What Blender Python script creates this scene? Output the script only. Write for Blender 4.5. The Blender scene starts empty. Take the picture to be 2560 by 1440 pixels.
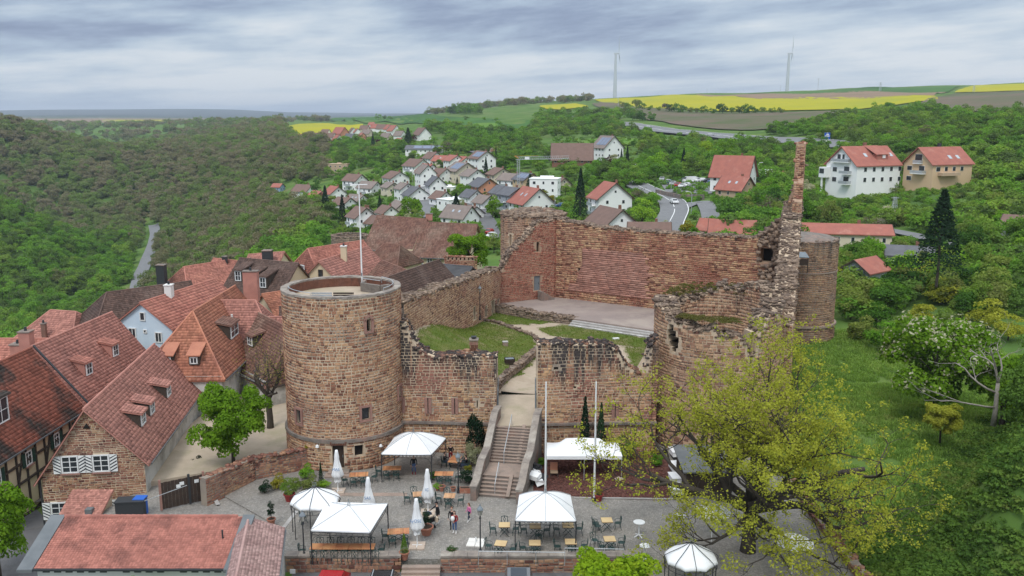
import bpy, math, random
import numpy as np
from mathutils import Vector, Matrix
R = math.radians
F, PITCH, H = 2212.0, R(11.0),29.0          # lens, tilt and height the photograph was taken with
CP, SP = math.cos(PITCH), math.sin(PITCH)
sc = bpy.context.scene
COL = sc.collection
# ------------------------------------------------------------------ camera, sky, sun
cam = bpy.data.cameras.new("camera"); cam_o = bpy.data.objects.new("camera", cam); COL.objects.link(cam_o)
cam_o.location = (0,0, H); cam_o.rotation_euler = (R(90) - PITCH,0,0)
cam.sensor_width = 36.0; cam.lens = 36.0 * F / 2560.0; cam.clip_start = 0.5; cam.clip_end = 60000
sc.camera = cam_o
sc.view_settings.view_transform = 'Standard'; sc.view_settings.look = 'None'
sc.view_settings.exposure = 0.2; sc.view_settings.gamma = 1.0; sc.view_settings.use_curve_mapping = False
sc.render.engine = 'CYCLES'
sc.cycles.max_bounces = 5; sc.cycles.diffuse_bounces = 3; sc.cycles.glossy_bounces = 2
sc.cycles.transparent_max_bounces = 6; sc.cycles.volume_bounces = 0
sc.cycles.use_denoising = True
w = bpy.data.worlds.new("World"); sc.world = w; w.use_nodes = True
nt = w.node_tree; nt.nodes.clear()
def N(tree, typ, **kw):
    n = tree.nodes.new(typ)
    for k, v in kw.items():
        if k.startswith('i_'): n.inputs[int(k[2:])].default_value = v
        else: setattr(n, k, v)
    return n
def L(tree, a, b): tree.links.new(a, b)
def ramp(tree, fac, stops, interp='LINEAR'):
    r = tree.nodes.new('ShaderNodeValToRGB'); r.color_ramp.interpolation = interp
    e = r.color_ramp.elements
    while len(e) > 1: e.remove(e[-1])
    e[0].position = stops[0][0]; c = stops[0][1]; e[0].color = (*c,1) if len(c) == 3 else c
    for p, c in stops[1:]:
        x = e.new(p); x.color = (*c,1)
    L(tree, fac, r.inputs[0]); return r.outputs[0]
def mathn(tree, op, a, b=None, c=None, clamp=False):
    m = tree.nodes.new('ShaderNodeMath'); m.operation = op; m.use_clamp = clamp
    for i, x in enumerate((a, b, c)):
        if x is None: continue
        if isinstance(x,(int, float)): m.inputs[i].default_value = x
        else: L(tree, x, m.inputs[i])
    return m.outputs[0]
def mixc(tree, fac, a, b, mode='MIX'):
    m = tree.nodes.new('ShaderNodeMix'); m.data_type = 'RGBA'; m.blend_type = mode; m.clamp_factor = True
    for i, x in ((0, fac),(6, a),(7, b)):
        if isinstance(x,(int, float)): m.inputs[i].default_value = x
        elif isinstance(x, tuple): m.inputs[i].default_value = (*x,1) if len(x) == 3 else x
        else: L(tree, x, m.inputs[i])
    return m.outputs[2]
SUN_EL, SUN_AZ = R(52), R(200)
sky = N(nt, 'ShaderNodeTexSky', sky_type='NISHITA', sun_disc=False); sky.sun_elevation = SUN_EL; sky.sun_rotation = SUN_AZ
bg1 = N(nt, 'ShaderNodeBackground'); L(nt, sky.outputs[0], bg1.inputs[0]); bg1.inputs[1].default_value = 0.09
tc = N(nt, 'ShaderNodeTexCoord'); sep = N(nt, 'ShaderNodeSeparateXYZ'); L(nt, tc.outputs['Generated'], sep.inputs[0])
# cloud decks: the direction is projected on a slab overhead and streaked along the wind
zc = mathn(nt, 'MAXIMUM', sep.outputs[2],0.0)
el = mathn(nt, 'POWER', mathn(nt, 'ADD', zc,0.004),0.62)
cx = mathn(nt, 'ADD', mathn(nt, 'MULTIPLY', sep.outputs[0],3.4), mathn(nt, 'MULTIPLY', sep.outputs[1],0.8))
cz = mathn(nt, 'SUBTRACT', mathn(nt, 'MULTIPLY', el,12.5), mathn(nt, 'MULTIPLY', sep.outputs[0],1.3))
cv = N(nt, 'ShaderNodeCombineXYZ'); L(nt, cx, cv.inputs[0]); L(nt, cz, cv.inputs[1])
L(nt, mathn(nt, 'MULTIPLY', sep.outputs[1],1.5), cv.inputs[2])
n1 = N(nt, 'ShaderNodeTexNoise'); n1.inputs['Scale'].default_value = 1.0; n1.inputs['Detail'].default_value = 9; n1.inputs['Roughness'].default_value = 0.56; n1.inputs['Distortion'].default_value = 0.15
L(nt, cv.outputs[0], n1.inputs[0])
n2 = N(nt, 'ShaderNodeTexNoise'); n2.inputs['Scale'].default_value = 3.1; n2.inputs['Detail'].default_value = 8; n2.inputs['Roughness'].default_value = 0.6
L(nt, cv.outputs[0], n2.inputs[0])
nn = mathn(nt, 'ADD', mathn(nt, 'MULTIPLY', n1.outputs[0],0.72), mathn(nt, 'MULTIPLY', n2.outputs[0],0.28))
# darker deck above ~5 degrees, pale layer under it, soft blue air at the horizon
band = ramp(nt, zc, [(0.0,(0.55,)*3),(0.02,(0.66,)*3),(0.045,(0.80,)*3),(0.062,(0.70,)*3),(0.082,(0.48,)*3),(0.115,(0.36,)*3),(0.16,(0.5,)*3),(0.3,(0.62,)*3),(1.0,(0.75,)*3)])
side = mathn(nt, 'MULTIPLY', sep.outputs[0],0.22)
tt = mathn(nt, 'ADD', mathn(nt, 'ADD', band, mathn(nt, 'MULTIPLY', mathn(nt, 'SUBTRACT', nn,0.485),2.5)), side)
cc = ramp(nt, tt, [(0.08,(0.175,0.215,0.335)),(0.3,(0.25,0.31,0.44)),(0.5,(0.37,0.455,0.57)),(0.68,(0.51,0.585,0.665)),(0.88,(0.66,0.70,0.74))])
bg2 = N(nt, 'ShaderNodeBackground'); L(nt, cc, bg2.inputs[0])
# an overcast dome brightens steadily from the horizon to the zenith
L(nt, mathn(nt, 'ADD',1.0, mathn(nt, 'MULTIPLY', mathn(nt, 'MAXIMUM', mathn(nt, 'SUBTRACT', zc,0.12),0.0),1.7)), bg2.inputs[1])
mx = N(nt, 'ShaderNodeMixShader'); mx.inputs[0].default_value = 0.93
L(nt, bg1.outputs[0], mx.inputs[1]); L(nt, bg2.outputs[0], mx.inputs[2])
wo = N(nt, 'ShaderNodeOutputWorld'); L(nt, mx.outputs[0], wo.inputs[0])
w.cycles.sampling_method = 'MANUAL'; w.cycles.sample_map_resolution = 256
sun = bpy.data.lights.new("sun", 'SUN'); sun.energy = 1.45; sun.angle = R(16); sun.color = (1.0,0.965,0.91)
sun_o = bpy.data.objects.new("sun", sun); COL.objects.link(sun_o)
sun_o.rotation_euler = (R(90) - SUN_EL,0, math.pi - SUN_AZ)
# ------------------------------------------------------------------ measuring helpers
def pz(u, v, z):                               # point at height z seen at photo pixel u, v
    a, b = (u - 1280) / F,(v - 720) / F
    d = (a, CP - b * SP,-SP - b * CP); t = (z - H) / d[2]
    return (d[0] * t, d[1] * t, z)
def py(u, v, Y):                               # point at distance Y
    a, b = (u - 1280) / F,(v - 720) / F
    d = (a, CP - b * SP,-SP - b * CP); t = Y / d[1]
    return (d[0] * t, Y, H + d[2] * t)
def tou(x, y, z):
    x, y, z = map(np.asarray,(x, y, z)); h = H - z; dep = y * CP + h * SP
    return 1280 + F * x / dep,720 + F * (-y * SP + h * CP) / dep
def inpoly(u, v, poly):
    u = np.asarray(u, float); v = np.asarray(v, float); r = np.zeros(u.shape, bool); n = len(poly)
    for i in range(n):
        x1, y1 = poly[i]; x2, y2 = poly[(i + 1) % n]
        c = ((y1 > v) != (y2 > v))
        xi = (x2 - x1) * (v - y1) / ((y2 - y1) if y2 != y1 else 1e-9) + x1
        r ^= c & (u < xi)
    return r
rng = np.random.default_rng(7); random.seed(7)
# ------------------------------------------------------------------ terrain heights (measured profile table)
TU = np.array([-900,0,250,500,750,1000,1280,1600,1900,2200,2560,3400.])
TS = (TU - 1280) / F * 0.985
TY = np.array([10,50,65,85,100,120,160,220,300,400,520,700,950,1300,1800,2500,4000,7000,12000,20000.])
TZ = np.array([
 # -900    0   250   500   750  1000  1280  1600  1900  2200  2560  3400
 [-3.0,-2.5,-1.8,-1.3,-1.2,-1.2,-1.2,-1.2,-1.2,-1.2,-1.0,-1.0],
 [-3.0,-2.5,-1.6,-0.9,-0.9,-0.9,-0.9,-0.9,-1.1,-1.1,-1.0,-1.0],
 [-3.5,-3.0,-1.0,-0.2,-0.2,-0.3,-0.3,-0.3,-0.6,-0.8,-0.8,-0.8],
 [-6.0,-5.0,-2.5,-1.0,-0.3,-0.3,1.0,1.0,-0.3,-0.4,-0.4,-0.4],
 [-9.0,-7.0,-4.0,-2.0,-0.5,-0.2,2.0,2.0,-0.1,-0.2,-0.2,-0.2],
 [-14.,-10.,-6.5,-3.5,-1.5,-1.0,1.5,1.0,0.0,0.1,0.5,0.5],
 [-30.,-26.,-20.,-9.0,-3.5,-2.5,-1.0,0.0,1.0,1.0,2.0,2.0],
 [-48.,-45.,-42.,-24.,-12.,-6.0,-4.5,-1.5,2.0,4.0,8.0,9.0],
 [-55.,-55.,-55.,-32.,-16.,-7.0,-3.0,1.5,5.0,9.0,16.,18.],
 [-55.,-56.,-56.,-42.,-14.,-4.0,1.0,7.0,11.,17.,24.,28.],
 [-14.,-27.,-56.,-42.,-14.,0.0,7.0,14.,18.,25.,31.,36.],
 [-34.,-52.,-54.,-32.,-8.0,6.0,14.,21.,25.,30.,37.,44.],
 [ 30.,19.,-12.,-10.,2.0,14.,24.,32.,35.,42.,50.,58.],
 [ -6.,-28.,-50.,-12.,10.,19.,36.,46.,50.,58.,68.,78.],
 [ 25.,14.,2.0,13.,14.,27.,50.,67.,75.,84.,93.,99.],
 [ 8.0,5.0,4.0,6.0,19.,26.,38.,62.,76.,80.,88.,90.],
 [ 12.,12.,11.,11.,13.,18.,20.,30.,40.,45.,50.,50.],
 [ 20.,22.,22.,18.,16.,15.,15.,15.,15.,15.,20.,20.],
 [ 80.,85.,80.,100.,72.,60.,40.,30.,30.,30.,30.,30.],
 [ 60.,60.,60.,60.,60.,60.,60.,60.,60.,60.,60.,60.]])
LY = np.log(TY)
def _cr(i, t, n):
    i0 = np.clip(i - 1,0, n - 1); i2 = np.clip(i + 1,0, n - 1); i3 = np.clip(i + 2,0, n - 1)
    w0 = -0.5*t + t*t - 0.5*t**3; w1 = 1 - 2.5*t*t + 1.5*t**3; w2 = 0.5*t + 2*t*t - 1.5*t**3; w3 = -0.5*t*t + 0.5*t**3
    return (i0, i, i2, i3),(w0, w1, w2, w3)
def vnoise(x, y, seed=0):
    xi = np.floor(x).astype(np.int64); yi = np.floor(y).astype(np.int64); fx = x - xi; fy = y - yi
    fx = fx*fx*(3-2*fx); fy = fy*fy*(3-2*fy)
    def h(a, b):
        n = (a * 374761393 + b * 668265263 + seed * 974711) & 0x7fffffff
        n = ((n ^ (n >> 13)) * 1274126177) & 0x7fffffff
        return (n & 0xffff) / 65535.0
    return (h(xi, yi)*(1-fx) + h(xi+1, yi)*fx)*(1-fy) + (h(xi, yi+1)*(1-fx) + h(xi+1, yi+1)*fx)*fy
def sstep(a, b, x):
    t = np.clip((x - a) / (b - a),0,1); return t*t*(3-2*t)
def T(x, y):
    x = np.asarray(x, float); y = np.maximum(np.asarray(y, float),10.5); s = np.clip(x / y, TS[0], TS[-1] - 1e-6)
    ly = np.clip(np.log(y), LY[0], LY[-1] - 1e-6)
    i = np.clip(np.searchsorted(TS, s, side='right') - 1,0, len(TS) - 2); t = (s - TS[i]) / (TS[i+1] - TS[i])
    j = np.clip(np.searchsorted(LY, ly, side='right') - 1,0, len(LY) - 2); q = (ly - LY[j]) / (LY[j+1] - LY[j])
    I, WI = _cr(i, t, len(TS)); J, WJ = _cr(j, q, len(LY)); z = 0
    for jj, wj in zip(J, WJ):
        for ii, wi in zip(I, WI): z = z + TZ[jj, ii] * wi * wj
    a = np.clip((y - 150) / 400,0,1)
    z = z + a * 6 * (vnoise(x/90, y/90,1) - .5) * np.clip(2 - y/1500,.15,1) + np.clip((y-90)/200,0,.5) * (vnoise(x/17, y/17,2) - .5)
    z = z + sstep(4500,9000, y) * 55 * (vnoise(x/1500 + 3.3, y/2600,5) - .35)
    d = (x - 21.5) * .752 - (y - 55) * .658                     # bramble bank beside the meadow
    z = z + (2.2 * sstep(0,9, d) + 7.3 * sstep(3,10.5, d) * sstep(28,33, x) * sstep(46,54, y)) * sstep(98,74, y) * sstep(20,26, x) * (1 + .12 * (vnoise(x/3, y/3,3) - .5))
    z = z + 22 * np.exp(-(((x + 3300) / 900)**2 + ((y - 7600) / 1500)**2))
    return z
def hit(u, v, lift=0.0, y0=95.0, y1=15000.0):                    # first terrain point seen at a photo pixel
    ys = np.exp(np.linspace(math.log(y0), math.log(y1),1500)); a, b = (u - 1280) / F,(v - 720) / F
    d = (a, CP - b * SP,-SP - b * CP); x = d[0] / d[1] * ys; z = H + d[2] / d[1] * ys
    below = z < T(x, ys) + lift
    k = int(np.argmax(below)) if below.any() else len(ys) - 1
    return (float(x[k]), float(ys[k]), float(T(x[k], ys[k])))
# ------------------------------------------------------------------ materials
MATS = {}
def mat(name, c1, c2=None, scale=1.0, rough=0.85, rnd=0.0, rmode='island', bump=0.0, bscale=None, metal=0.0, stretch=None, detail=4, c3=None, s3=0.1, w3=(0.45,0.6), spec=0.3, coord='pos', dist=0.08):
    m = bpy.data.materials.new(name); m.use_nodes = True; t = m.node_tree; t.nodes.clear()
    bs = N(t, 'ShaderNodeBsdfPrincipled'); out = N(t, 'ShaderNodeOutputMaterial'); L(t, bs.outputs[0], out.inputs[0])
    bs.inputs['Roughness'].default_value = rough; bs.inputs['Metallic'].default_value = metal; bs.inputs['Specular IOR Level'].default_value = spec
    if coord == 'obj': P = N(t, 'ShaderNodeTexCoord').outputs['Object']
    else: P = N(t, 'ShaderNodeNewGeometry').outputs['Position']
    if stretch:
        mp = N(t, 'ShaderNodeMapping'); mp.inputs['Scale'].default_value = stretch; L(t, P, mp.inputs[0]); P = mp.outputs[0]
    if c2 is not None:
        nz = N(t, 'ShaderNodeTexNoise'); nz.inputs['Scale'].default_value = scale; nz.inputs['Detail'].default_value = detail; nz.inputs['Roughness'].default_value = 0.62
        L(t, P, nz.inputs[0]); fac = ramp(t, nz.outputs[0], [(0.36,(0,0,0)),(0.64,(1,1,1))])
        c = mixc(t, fac, c1, c2)
        if c3 is not None:
            n3 = N(t, 'ShaderNodeTexNoise'); n3.inputs['Scale'].default_value = s3; n3.inputs['Detail'].default_value = 6; n3.inputs['Roughness'].default_value = 0.65
            L(t, P, n3.inputs[0]); f3 = ramp(t, n3.outputs[0], [(w3[0],(0,0,0)),(w3[1],(1,1,1))]); c = mixc(t, f3, c, c3)
    else:
        rgb = N(t, 'ShaderNodeRGB'); rgb.outputs[0].default_value = (*c1,1); c = rgb.outputs[0]
    if rnd > 0:
        r = N(t, 'ShaderNodeNewGeometry').outputs['Random Per Island'] if rmode == 'island' else N(t, 'ShaderNodeObjectInfo').outputs['Random']
        f = mathn(t, 'ADD', mathn(t, 'MULTIPLY', r,2 * rnd),1 - rnd)
        cb = N(t, 'ShaderNodeCombineColor'); [L(t, f, cb.inputs[k]) for k in range(3)]
        c = mixc(t,1.0, c, cb.outputs[0], 'MULTIPLY')
    L(t, c, bs.inputs['Base Color'])
    if bump > 0:
        nb = N(t, 'ShaderNodeTexNoise'); nb.inputs['Scale'].default_value = bscale or scale * 6; nb.inputs['Detail'].default_value = 5
        L(t, P, nb.inputs[0]); b = N(t, 'ShaderNodeBump'); b.inputs['Strength'].default_value = bump; b.inputs['Distance'].default_value = dist
        L(t, nb.outputs[0], b.inputs['Height']); L(t, b.outputs[0], bs.inputs['Normal'])
    MATS[name] = m; return m
def stone_mat(name, cols, red=None, redw=(0.45,0.6), rs=0.12, dark=(0.055,0.045,0.042), zt=9.0, zlen=4.0, zs=0.35, streak=0.75, dusk=0.5, bias=2.12):
    """rubble masonry: tone of each stone from its 'tone' attribute, patches of redder rock, weather streaks below the crest"""
    m = bpy.data.materials.new(name); m.use_nodes = True; t = m.node_tree; t.nodes.clear()
    bs = N(t, 'ShaderNodeBsdfPrincipled'); out = N(t, 'ShaderNodeOutputMaterial'); L(t, bs.outputs[0], out.inputs[0])
    bs.inputs['Roughness'].default_value = 0.93; bs.inputs['Specular IOR Level'].default_value = 0.2
    P = N(t, 'ShaderNodeNewGeometry').outputs['Position']
    at = N(t, 'ShaderNodeAttribute'); at.attribute_name = 'tone'
    cols = [(x[0]*1.08, x[1]*.955, x[2]*.89) for x in cols]; k = len(cols); c = ramp(t, at.outputs['Fac'], [(i / (k - 1), x) for i, x in enumerate(cols)])
    if red is not None:
        n = N(t, 'ShaderNodeTexNoise'); n.inputs['Scale'].default_value = rs; n.inputs['Detail'].default_value = 6; n.inputs['Roughness'].default_value = 0.62; L(t, P, n.inputs[0])
        f = ramp(t, n.outputs[0], [(redw[0],(0,0,0)),(redw[1],(1,1,1))])
        f = mathn(t, 'MULTIPLY', f, mathn(t, 'ADD', mathn(t, 'MULTIPLY', at.outputs['Fac'],0.5),0.5))
        rc = mixc(t, at.outputs['Fac'], tuple(x * 0.72 for x in red), tuple(min(1, x * 1.28) for x in red))
        c = mixc(t, f, c, rc)
    n = N(t, 'ShaderNodeTexNoise'); n.inputs['Scale'].default_value = 3.0; n.inputs['Detail'].default_value = 6; n.inputs['Roughness'].default_value = 0.7; L(t, P, n.inputs[0])
    c = mixc(t,1.0, c, ramp(t, n.outputs[0], [(0.3,(0.68,0.67,0.66)),(0.7,(1.22,1.2,1.18))]), 'MULTIPLY')
    sp = N(t, 'ShaderNodeSeparateXYZ'); L(t, P, sp.inputs[0])
    mp = N(t, 'ShaderNodeMapping'); mp.inputs['Scale'].default_value = (1.5,1.5,0.075); L(t, P, mp.inputs[0])
    n = N(t, 'ShaderNodeTexNoise'); n.inputs['Scale'].default_value = 1.0; n.inputs['Detail'].default_value = 6; n.inputs['Roughness'].default_value = 0.6; L(t, mp.outputs[0], n.inputs[0])
    hm = N(t, 'ShaderNodeMapRange'); hm.inputs[1].default_value = zt - zlen; hm.inputs[2].default_value = zt; L(t, sp.outputs[2], hm.inputs[0])
    f = mathn(t, 'SUBTRACT', mathn(t, 'ADD', mathn(t, 'MULTIPLY', n.outputs[0],3.2), mathn(t, 'MULTIPLY', hm.outputs[0], zs * 1.3)), bias)
    f = mathn(t, 'MULTIPLY', mathn(t, 'MULTIPLY', f,2.4, clamp=True), mathn(t, 'MULTIPLY', mathn(t, 'ADD', hm.outputs[0],0.04), streak, clamp=True), clamp=True)
    c = mixc(t, f, c, dark)
    n = N(t, 'ShaderNodeTexNoise'); n.inputs['Scale'].default_value = 0.33; n.inputs['Detail'].default_value = 7; n.inputs['Roughness'].default_value = 0.7; L(t, P, n.inputs[0])
    c = mixc(t, mathn(t, 'MULTIPLY', ramp(t, n.outputs[0], [(0.5,(0,0,0)),(0.68,(1,1,1))]), dusk), c, tuple(x * 2.2 for x in dark))
    L(t, c, bs.inputs['Base Color'])
    nb = N(t, 'ShaderNodeTexNoise'); nb.inputs['Scale'].default_value = 9; nb.inputs['Detail'].default_value = 5; L(t, P, nb.inputs[0])
    b = N(t, 'ShaderNodeBump'); b.inputs['Strength'].default_value = 0.7; b.inputs['Distance'].default_value = 0.05
    L(t, nb.outputs[0], b.inputs['Height']); L(t, b.outputs[0], bs.inputs['Normal'])
    MATS[name] = m; return m
# ------------------------------------------------------------------ mesh helpers
def arr_mesh(name, V, Fc, mi=None, tone=None, smooth=False):
    V = np.asarray(V, np.float32).reshape(-1,3); Fc = np.asarray(Fc, np.int32); k = Fc.shape[1]; n = len(Fc)
    me = bpy.data.meshes.new(name); me.vertices.add(len(V)); me.vertices.foreach_set('co', V.ravel())
    me.loops.add(n * k); me.loops.foreach_set('vertex_index', Fc.ravel())
    me.polygons.add(n); me.polygons.foreach_set('loop_start', np.arange(0, n * k, k, dtype=np.int32)); me.polygons.foreach_set('loop_total', np.full(n, k, np.int32))
    if mi is not None: me.polygons.foreach_set('material_index', np.asarray(mi, np.int32))
    if smooth: me.polygons.foreach_set('use_smooth', np.ones(n, bool))
    me.update(calc_edges=True)
    if tone is not None:
        a = me.attributes.new('tone', 'FLOAT', 'FACE'); a.data.foreach_set('value', np.asarray(tone, np.float32))
    return me
class MB:
    def __init__(s): s.v = []; s.f = []; s.m = []
    def add(s, V, Fc, m=0):
        o = len(s.v); s.v.extend([tuple(map(float, p)) for p in V])
        for f in Fc: s.f.append(tuple(i + o for i in f)); s.m.append(m)
        return s
    def box(s, c, size, rz=0.0, m=0, tilt=None):
        x, y, z = (q / 2 for q in size); V = [Vector((a*x, b*y, d*z)) for a in (-1,1) for b in (-1,1) for d in (-1,1)]
        M3 = Matrix.Rotation(rz,3, 'Z')
        if tilt: M3 = M3 @ Matrix.Rotation(tilt[0],3, 'X') @ Matrix.Rotation(tilt[1],3, 'Y')
        V = [M3 @ p + Vector(c) for p in V]
        return s.add(V, [(0,1,3,2),(4,6,7,5),(0,4,5,1),(2,3,7,6),(0,2,6,4),(1,5,7,3)], m)
    def bar(s, a, b, wd, ht, m=0):                       # rectangular bar between two points
        a, b = Vector(a), Vector(b); d = (b - a);
        up = Vector((0,0,1)) if abs(d.normalized().z) < .95 else Vector((0,1,0))
        sd = d.cross(up).normalized(); u2 = sd.cross(d).normalized(); V = []
        for p in (a, b):
            for i, j in ((-1,-1),(1,-1),(1,1),(-1,1)): V.append(p + sd*i*wd/2 + u2*j*ht/2)
        return s.add(V, [(0,1,5,4),(1,2,6,5),(2,3,7,6),(3,0,4,7),(3,2,1,0),(4,5,6,7)], m)
    def tube(s, pts, r, n=6, m=0, cap=True):
        pts = [Vector(p) for p in pts]; rs = r if isinstance(r,(list, tuple)) else [r] * len(pts); V = []; Fc = []
        for i, p in enumerate(pts):
            d = (pts[min(i+1, len(pts)-1)] - pts[max(i-1,0)]).normalized()
            up = Vector((0,0,1)) if abs(d.z) < .9 else Vector((1,0,0)); a = d.cross(up).normalized(); b = a.cross(d).normalized()
            for k in range(n):
                t = 2*math.pi*k/n; V.append(p + (a*math.cos(t) + b*math.sin(t)) * rs[i])
        for i in range(len(pts)-1):
            for k in range(n): Fc.append((i*n+k, i*n+(k+1)%n,(i+1)*n+(k+1)%n,(i+1)*n+k))
        if cap: Fc.append(tuple(range(n-1,-1,-1))); Fc.append(tuple(range((len(pts)-1)*n, len(pts)*n)))
        return s.add(V, Fc, m)
    def lathe(s, c, prof, n=16, m=0, cap=True, sx=1.0, sy=1.0):
        V = []; Fc = []
        for r, z in prof:
            for k in range(n):
                t = 2*math.pi*k/n; V.append((c[0] + r*sx*math.cos(t), c[1] + r*sy*math.sin(t), c[2] + z))
        for i in range(len(prof)-1):
            for k in range(n): Fc.append((i*n+k, i*n+(k+1)%n,(i+1)*n+(k+1)%n,(i+1)*n+k))
        if cap: Fc.append(tuple(range(n-1,-1,-1))); Fc.append(tuple(range((len(prof)-1)*n, len(prof)*n)))
        return s.add(V, Fc, m)
    def prism(s, poly, z0, z1, m=0):
        n = len(poly); z0s = z0 if isinstance(z0,(list, tuple)) else [z0]*n; z1s = z1 if isinstance(z1,(list, tuple)) else [z1]*n
        V = [(p[0], p[1], z0s[i]) for i, p in enumerate(poly)] + [(p[0], p[1], z1s[i]) for i, p in enumerate(poly)]
        return s.add(V, [tuple(range(n-1,-1,-1)), tuple(range(n,2*n))] + [(i,(i+1)%n, n+(i+1)%n, n+i) for i in range(n)], m)
    def slab(s, poly, d, m=0):                           # 3-D polygon given thickness along -z
        n = len(poly); V = [tuple(p) for p in poly] + [(p[0], p[1], p[2]-d) for p in poly]
        return s.add(V, [tuple(range(n)), tuple(range(2*n-1, n-1,-1))] + [(i, n+i, n+(i+1)%n,(i+1)%n) for i in range(n)], m)
    def mesh(s, name, smooth=False):
        me = bpy.data.meshes.new(name); me.from_pydata(s.v, [], s.f)
        if any(s.m): me.polygons.foreach_set('material_index', s.m)
        if smooth: me.polygons.foreach_set('use_smooth', [True]*len(s.f))
        me.update(); return me
def link(name, me, mats, parent=None, loc=None):
    if isinstance(me, MB): me = me.mesh(name)
    if mats is not None and not me.materials:
        for m in (mats if isinstance(mats,(list, tuple)) else [mats]): me.materials.append(m if not isinstance(m, str) else MATS[m])
    o = bpy.data.objects.new(name, me); COL.objects.link(o)
    if parent is not None: o.parent = parent
    if loc is not None: o.location = loc
    return o
def tag(o, label=None, cat=None, group=None, kind=None):
    if label: o['label'] = label
    if cat: o['category'] = cat
    if group: o['group'] = group
    if kind: o['kind'] = kind
    return o
def thing(name, label, cat, loc=(0,0,0), rz=0.0, group=None):
    o = bpy.data.objects.new(name, None); COL.objects.link(o); o.location = loc; o.rotation_euler = (0,0, rz); o.empty_display_size = .3
    return tag(o, label, cat, group)
def struct(name, me, mats): return tag(link(name, me, mats), kind='structure')
def stuff(name, me, mats, parent=None, label=None, cat=None): return tag(link(name, me, mats, parent), label, cat if parent is None else None, kind='stuff')
def copy_tree(o, parent=None):
    c = o.copy(); COL.objects.link(c)
    if parent is not None: c.parent = parent
    for ch in o.children: copy_tree(ch, c)
    return c
def put(proto, used, loc, rz=0.0, label=None, group=None, s=1.0):
    """place the prototype itself the first time, afterwards copies of it with all parts"""
    o = proto if not used.get(proto.name) else copy_tree(proto)
    used[proto.name] = True; o.location = loc; o.rotation_euler = (0,0, rz); o.scale = (s, s, s)
    if label: o['label'] = label
    if group: o['group'] = group
    return o
USED = {}
def local(V, org):
    V = np.asarray(V, float); return V - np.asarray(org, float)
BOXF = np.array([(0,1,3,2),(4,6,7,5),(0,4,5,1),(2,3,7,6),(0,2,6,4),(1,5,7,3)])
def rocks(P, size, seed=0, flat=0.6, jit=0.22):
    """jittered blocks at points P (n,3); size (n,) -> arrays"""
    r = np.random.default_rng(seed); P = np.asarray(P, float); n = len(P)
    c = np.array([(a, b, d) for a in (-1,1) for b in (-1,1) for d in (-1,1)], float)[None] * .5
    V = np.repeat(c, n,0) * (1 + r.uniform(-jit, jit,(n,8,3))) * np.asarray(size, float).reshape(-1,1,1) * np.stack([r.uniform(.8,1.4, n), r.uniform(.6,1, n), r.uniform(.35,.8, n) * flat / .6],1)[:, None]
    a = r.uniform(0,6.28, n); tx = r.uniform(-.35,.35, n); ca, sa = np.cos(a), np.sin(a)
    y, z = V[...,1].copy(), V[...,2].copy(); V[...,1] = y*np.cos(tx)[:, None] - z*np.sin(tx)[:, None]; V[...,2] = y*np.sin(tx)[:, None] + z*np.cos(tx)[:, None]
    x, y = V[...,0].copy(), V[...,1].copy(); V[...,0] = x*ca[:, None] - y*sa[:, None]; V[...,1] = x*sa[:, None] + y*ca[:, None]
    V += P[:, None]
    Fc = (BOXF[None] + np.arange(n)[:, None, None]*8).reshape(-1,4)
    return V.reshape(-1,3), Fc, np.repeat(r.random(n),6)
# ================================================================== LAND
gm = bpy.data.materials.new('land'); gm.use_nodes = True; t = gm.node_tree; bs = t.nodes['Principled BSDF']; bs.inputs['Roughness'].default_value = 1; bs.inputs['Specular IOR Level'].default_value = 0.05
P = N(t, 'ShaderNodeNewGeometry').outputs['Position']
def _nz(t, P, s, d=5, r=.6):
    n = N(t, 'ShaderNodeTexNoise'); n.inputs['Scale'].default_value = s; n.inputs['Detail'].default_value = d; n.inputs['Roughness'].default_value = r; L(t, P, n.inputs[0]); return n.outputs[0]
c = ramp(t, _nz(t, P,.05,8), [(.3,(.06,.11,.028)),(.5,(.09,.16,.035)),(.62,(.13,.18,.05)),(.72,(.16,.14,.075))])
far = N(t, 'ShaderNodeSeparateXYZ'); L(t, P, far.inputs[0])
cf = ramp(t, _nz(t, P,.0016,4), [(.35,(.045,.085,.03)),(.45,(.16,.12,.08)),(.5,(.07,.12,.035)),(.56,(.17,.135,.10)),(.62,(.05,.09,.03))], 'CONSTANT')
mr = N(t, 'ShaderNodeMapRange'); mr.inputs[1].default_value = 2400; mr.inputs[2].default_value = 2900; L(t, far.outputs[1], mr.inputs[0])
c = mixc(t, mr.outputs[0], c, cf)
mr = N(t, 'ShaderNodeMapRange'); mr.inputs[1].default_value = 5200; mr.inputs[2].default_value = 6500; L(t, far.outputs[1], mr.inputs[0])
c = mixc(t, mr.outputs[0], c,(.035,.05,.045))
L(t, c, bs.inputs['Base Color']); MATS['land'] = gm
ny, nx = 330,300
yy = np.concatenate([np.linspace(14,120,90), np.exp(np.linspace(math.log(121.5), math.log(18000), ny - 90))])
ss = np.linspace(-.95,.95, nx); Yg, Sg = np.meshgrid(yy, ss, indexing='ij'); Xg = Sg * Yg; Zg = T(Xg, Yg)
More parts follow.
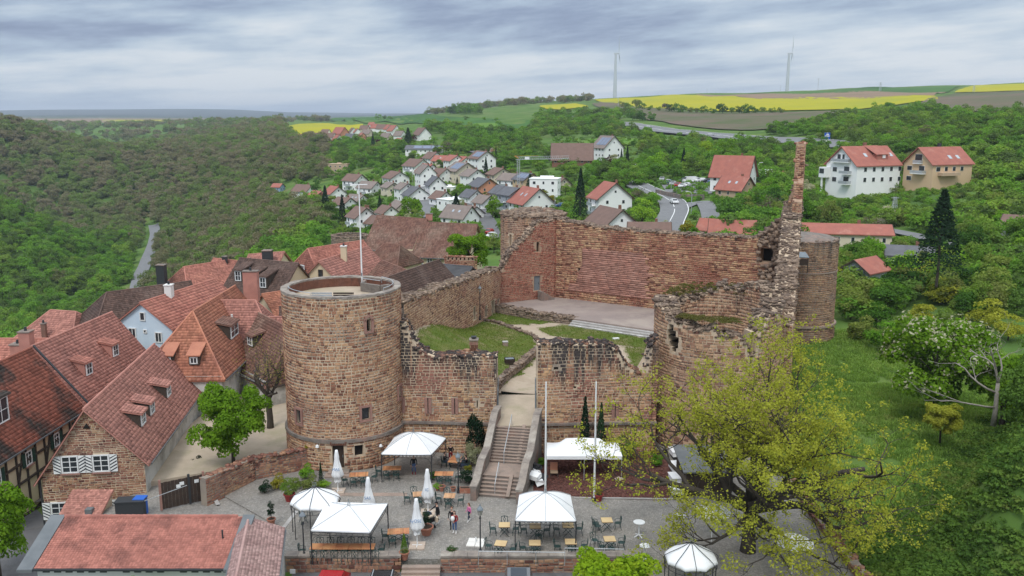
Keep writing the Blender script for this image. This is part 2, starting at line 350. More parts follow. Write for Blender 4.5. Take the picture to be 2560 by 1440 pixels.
# the rock the castle court and the plaza stand on is cut below their paving
u_, v_ = tou(Xg, Yg, np.zeros_like(Xg)); CUT = (Yg > 54.5) & (Yg < 112) & (u_ > 700) & (u_ < 1950)
Zg = np.where(CUT, np.minimum(Zg,-0.6), Zg)
idx = np.arange(ny * nx).reshape(ny, nx)
Fg = np.stack([idx[:-1, :-1], idx[:-1,1:], idx[1:,1:], idx[1:, :-1]],-1).reshape(-1,4)
struct('terrain', arr_mesh('terrain', np.stack([Xg, Yg, Zg],-1), Fg, smooth=True), gm)
def resample(pts, n):
    p = np.asarray(pts, float); d = np.r_[0, np.cumsum(np.linalg.norm(np.diff(p, axis=0), axis=1))]
    t = np.linspace(0, d[-1], n); return np.stack([np.interp(t, d, p[:, k]) for k in range(p.shape[1])],1)
def drape(name, A, B, mats, n=60, m=14, off=.35, kind='structure', px=True, y0=95, lift=0.0):
    """ground patch between two edge lines laid on the terrain"""
    if px: A = [hit(u, v, lift, y0)[:2] for u, v in A]; B = [hit(u, v, lift, y0)[:2] for u, v in B]
    A = resample(A, n); B = resample(B, n); t = np.linspace(0,1, m)[None, :, None]
    Pm = A[:, None] * (1 - t) + B[:, None] * t; X, Y = Pm[...,0], Pm[...,1]
    Z = T(X, Y) + off + .0007 * Y * (off > .3); i = np.arange(n*m).reshape(n, m)
    Fc = np.stack([i[:-1, :-1], i[1:, :-1], i[1:,1:], i[:-1,1:]],-1).reshape(-1,4)
    me = arr_mesh(name, np.stack([X, Y, Z],-1), Fc, smooth=True); return tag(link(name, me, mats), kind=kind)
mat('rape',(.36,.325,.012),(.31,.30,.015), scale=.02, rough=.9, c3=(.25,.28,.03), s3=.004, w3=(.55,.7), spec=.05)
mat('vineyard',(.13,.115,.075),(.085,.11,.045), scale=.03, rough=1, c3=(.16,.12,.09), s3=.008, spec=.05)
mat('ploughed',(.25,.17,.115),(.21,.155,.10), scale=.02, rough=1, spec=.05)
mat('young_crop',(.055,.13,.028),(.07,.16,.03), scale=.01, rough=1, c3=(.045,.10,.035), s3=.004, spec=.05)
mat('pasture',(.10,.20,.03),(.13,.20,.045), scale=.03, rough=1, spec=.05)
mat('asphalt',(.16,.16,.165),(.19,.19,.19), scale=.8, rough=.9, bump=.2, bscale=20)
mat('street_asphalt',(.115,.115,.12),(.145,.14,.14), scale=.5, rough=.9, bump=.3, bscale=14, c3=(.09,.085,.08), s3=.9, w3=(.55,.75))
mat('road_paint',(.7,.7,.68), rough=.7)
drape('rapeseed_field', [(1484,251),(1560,247),(1675,239),(1745,240),(1850,246),(2100,244),(2338,242)], [(1490,253),(1560,264),(1660,273),(1760,279),(1960,279),(2150,275),(2345,250)], 'rape',80,24)
drape('ploughed_field', [(1740,237.5),(1960,235.5),(2365,232)], [(1740,239.5),(1850,245),(2335,241)], 'ploughed')
drape('crop_field', [(1870,235),(2100,226.5),(2400,217)], [(1870,236),(2080,235.5),(2372,231.5)], 'young_crop')
drape('rapeseed_field', [(2386,232),(2432,216),(2560,211),(2800,205)], [(2392,233),(2480,231),(2560,228),(2800,222)], 'rape')
drape('vineyard_field', [(2350,243),(2400,234),(2560,229),(2800,223)], [(2290,272),(2430,282),(2560,277),(2800,270)], 'vineyard',60,24)
drape('vineyard_field', [(1500,256),(1600,270),(1690,278),(1760,283),(1960,283),(2150,279),(2290,266)], [(1480,262),(1590,292),(1670,310),(1760,322),(1870,328),(2000,318),(2240,296)], 'vineyard',60,20)
drape('rapeseed_field', [(1348,267),(1390,263),(1470,267)], [(1350,269),(1400,276),(1470,269)], 'rape')
drape('crop_field', [(826,299),(880,293),(960,292),(1120,294),(1290,300),(1330,304)], [(826,303),(900,306),(1000,312),(1100,320),(1180,326),(1300,332)], 'young_crop',60,20)
drape('pasture_field', [(1180,312),(1230,310),(1300,318)], [(1180,330),(1240,334),(1310,336)], 'pasture')
drape('rapeseed_field', [(714,319),(745,312),(820,310),(908,312)], [(716,331),(760,344),(820,349),(900,326)], 'rape',60,16)
drape('pasture_field', [(1440,352),(1520,346),(1600,352)], [(1450,364),(1520,368),(1590,364)], 'pasture')
# fields on the far plateau, laid out at their distances
def plat(name, m, y0, y1, s0, s1, n=40):
    A = [(a * y0, y0) for a in np.linspace(s0, s1,5)]; B = [(a * y1, y1) for a in np.linspace(s0, s1,5)]
    return drape(name, A, B, m, n,14, px=False, off=2.0)
plat('ploughed_field', 'ploughed',2700,4300,-.60,-.44); plat('rapeseed_field', 'rape',3000,3700,-.455,-.385)
plat('crop_field', 'young_crop',2500,2850,-.47,-.39); plat('ploughed_field', 'ploughed',3800,4600,-.46,-.30)
plat('rapeseed_field', 'rape',2650,2850,-.43,-.37)
# roads
ROADPTS = []
def ribbon(name, px, wd, m='asphalt', off=.3, n=80, y0=95, world=False, lat=0.0):
    p = np.array([(hit(u, v,0, y0)[:2] if not world else (u, v)) for u, v in px]); p = resample(p, n)
    for _ in range(6): p[1:-1] = (p[:-2] + 2*p[1:-1] + p[2:]) / 4
    d = np.gradient(p, axis=0); d /= np.linalg.norm(d, axis=1)[:, None]; nrm = np.stack([-d[:,1], d[:,0]],1); p = p + nrm*lat
    ROADPTS.extend((float(a), float(b), wd/2) for a, b in p[::2])
    A = p + nrm*wd/2; B = p - nrm*wd/2; ks = [A, B]; m_ = 4; t = np.linspace(0,1, m_)[None, :, None]; Pm = A[:, None]*(1-t) + B[:, None]*t
    X, Y = Pm[...,0], Pm[...,1]; zc = T(p[:,0], p[:,1]); Z = np.maximum(T(X, Y), zc[:, None]) + off + .0006*Y; i = np.arange(n*m_).reshape(n, m_)
    Fc = np.stack([i[:-1, :-1], i[1:, :-1], i[1:,1:], i[:-1,1:]],-1).reshape(-1,4)
    return tag(link(name, arr_mesh(name, np.stack([X, Y, Z],-1), Fc), m), kind='structure')
ribbon('motorway', [(1420,292),(1548,313),(1640,326),(1740,338),(1840,348),(1960,356),(2140,372)],24, 'asphalt',.5,120)
for lat in (-11.3,-.9,.9,11.3): ribbon('motorway_line', [(1420,292),(1548,313),(1640,326),(1740,338),(1840,348),(1960,356),(2140,372)],.5, 'road_paint',.62,120, lat=lat)
MAIN = [(1625,650),(1655,600),(1673,560),(1688,530),(1680,508),(1655,492),(1630,484),(1600,470),(1568,450),(1556,428),(1570,412)]
ribbon('main_road', MAIN,8.5, 'asphalt',.25,120, y0=150)
for lat in (-4.0,0.0,4.0): ribbon('road_line', MAIN,.22, 'road_paint',.33,120, y0=150, lat=lat)
ribbon('side_road', [(1688,530),(1730,512),(1760,508),(1772,530),(1778,552)],5, 'asphalt',.27, y0=150)
drape('car_park', [(1650,458),(1690,448),(1800,450)], [(1665,482),(1760,488),(1840,478)], 'asphalt',30,10,.3, y0=150)
ribbon('valley_road', [(352,760),(343,725),(352,690),(368,650),(384,612),(389,588),(384,566)],7.0, 'asphalt',.5, y0=150)
ribbon('village_street', [(1010,560),(1050,548),(1075,520),(1062,498),(1046,480),(1060,462),(1090,445)],5, 'asphalt',.3, y0=150)
ribbon('village_street', [(1232,600),(1222,560),(1195,520),(1170,505)],5, 'street_asphalt',.3, y0=130)
ribbon('hill_lane', [(1250,395),(1200,385),(1150,375),(1100,372)],5, 'asphalt',.3, y0=150)
ribbon('hill_lane', [(2190,575),(2280,592),(2360,612),(2460,640)],4, 'asphalt',.3, y0=120)
ribbon('dirt_track', [(1210,375),(1280,345),(1290,330)],4, 'ploughed',.3, y0=150)
# ---------------------------------------------------------------- plaza, street, court, stage
def poly_sheet(name, pts, z, m, thick=0.0, div=0):
    mb = MB()
    if thick: mb.prism([(p[0], p[1]) for p in pts], z - thick, z)
    else: mb.add([(p[0], p[1], z) for p in pts], [tuple(range(len(pts)))])
    return struct(name, mb, m)
cob = bpy.data.materials.new('cobble'); cob.use_nodes = True; t = cob.node_tree; bs = t.nodes['Principled BSDF']; bs.inputs['Roughness'].default_value = .85
P = N(t, 'ShaderNodeNewGeometry').outputs['Position']
vo = N(t, 'ShaderNodeTexVoronoi'); vo.inputs['Scale'].default_value = 7.5; vo.inputs['Randomness'].default_value = .55; L(t, P, vo.inputs[0])
ve = N(t, 'ShaderNodeTexVoronoi', feature='DISTANCE_TO_EDGE'); ve.inputs['Scale'].default_value = 7.5; ve.inputs['Randomness'].default_value = .55; L(t, P, ve.inputs[0])
c = ramp(t, vo.outputs['Color'], [(.0,(.18,.16,.14)),(.5,(.245,.222,.20)),(1,(.33,.302,.275))])
c = mixc(t, ramp(t, ve.outputs[0], [(.03,(1,1,1)),(.11,(0,0,0))]), c,(.19,.18,.155))
c = mixc(t,1.0, c, ramp(t, _nz(t, P,.35,7,.65), [(.3,(.72,.72,.72)),(.5,(1,1,1)),(.72,(1.2,1.17,1.12))]), 'MULTIPLY')
L(t, c, bs.inputs['Base Color']); b = N(t, 'ShaderNodeBump'); b.inputs['Strength'].default_value = .6; b.inputs['Distance'].default_value = .02
L(t, ramp(t, ve.outputs[0], [(0,(0,0,0)),(.2,(1,1,1))]), b.inputs['Height']); L(t, b.outputs[0], bs.inputs['Normal']); MATS['cobble'] = cob
mat('sand_path',(.46,.37,.28),(.38,.31,.23), scale=.5, rough=1, bump=.3, bscale=12, c3=(.33,.29,.19), s3=.35, w3=(.52,.7))
mat('stage_paving',(.31,.25,.22),(.255,.205,.185), scale=.35, rough=.95, bump=.2, bscale=10, c3=(.36,.30,.255), s3=.12, w3=(.5,.62))
mat('step_stone',(.34,.25,.20),(.26,.20,.165), scale=.9, rough=.95, bump=.4, bscale=9, c3=(.17,.15,.12), s3=.6, w3=(.52,.72))
mat('old_stone',(.22,.19,.165),(.14,.12,.105), scale=1.1, rough=.97, bump=.7, bscale=6, c3=(.30,.19,.15), s3=.5, w3=(.52,.7), rnd=.22)
mat('lawn',(.10,.145,.03),(.15,.165,.05), scale=.45, rough=1, c3=(.26,.21,.12), s3=.35, w3=(.50,.68), spec=.05, detail=8)
mat('mulch',(.135,.055,.042),(.095,.042,.035), scale=3, rough=1, bump=.8, bscale=25, c3=(.19,.085,.06), s3=2, w3=(.5,.65), dist=.1)
mat('kerb_stone',(.42,.40,.38),(.33,.31,.29), scale=1.5, rough=.9)
LX = pz(675,1375,0);
def q(u, v, z=0): return pz(u, v, z)[:2]
PLAZA = [q(680,1440), q(676,1395), q(668,1300), q(560,1240), q(500,1262), q(455,1200), q(610,1175), q(715,1110),(-10.4,68),(-9,74),(24,74),(26,63),(24.5,53),(21,49.5),(18.6,53.6),(2,53.6)]
PLAZA = [q(712,1408), q(668,1300), q(556,1237), q(510,1255), q(500,1205), q(640,1165), q(720,1100),(-17,74),(-9,76),(20,76),(23,66),(23,49.5),(7.6,49.5),(7.6,54.5),(-6.6,54.5),(-13,54.6)]
poly_sheet('plaza', PLAZA,0.0, 'cobble',2.0)
poly_sheet('yard', [(-28.9,66.5),(-24.8,68.6),(-19.2,69.6),(-15,74),(-11,79),(-12,86),(-20,92),(-30,90),(-30.6,78)],.3, 'sand_path',2.0)
poly_sheet('forecourt', [(-31.6,59.5),(-27,56.5),(-18,55),(-17,67.5),(-25,69),(-29,67)],-.12, 'cobble',1.5)
# mulch bed with its pale kerb
MU = [q(1333,1228), q(1340,1128), q(1640,1120), q(1690,1180), q(1672,1252), q(1480,1247)]
poly_sheet('mulch_bed', MU,0.012, 'mulch'); struct('bed_kerb', MB().bar((*q(1435,1246),.05),(*q(1478,1247),.05),.14,.12).bar((*q(1496,1247),.05),(*q(1700,1250),.05),.14,.12), 'kerb_stone')
struct('gutter_strip', MB().bar((*q(505,1180),.012),(*q(545,1262),.012),.3,.02).bar((*pz(668,1372,0)[:2],.012),(*pz(742,1278,0)[:2],.012),.3,.05), 'kerb_stone')
poly_sheet('paving_band', [q(840,1232), q(1018,1232), q(1018,1240), q(842,1241)],.012, 'step_stone')
# street left of the garage
mat('manhole_iron',(.12,.10,.09),(.16,.14,.12), scale=5, rough=.7)
struct('manhole', MB().lathe(pz(93,1252,float(T(-36,62))+.06), [(0,0),(.42,.03),(.42,.06),(0,.06)],20), 'manhole_iron')
drape('street', [(-40.5,44),(-38,52),(-38.5,60),(-42,66),(-50,74)], [(-23,44),(-24,52),(-34.5,60),(-37.0,66),(-44,74)], 'street_asphalt',30,10,.03, px=False)
# castle court
def courtz(x, y): return 4.0 + 4.6 * np.exp(-(((x + 10.5) / 6.5)**2 + ((y - 86) / 13)**2))
cy, cx_ = np.meshgrid(np.linspace(66,122,113), np.linspace(-13,36,99), indexing='ij'); cz_ = courtz(cx_, cy)
uu, vv = tou(cx_, cy, cz_)
keep = ~((cx_ > -1.4) & (cx_ < 2.8) & (cy < 77.4)) & (cx_ > -12.2 + (cy - 80) * .28) & (cy < 120) & (cy > 74.6) & (cx_ < 23.3 + (cy - 77.5) * .332 - .4) & (np.hypot(cx_ - 18.5, cy - 77.6) > 5.0) & (cx_ < 12.5 + np.clip(cy - 75,0,99)*9)
ii = np.arange(cx_.size).reshape(cx_.shape); Fc = np.stack([ii[:-1, :-1], ii[:-1,1:], ii[1:,1:], ii[1:, :-1]],-1).reshape(-1,4)
Fc = Fc[keep[:-1, :-1].ravel() & keep[1:,1:].ravel()]
gl = bpy.data.materials.new('court_ground'); gl.use_nodes = True; t = gl.node_tree; bs = t.nodes['Principled BSDF']; bs.inputs['Roughness'].default_value = 1; bs.inputs['Specular IOR Level'].default_value = .05
P = N(t, 'ShaderNodeNewGeometry').outputs['Position']
c = ramp(t, _nz(t, P,.5,8,.65), [(.3,(.33,.26,.19)),(.55,(.42,.34,.26)),(.7,(.30,.26,.17))]); L(t, c, bs.inputs['Base Color']); MATS['court_ground'] = gl
poly_sheet('front_street', [(-14.5,40),(22,40),(22,49.4),(7.5,54),(-14.5,54)],-.68, 'street_asphalt')
struct('castle_court', arr_mesh('castle_court', np.stack([cx_, cy, cz_],-1), Fc, smooth=True), gl)
def lawn_patch(name, poly, m='lawn', zf=courtz, off=.03, step=.28, edge=.5):
    """lawn inside a pixel outline laid on the court, with a ragged rim"""
    X, Y = np.meshgrid(np.arange(-13,34, step), np.arange(74,121, step)); Z = zf(X, Y) + off; u, v = tou(X, Y, Z)
    jit = (vnoise(X/1.1, Y/1.1,9) - .5) * edge * 30
    k = inpoly(u + jit, v + jit*.35, poly); i = np.arange(X.size).reshape(X.shape); Fc = np.stack([i[:-1, :-1], i[:-1,1:], i[1:,1:], i[1:, :-1]],-1).reshape(-1,4)
    Fc = Fc[(k[:-1, :-1] & k[1:,1:] & k[1:, :-1]).ravel()]; LAWNPTS.append((X[k], Y[k], Z[k]))
    return struct(name, arr_mesh(name, np.stack([X, Y, Z],-1), Fc, smooth=True), m)
LAWNPTS = []
lawn_patch('castle_lawn', [(1036,850),(1050,822),(1110,797),(1190,798),(1270,818),(1335,842),(1345,880),(1335,915),(1250,965),(1200,965),(1030,930)])
lawn_patch('castle_lawn', [(1196,790),(1240,778),(1330,795),(1420,805),(1370,808),(1310,812),(1230,806)])
lawn_patch('castle_lawn', [(1345,822),(1400,812),(1500,822),(1640,850),(1640,876),(1560,866),(1460,850),(1370,838)])
lawn_patch('castle_lawn', [(1560,868),(1625,872),(1640,930),(1590,935)])
# stage: paved platform with three steps
SZ = 4.75
a1, a2, a3 = q(1236,768,SZ), q(1434,796,SZ), q(1640,826,SZ); d = np.array(a3) - np.array(a2); a4 = tuple(np.array(a3) + d * 1.2)
poly_sheet('stage', [a1, a2, a4,(36,112),(28,112),(3,122),(-4,120)], SZ, 'stage_paving',.8)
nrm = np.array([-d[1], d[0]]) / np.linalg.norm(d); nrm = nrm if nrm[1] < 0 else -nrm
for k in range(3):
    o1 = np.array(a2) + nrm*(.02+.42*k); o2 = np.array(a4) + nrm*(.02+.42*k); e1 = o1 + nrm*.42; e2 = o2 + nrm*.42
    struct('stage_step', MB().prism([o1, e1, e2, o2],3.5, SZ-.19*(k+1)), 'kerb_stone' if k < 3 else 'step_stone')
# ================================================================== CASTLE
def line_map(A, B, side=1):
    A = np.array(A, float); B = np.array(B, float); d = B - A; Ln = np.linalg.norm(d); d /= Ln; n = np.array([d[1],-d[0]]) * side
    return (lambda s, off: (A[0] + d[0]*s + n[0]*off, A[1] + d[1]*s + n[1]*off)),(lambda s: (n[0] + 0*s, n[1] + 0*s)), Ln
def arc_map(c, r, a0, a1):
    Ln = abs(a1 - a0) * r; sg = 1 if a1 > a0 else -1
    def f(s, off): a = a0 + sg*np.asarray(s)/r; return c[0] + (r+off)*np.cos(a), c[1] + (r+off)*np.sin(a)
    def n(s): a = a0 + sg*np.asarray(s)/r; return np.cos(a), np.sin(a)
    return f, n, Ln
def prof(pts):
    x = [p[0] for p in pts]; z = [p[1] for p in pts]; return lambda s: np.interp(s, x, z)
def masonry(root, mp, zb, top, m, mortar, thick=1.5, holes=(), sw=.42, sh=.24, nind=0, seed=1, depth=.05, both=False, rub=0.35, rubsize=.35, ds=.5, cap=True, gap=.018, inner=None, ragged=0.0, piece='stone'):
    """a wall of laid stones: mortared core with openings, every stone a block of its own, rubble crest"""
    f, nf, Ln = mp; r = np.random.default_rng(seed); org = np.array(root.location, float)
    if ragged:
        t0 = top; top = lambda s: t0(s) + ragged * (vnoise(np.asarray(s)*1.7, np.asarray(s)*0 + seed, seed) - .5) + ragged*.6*(vnoise(np.asarray(s)*5.1, np.asarray(s)*0 + seed, seed+1) - .5)
    # ---- core
    sb = sorted(set([round(x,3) for x in np.linspace(0, Ln, max(2, int(Ln/ds)+1))] + [h[0] for h in holes] + [h[1] for h in holes]))
    sb = np.array([s for s in sb if 0 <= s <= Ln]); zmax = float(np.max(top(np.linspace(0, Ln,300))))
    zbs = sorted(set([zb] + [h[2] for h in holes] + [h[3] for h in holes] + list(np.arange(zb+1, zmax,1.5)))) + [zmax+.01]; zbs = np.array(zbs)
    V = []; Fc = []; mi = []
    def addq(P4, k=0):
        o = len(V); V.extend(P4); Fc.append((o, o+1, o+2, o+3)); mi.append(k)
    tp = top(sb)
    for i in range(len(sb)-1):
        for j in range(len(zbs)-1):
            z0, z1 = zbs[j], zbs[j+1]; sm = (sb[i]+sb[i+1])/2; zm = (z0+z1)/2
            if z0 >= max(tp[i], tp[i+1]): continue
            if any(h[0] < sm < h[1] and h[2] < zm < h[3] for h in holes): continue
            a0, a1, b0, b1 = min(z0, tp[i]), min(z0, tp[i+1]), min(z1, tp[i]), min(z1, tp[i+1])
            for off, sg in ((0,1),(-thick,-1)):
                xa, ya = f(sb[i], off); xb, yb = f(sb[i+1], off)
                q4 = [(xa, ya, a0),(xb, yb, a1),(xb, yb, b1),(xa, ya, b0)]
                addq(q4 if sg > 0 else q4[::-1])
        xa, ya = f(sb[i],0); xb, yb = f(sb[i+1],0); xc, yc = f(sb[i+1],-thick); xd, yd = f(sb[i],-thick)
        addq([(xa, ya, tp[i]),(xb, yb, tp[i+1]),(xc, yc, tp[i+1]),(xd, yd, tp[i])])
    for e in (0,-1):
        xa, ya = f(sb[e],0); xd, yd = f(sb[e],-thick); addq([(xa, ya, zb),(xd, yd, zb),(xd, yd, tp[e]),(xa, ya, tp[e])])
    for h in holes:
        dp = min(h[4] if len(h) > 4 else .5, thick - .05); thru = len(h) > 5 and h[5] == 'through'
        if thru: dp = thick
        (xa, ya),(xb, yb),(xc, yc),(xd, yd) = f(h[0],0), f(h[1],0), f(h[1],-dp), f(h[0],-dp)
        addq([(xa, ya, h[2]),(xb, yb, h[2]),(xc, yc, h[2]),(xd, yd, h[2])]); addq([(xa, ya, h[3]),(xd, yd, h[3]),(xc, yc, h[3]),(xb, yb, h[3])])
        addq([(xa, ya, h[2]),(xd, yd, h[2]),(xd, yd, h[3]),(xa, ya, h[3])]); addq([(xb, yb, h[2]),(xb, yb, h[3]),(xc, yc, h[3]),(xc, yc, h[2])])
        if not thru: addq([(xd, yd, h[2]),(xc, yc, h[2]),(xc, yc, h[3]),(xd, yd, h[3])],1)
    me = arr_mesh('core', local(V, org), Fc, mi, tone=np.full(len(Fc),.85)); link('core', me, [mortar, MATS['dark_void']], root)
    # ---- stones
    def lay(mp_f, nfun, flip, sd, count, rev):
        rr = np.random.default_rng(sd); S0 = []; S1 = []; Z0 = []; Z1 = []; z = zb
        while z < zmax:
            hh = sh * rr.uniform(.75,1.3); n = int(Ln / sw * 1.6) + 4; wd = sw * rr.uniform(.55,1.5, n); e = np.cumsum(wd) - rr.uniform(0, sw)
            a = np.r_[-.05, e[:-1]]; b = e; k = a < Ln; a, b = a[k], np.minimum(b[k], Ln)
            S0.append(a); S1.append(b); Z0.append(np.full(len(a), z)); Z1.append(np.full(len(a), z + hh)); z += hh
        S0, S1, Z0, Z1 = map(np.concatenate,(S0, S1, Z0, Z1)); S0 = np.maximum(S0,0)
        wv = .05 * np.sin(S0*.9 + Z0*2.1); Z0 = Z0 + wv; Z1 = Z1 + wv
        sm = (S0+S1)/2; k = (S1 - S0 > .1) & (Z1 < top(sm) + .06) & (Z1 < top(S0)+.15) & (Z1 < top(S1)+.15)
        for h in holes: k &= ~((S1 > h[0]+.02) & (S0 < h[1]-.02) & (Z1 > h[2]+.02) & (Z0 < h[3]-.02))
        S0, S1, Z0, Z1 = S0[k], S1[k], Z0[k], Z1[k]; n = len(S0)
        g = gap * rr.uniform(.5,1.7, n); dp = depth * rr.uniform(.25,1.0, n); ins = rr.uniform(.008,.03, n)
        V8 = np.zeros((n,8,3)); c = 0
        for off, gg in ((-.03 + 0*dp, g),(dp, g + ins)):
            for (ss_, zz_) in (('a',0),('b',0),('b',1),('a',1)):
                s_ = (S0 + gg if ss_ == 'a' else S1 - gg) + rr.uniform(-.012,.012, n); z_ = (Z0 + gg if zz_ == 0 else Z1 - gg) + rr.uniform(-.012,.012, n)
                x, y = mp_f(s_, off * 1.0 + (rr.uniform(-.012,.012, n) if c > 3 else 0)); V8[:, c] = np.stack([x, y, z_],1); c += 1
        fs = np.array([(4,5,6,7),(0,1,5,4),(1,2,6,5),(2,3,7,6),(3,0,4,7)]);
        if rev: fs = fs[:, ::-1]
        tone = rr.random(n); tone = np.clip(tone*.75 + .25*vnoise(S0*.4, Z0*.6, sd),0,1)
        if rr.random() < 1: tone = np.where(rr.random(n) < .05,0.0, tone)
        ctr = V8[:,4:].mean(1); nx_, ny_ = nfun((S0+S1)/2); toc = np.array([0,0, H]) - ctr; dist = np.linalg.norm(toc, axis=1)
        face = (nx_*toc[:,0] + ny_*toc[:,1]) / dist * (-1 if flip else 1); score = np.where(face > .15, face * (S1-S0)*(Z1-Z0) / dist**2,-1)
        u_, v_ = tou(ctr[:,0], ctr[:,1], ctr[:,2]); score = np.where((u_ > 5) & (u_ < 2555) & (v_ > 0) & (v_ < 1435), score,-1)
        order = np.argsort(-score); sel = order[:count][score[order[:count]] > 0] if count else np.array([], int)
        V8 = V8 - org
        for k_ in sel:
            cc_ = V8[k_].mean(0); me = bpy.data.meshes.new(piece); me.from_pydata((V8[k_] - cc_).tolist(), [], fs.tolist())
            a = me.attributes.new('tone', 'FLOAT', 'FACE'); a.data.foreach_set('value', np.full(5, tone[k_], np.float32))
            link(piece, me, m, root, loc=cc_.tolist())
        rest = np.setdiff1d(np.arange(n), sel)
        if len(rest):
            F8 = (fs[None] + np.arange(len(rest))[:, None, None]*8).reshape(-1,4)
            stuff('stones', arr_mesh('stones', V8[rest].reshape(-1,3), F8, tone=np.repeat(tone[rest],5)), m, root)
    lay(f, nf, False, seed + 10, nind, False)
    if both: lay(lambda s, off: f(s,-thick - off), nf, True, seed + 20,0, True)
    # ---- crest
    if rub:
        n = int(Ln * thick * 16 * min(rub,.8) / .35); rubsize = min(rubsize,.34); s = r.uniform(0, Ln, n); o = -r.uniform(-.03, thick+.03, n); x, y = f(s, o)
        P = np.stack([x, y, top(s) + r.uniform(-.09,.035, n)],1) - org
        V2, F2, tn = rocks(P, rubsize * r.uniform(.5,1.3, n), seed, flat=.36); stuff('crest_rubble', arr_mesh('crest_rubble', V2, F2, tone=tn*.6), m if inner is None else inner, root)
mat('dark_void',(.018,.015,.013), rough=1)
mat('mortar_tan',(.56,.44,.31),(.48,.37,.27), scale=.8, rough=1, bump=.3, bscale=10, c3=(.22,.18,.15), s3=.3, w3=(.5,.68))
mat('mortar_grey',(.30,.25,.20),(.23,.19,.16), scale=.7, rough=1, bump=.4, bscale=10, c3=(.12,.105,.09), s3=.3, w3=(.48,.68))
mat('mortar_red',(.38,.24,.17),(.40,.29,.20), scale=.5, rough=1, bump=.4, bscale=8)
S_TW = stone_mat('tower_stone', [(.15,.075,.055),(.27,.15,.10),(.35,.215,.14),(.42,.28,.175),(.48,.34,.215)], red=(.27,.14,.105), redw=(.55,.75), rs=.3, zt=14.9, zlen=3.2, zs=.42, streak=.75, dusk=.2)
S_FW = stone_mat('gate_wall_stone', [(.18,.095,.07),(.30,.175,.12),(.41,.275,.17),(.49,.35,.21),(.35,.225,.15)], red=(.30,.13,.10), redw=(.5,.62), rs=.22, zt=9.4, zlen=5.4, zs=.66, streak=1.5, dusk=.35, bias=1.98)
S_ST = stone_mat('stage_wall_stone', [(.15,.08,.06),(.32,.165,.12),(.42,.275,.18),(.50,.37,.235),(.36,.205,.145)], red=(.27,.10,.072), redw=(.50,.62), rs=.16, zt=15.2, zlen=3.6, zs=.30, streak=.7, dusk=.22)
S_RT = stone_mat('ruin_stone', [(.17,.10,.08),(.30,.19,.135),(.40,.28,.185),(.46,.34,.235),(.33,.215,.155)], red=(.33,.16,.12), redw=(.52,.68), rs=.25, zt=12.4, zlen=2.6, zs=.35, streak=.8, dusk=.35)
S_GR = stone_mat('grey_rubble', [(.10,.08,.065),(.18,.15,.125),(.27,.225,.18),(.33,.28,.225),(.22,.15,.115)], zt=40, zlen=60, streak=.3, dusk=.45)
S_FT = stone_mat('far_tower_stone', [(.17,.11,.08),(.27,.18,.125),(.34,.24,.155),(.38,.28,.19),(.23,.13,.10)], red=(.26,.125,.095), redw=(.5,.66), rs=.2, zt=13.2, zlen=5.5, zs=.55, streak=1.0, dusk=.45)
mat('red_sandstone',(.33,.185,.145),(.28,.15,.12), scale=2, rough=.95, bump=.4, bscale=12)
mat('iron_dark',(.035,.037,.04), rough=.6); mat('iron_grey',(.22,.25,.27),(.18,.20,.22), scale=3, rough=.6, metal=.3)
mat('galvanised',(.52,.54,.55),(.45,.47,.48), scale=2, rough=.5, metal=.5)
mat('wood_dark',(.055,.035,.025),(.04,.028,.022), scale=3, rough=.8)
mat('white_paint',(.76,.76,.75),(.70,.70,.69), scale=1.5, rough=.55)
mat('glass',(.03,.035,.04), rough=.15, spec=.6)
# ---- round tower beside the gate
TC = (-14.6,74.3); TA = math.atan2(-TC[1],-TC[0]); TR = 5.0
tw = thing('round_tower', 'complete round sandstone tower with a flagpole and open platform beside the cafe terrace', 'tower',(TC[0], TC[1],0))
def sa(th, w): s = (R(th) + math.pi) * TR; return (round(s - w/2,3), round(s + w/2,3))
holes = [(*sa(24.5,.42),11.75,12.75,.5),(*sa(18.5,.72),4.3,5.35,.35),(*sa(-50,.6),3.8,5.0,.35),(*sa(66,.6),5.15,6.15,.35)]
masonry(tw, arc_map(TC, TR, TA - math.pi, TA + math.pi - .001),2.6, lambda s: 14.62 + 0*np.asarray(s), S_TW, MATS['mortar_tan'], thick=.5, holes=holes, sw=.37, sh=.225, nind=300, seed=3, depth=.05, rub=0, gap=.024)
hl = [(round((R(-8) + math.pi)*5.1 - .48,3), round((R(-8) + math.pi)*5.1 + .48,3),.25,2.35,.35),(round((R(11.5) + math.pi)*5.1 - .37,3), round((R(11.5) + math.pi)*5.1 + .37,3),1.25,2.2,.35)]
masonry(tw, arc_map(TC,5.12, TA - math.pi, TA + math.pi - .001),0, lambda s: 2.55 + 0*np.asarray(s), S_TW, MATS['mortar_tan'], thick=.9, holes=hl, sw=.42, sh=.23, nind=0, seed=4, rub=0, gap=.02)
def ring(r0, r1, z0, z1, n=64, c=(0,0)):
    mb = MB(); V = []; Fc = []
    for i in range(n):
        a = 2*math.pi*i/n
        for r_, z_ in ((r0, z0),(r1, z0),(r1, z1),(r0, z1)): V.append((c[0]+r_*math.cos(a), c[1]+r_*math.sin(a), z_))
    for i in range(n):
        j = (i+1) % n
        for k in range(4): Fc.append((i*4+k, j*4+k, j*4+(k+1)%4, i*4+(k+1)%4))
    return mb.add(V, Fc)
link('cornice', ring(4.6,5.24,2.52,2.78), 'old_stone', tw)
mat('coping_stone',(.30,.255,.215),(.20,.17,.15), scale=1.4, rough=.97, bump=.7, bscale=5, c3=(.38,.34,.29), s3=.8, w3=(.5,.66))
cr = ring(4.48,5.04,14.6,14.76,90); r_ = np.random.default_rng(5)
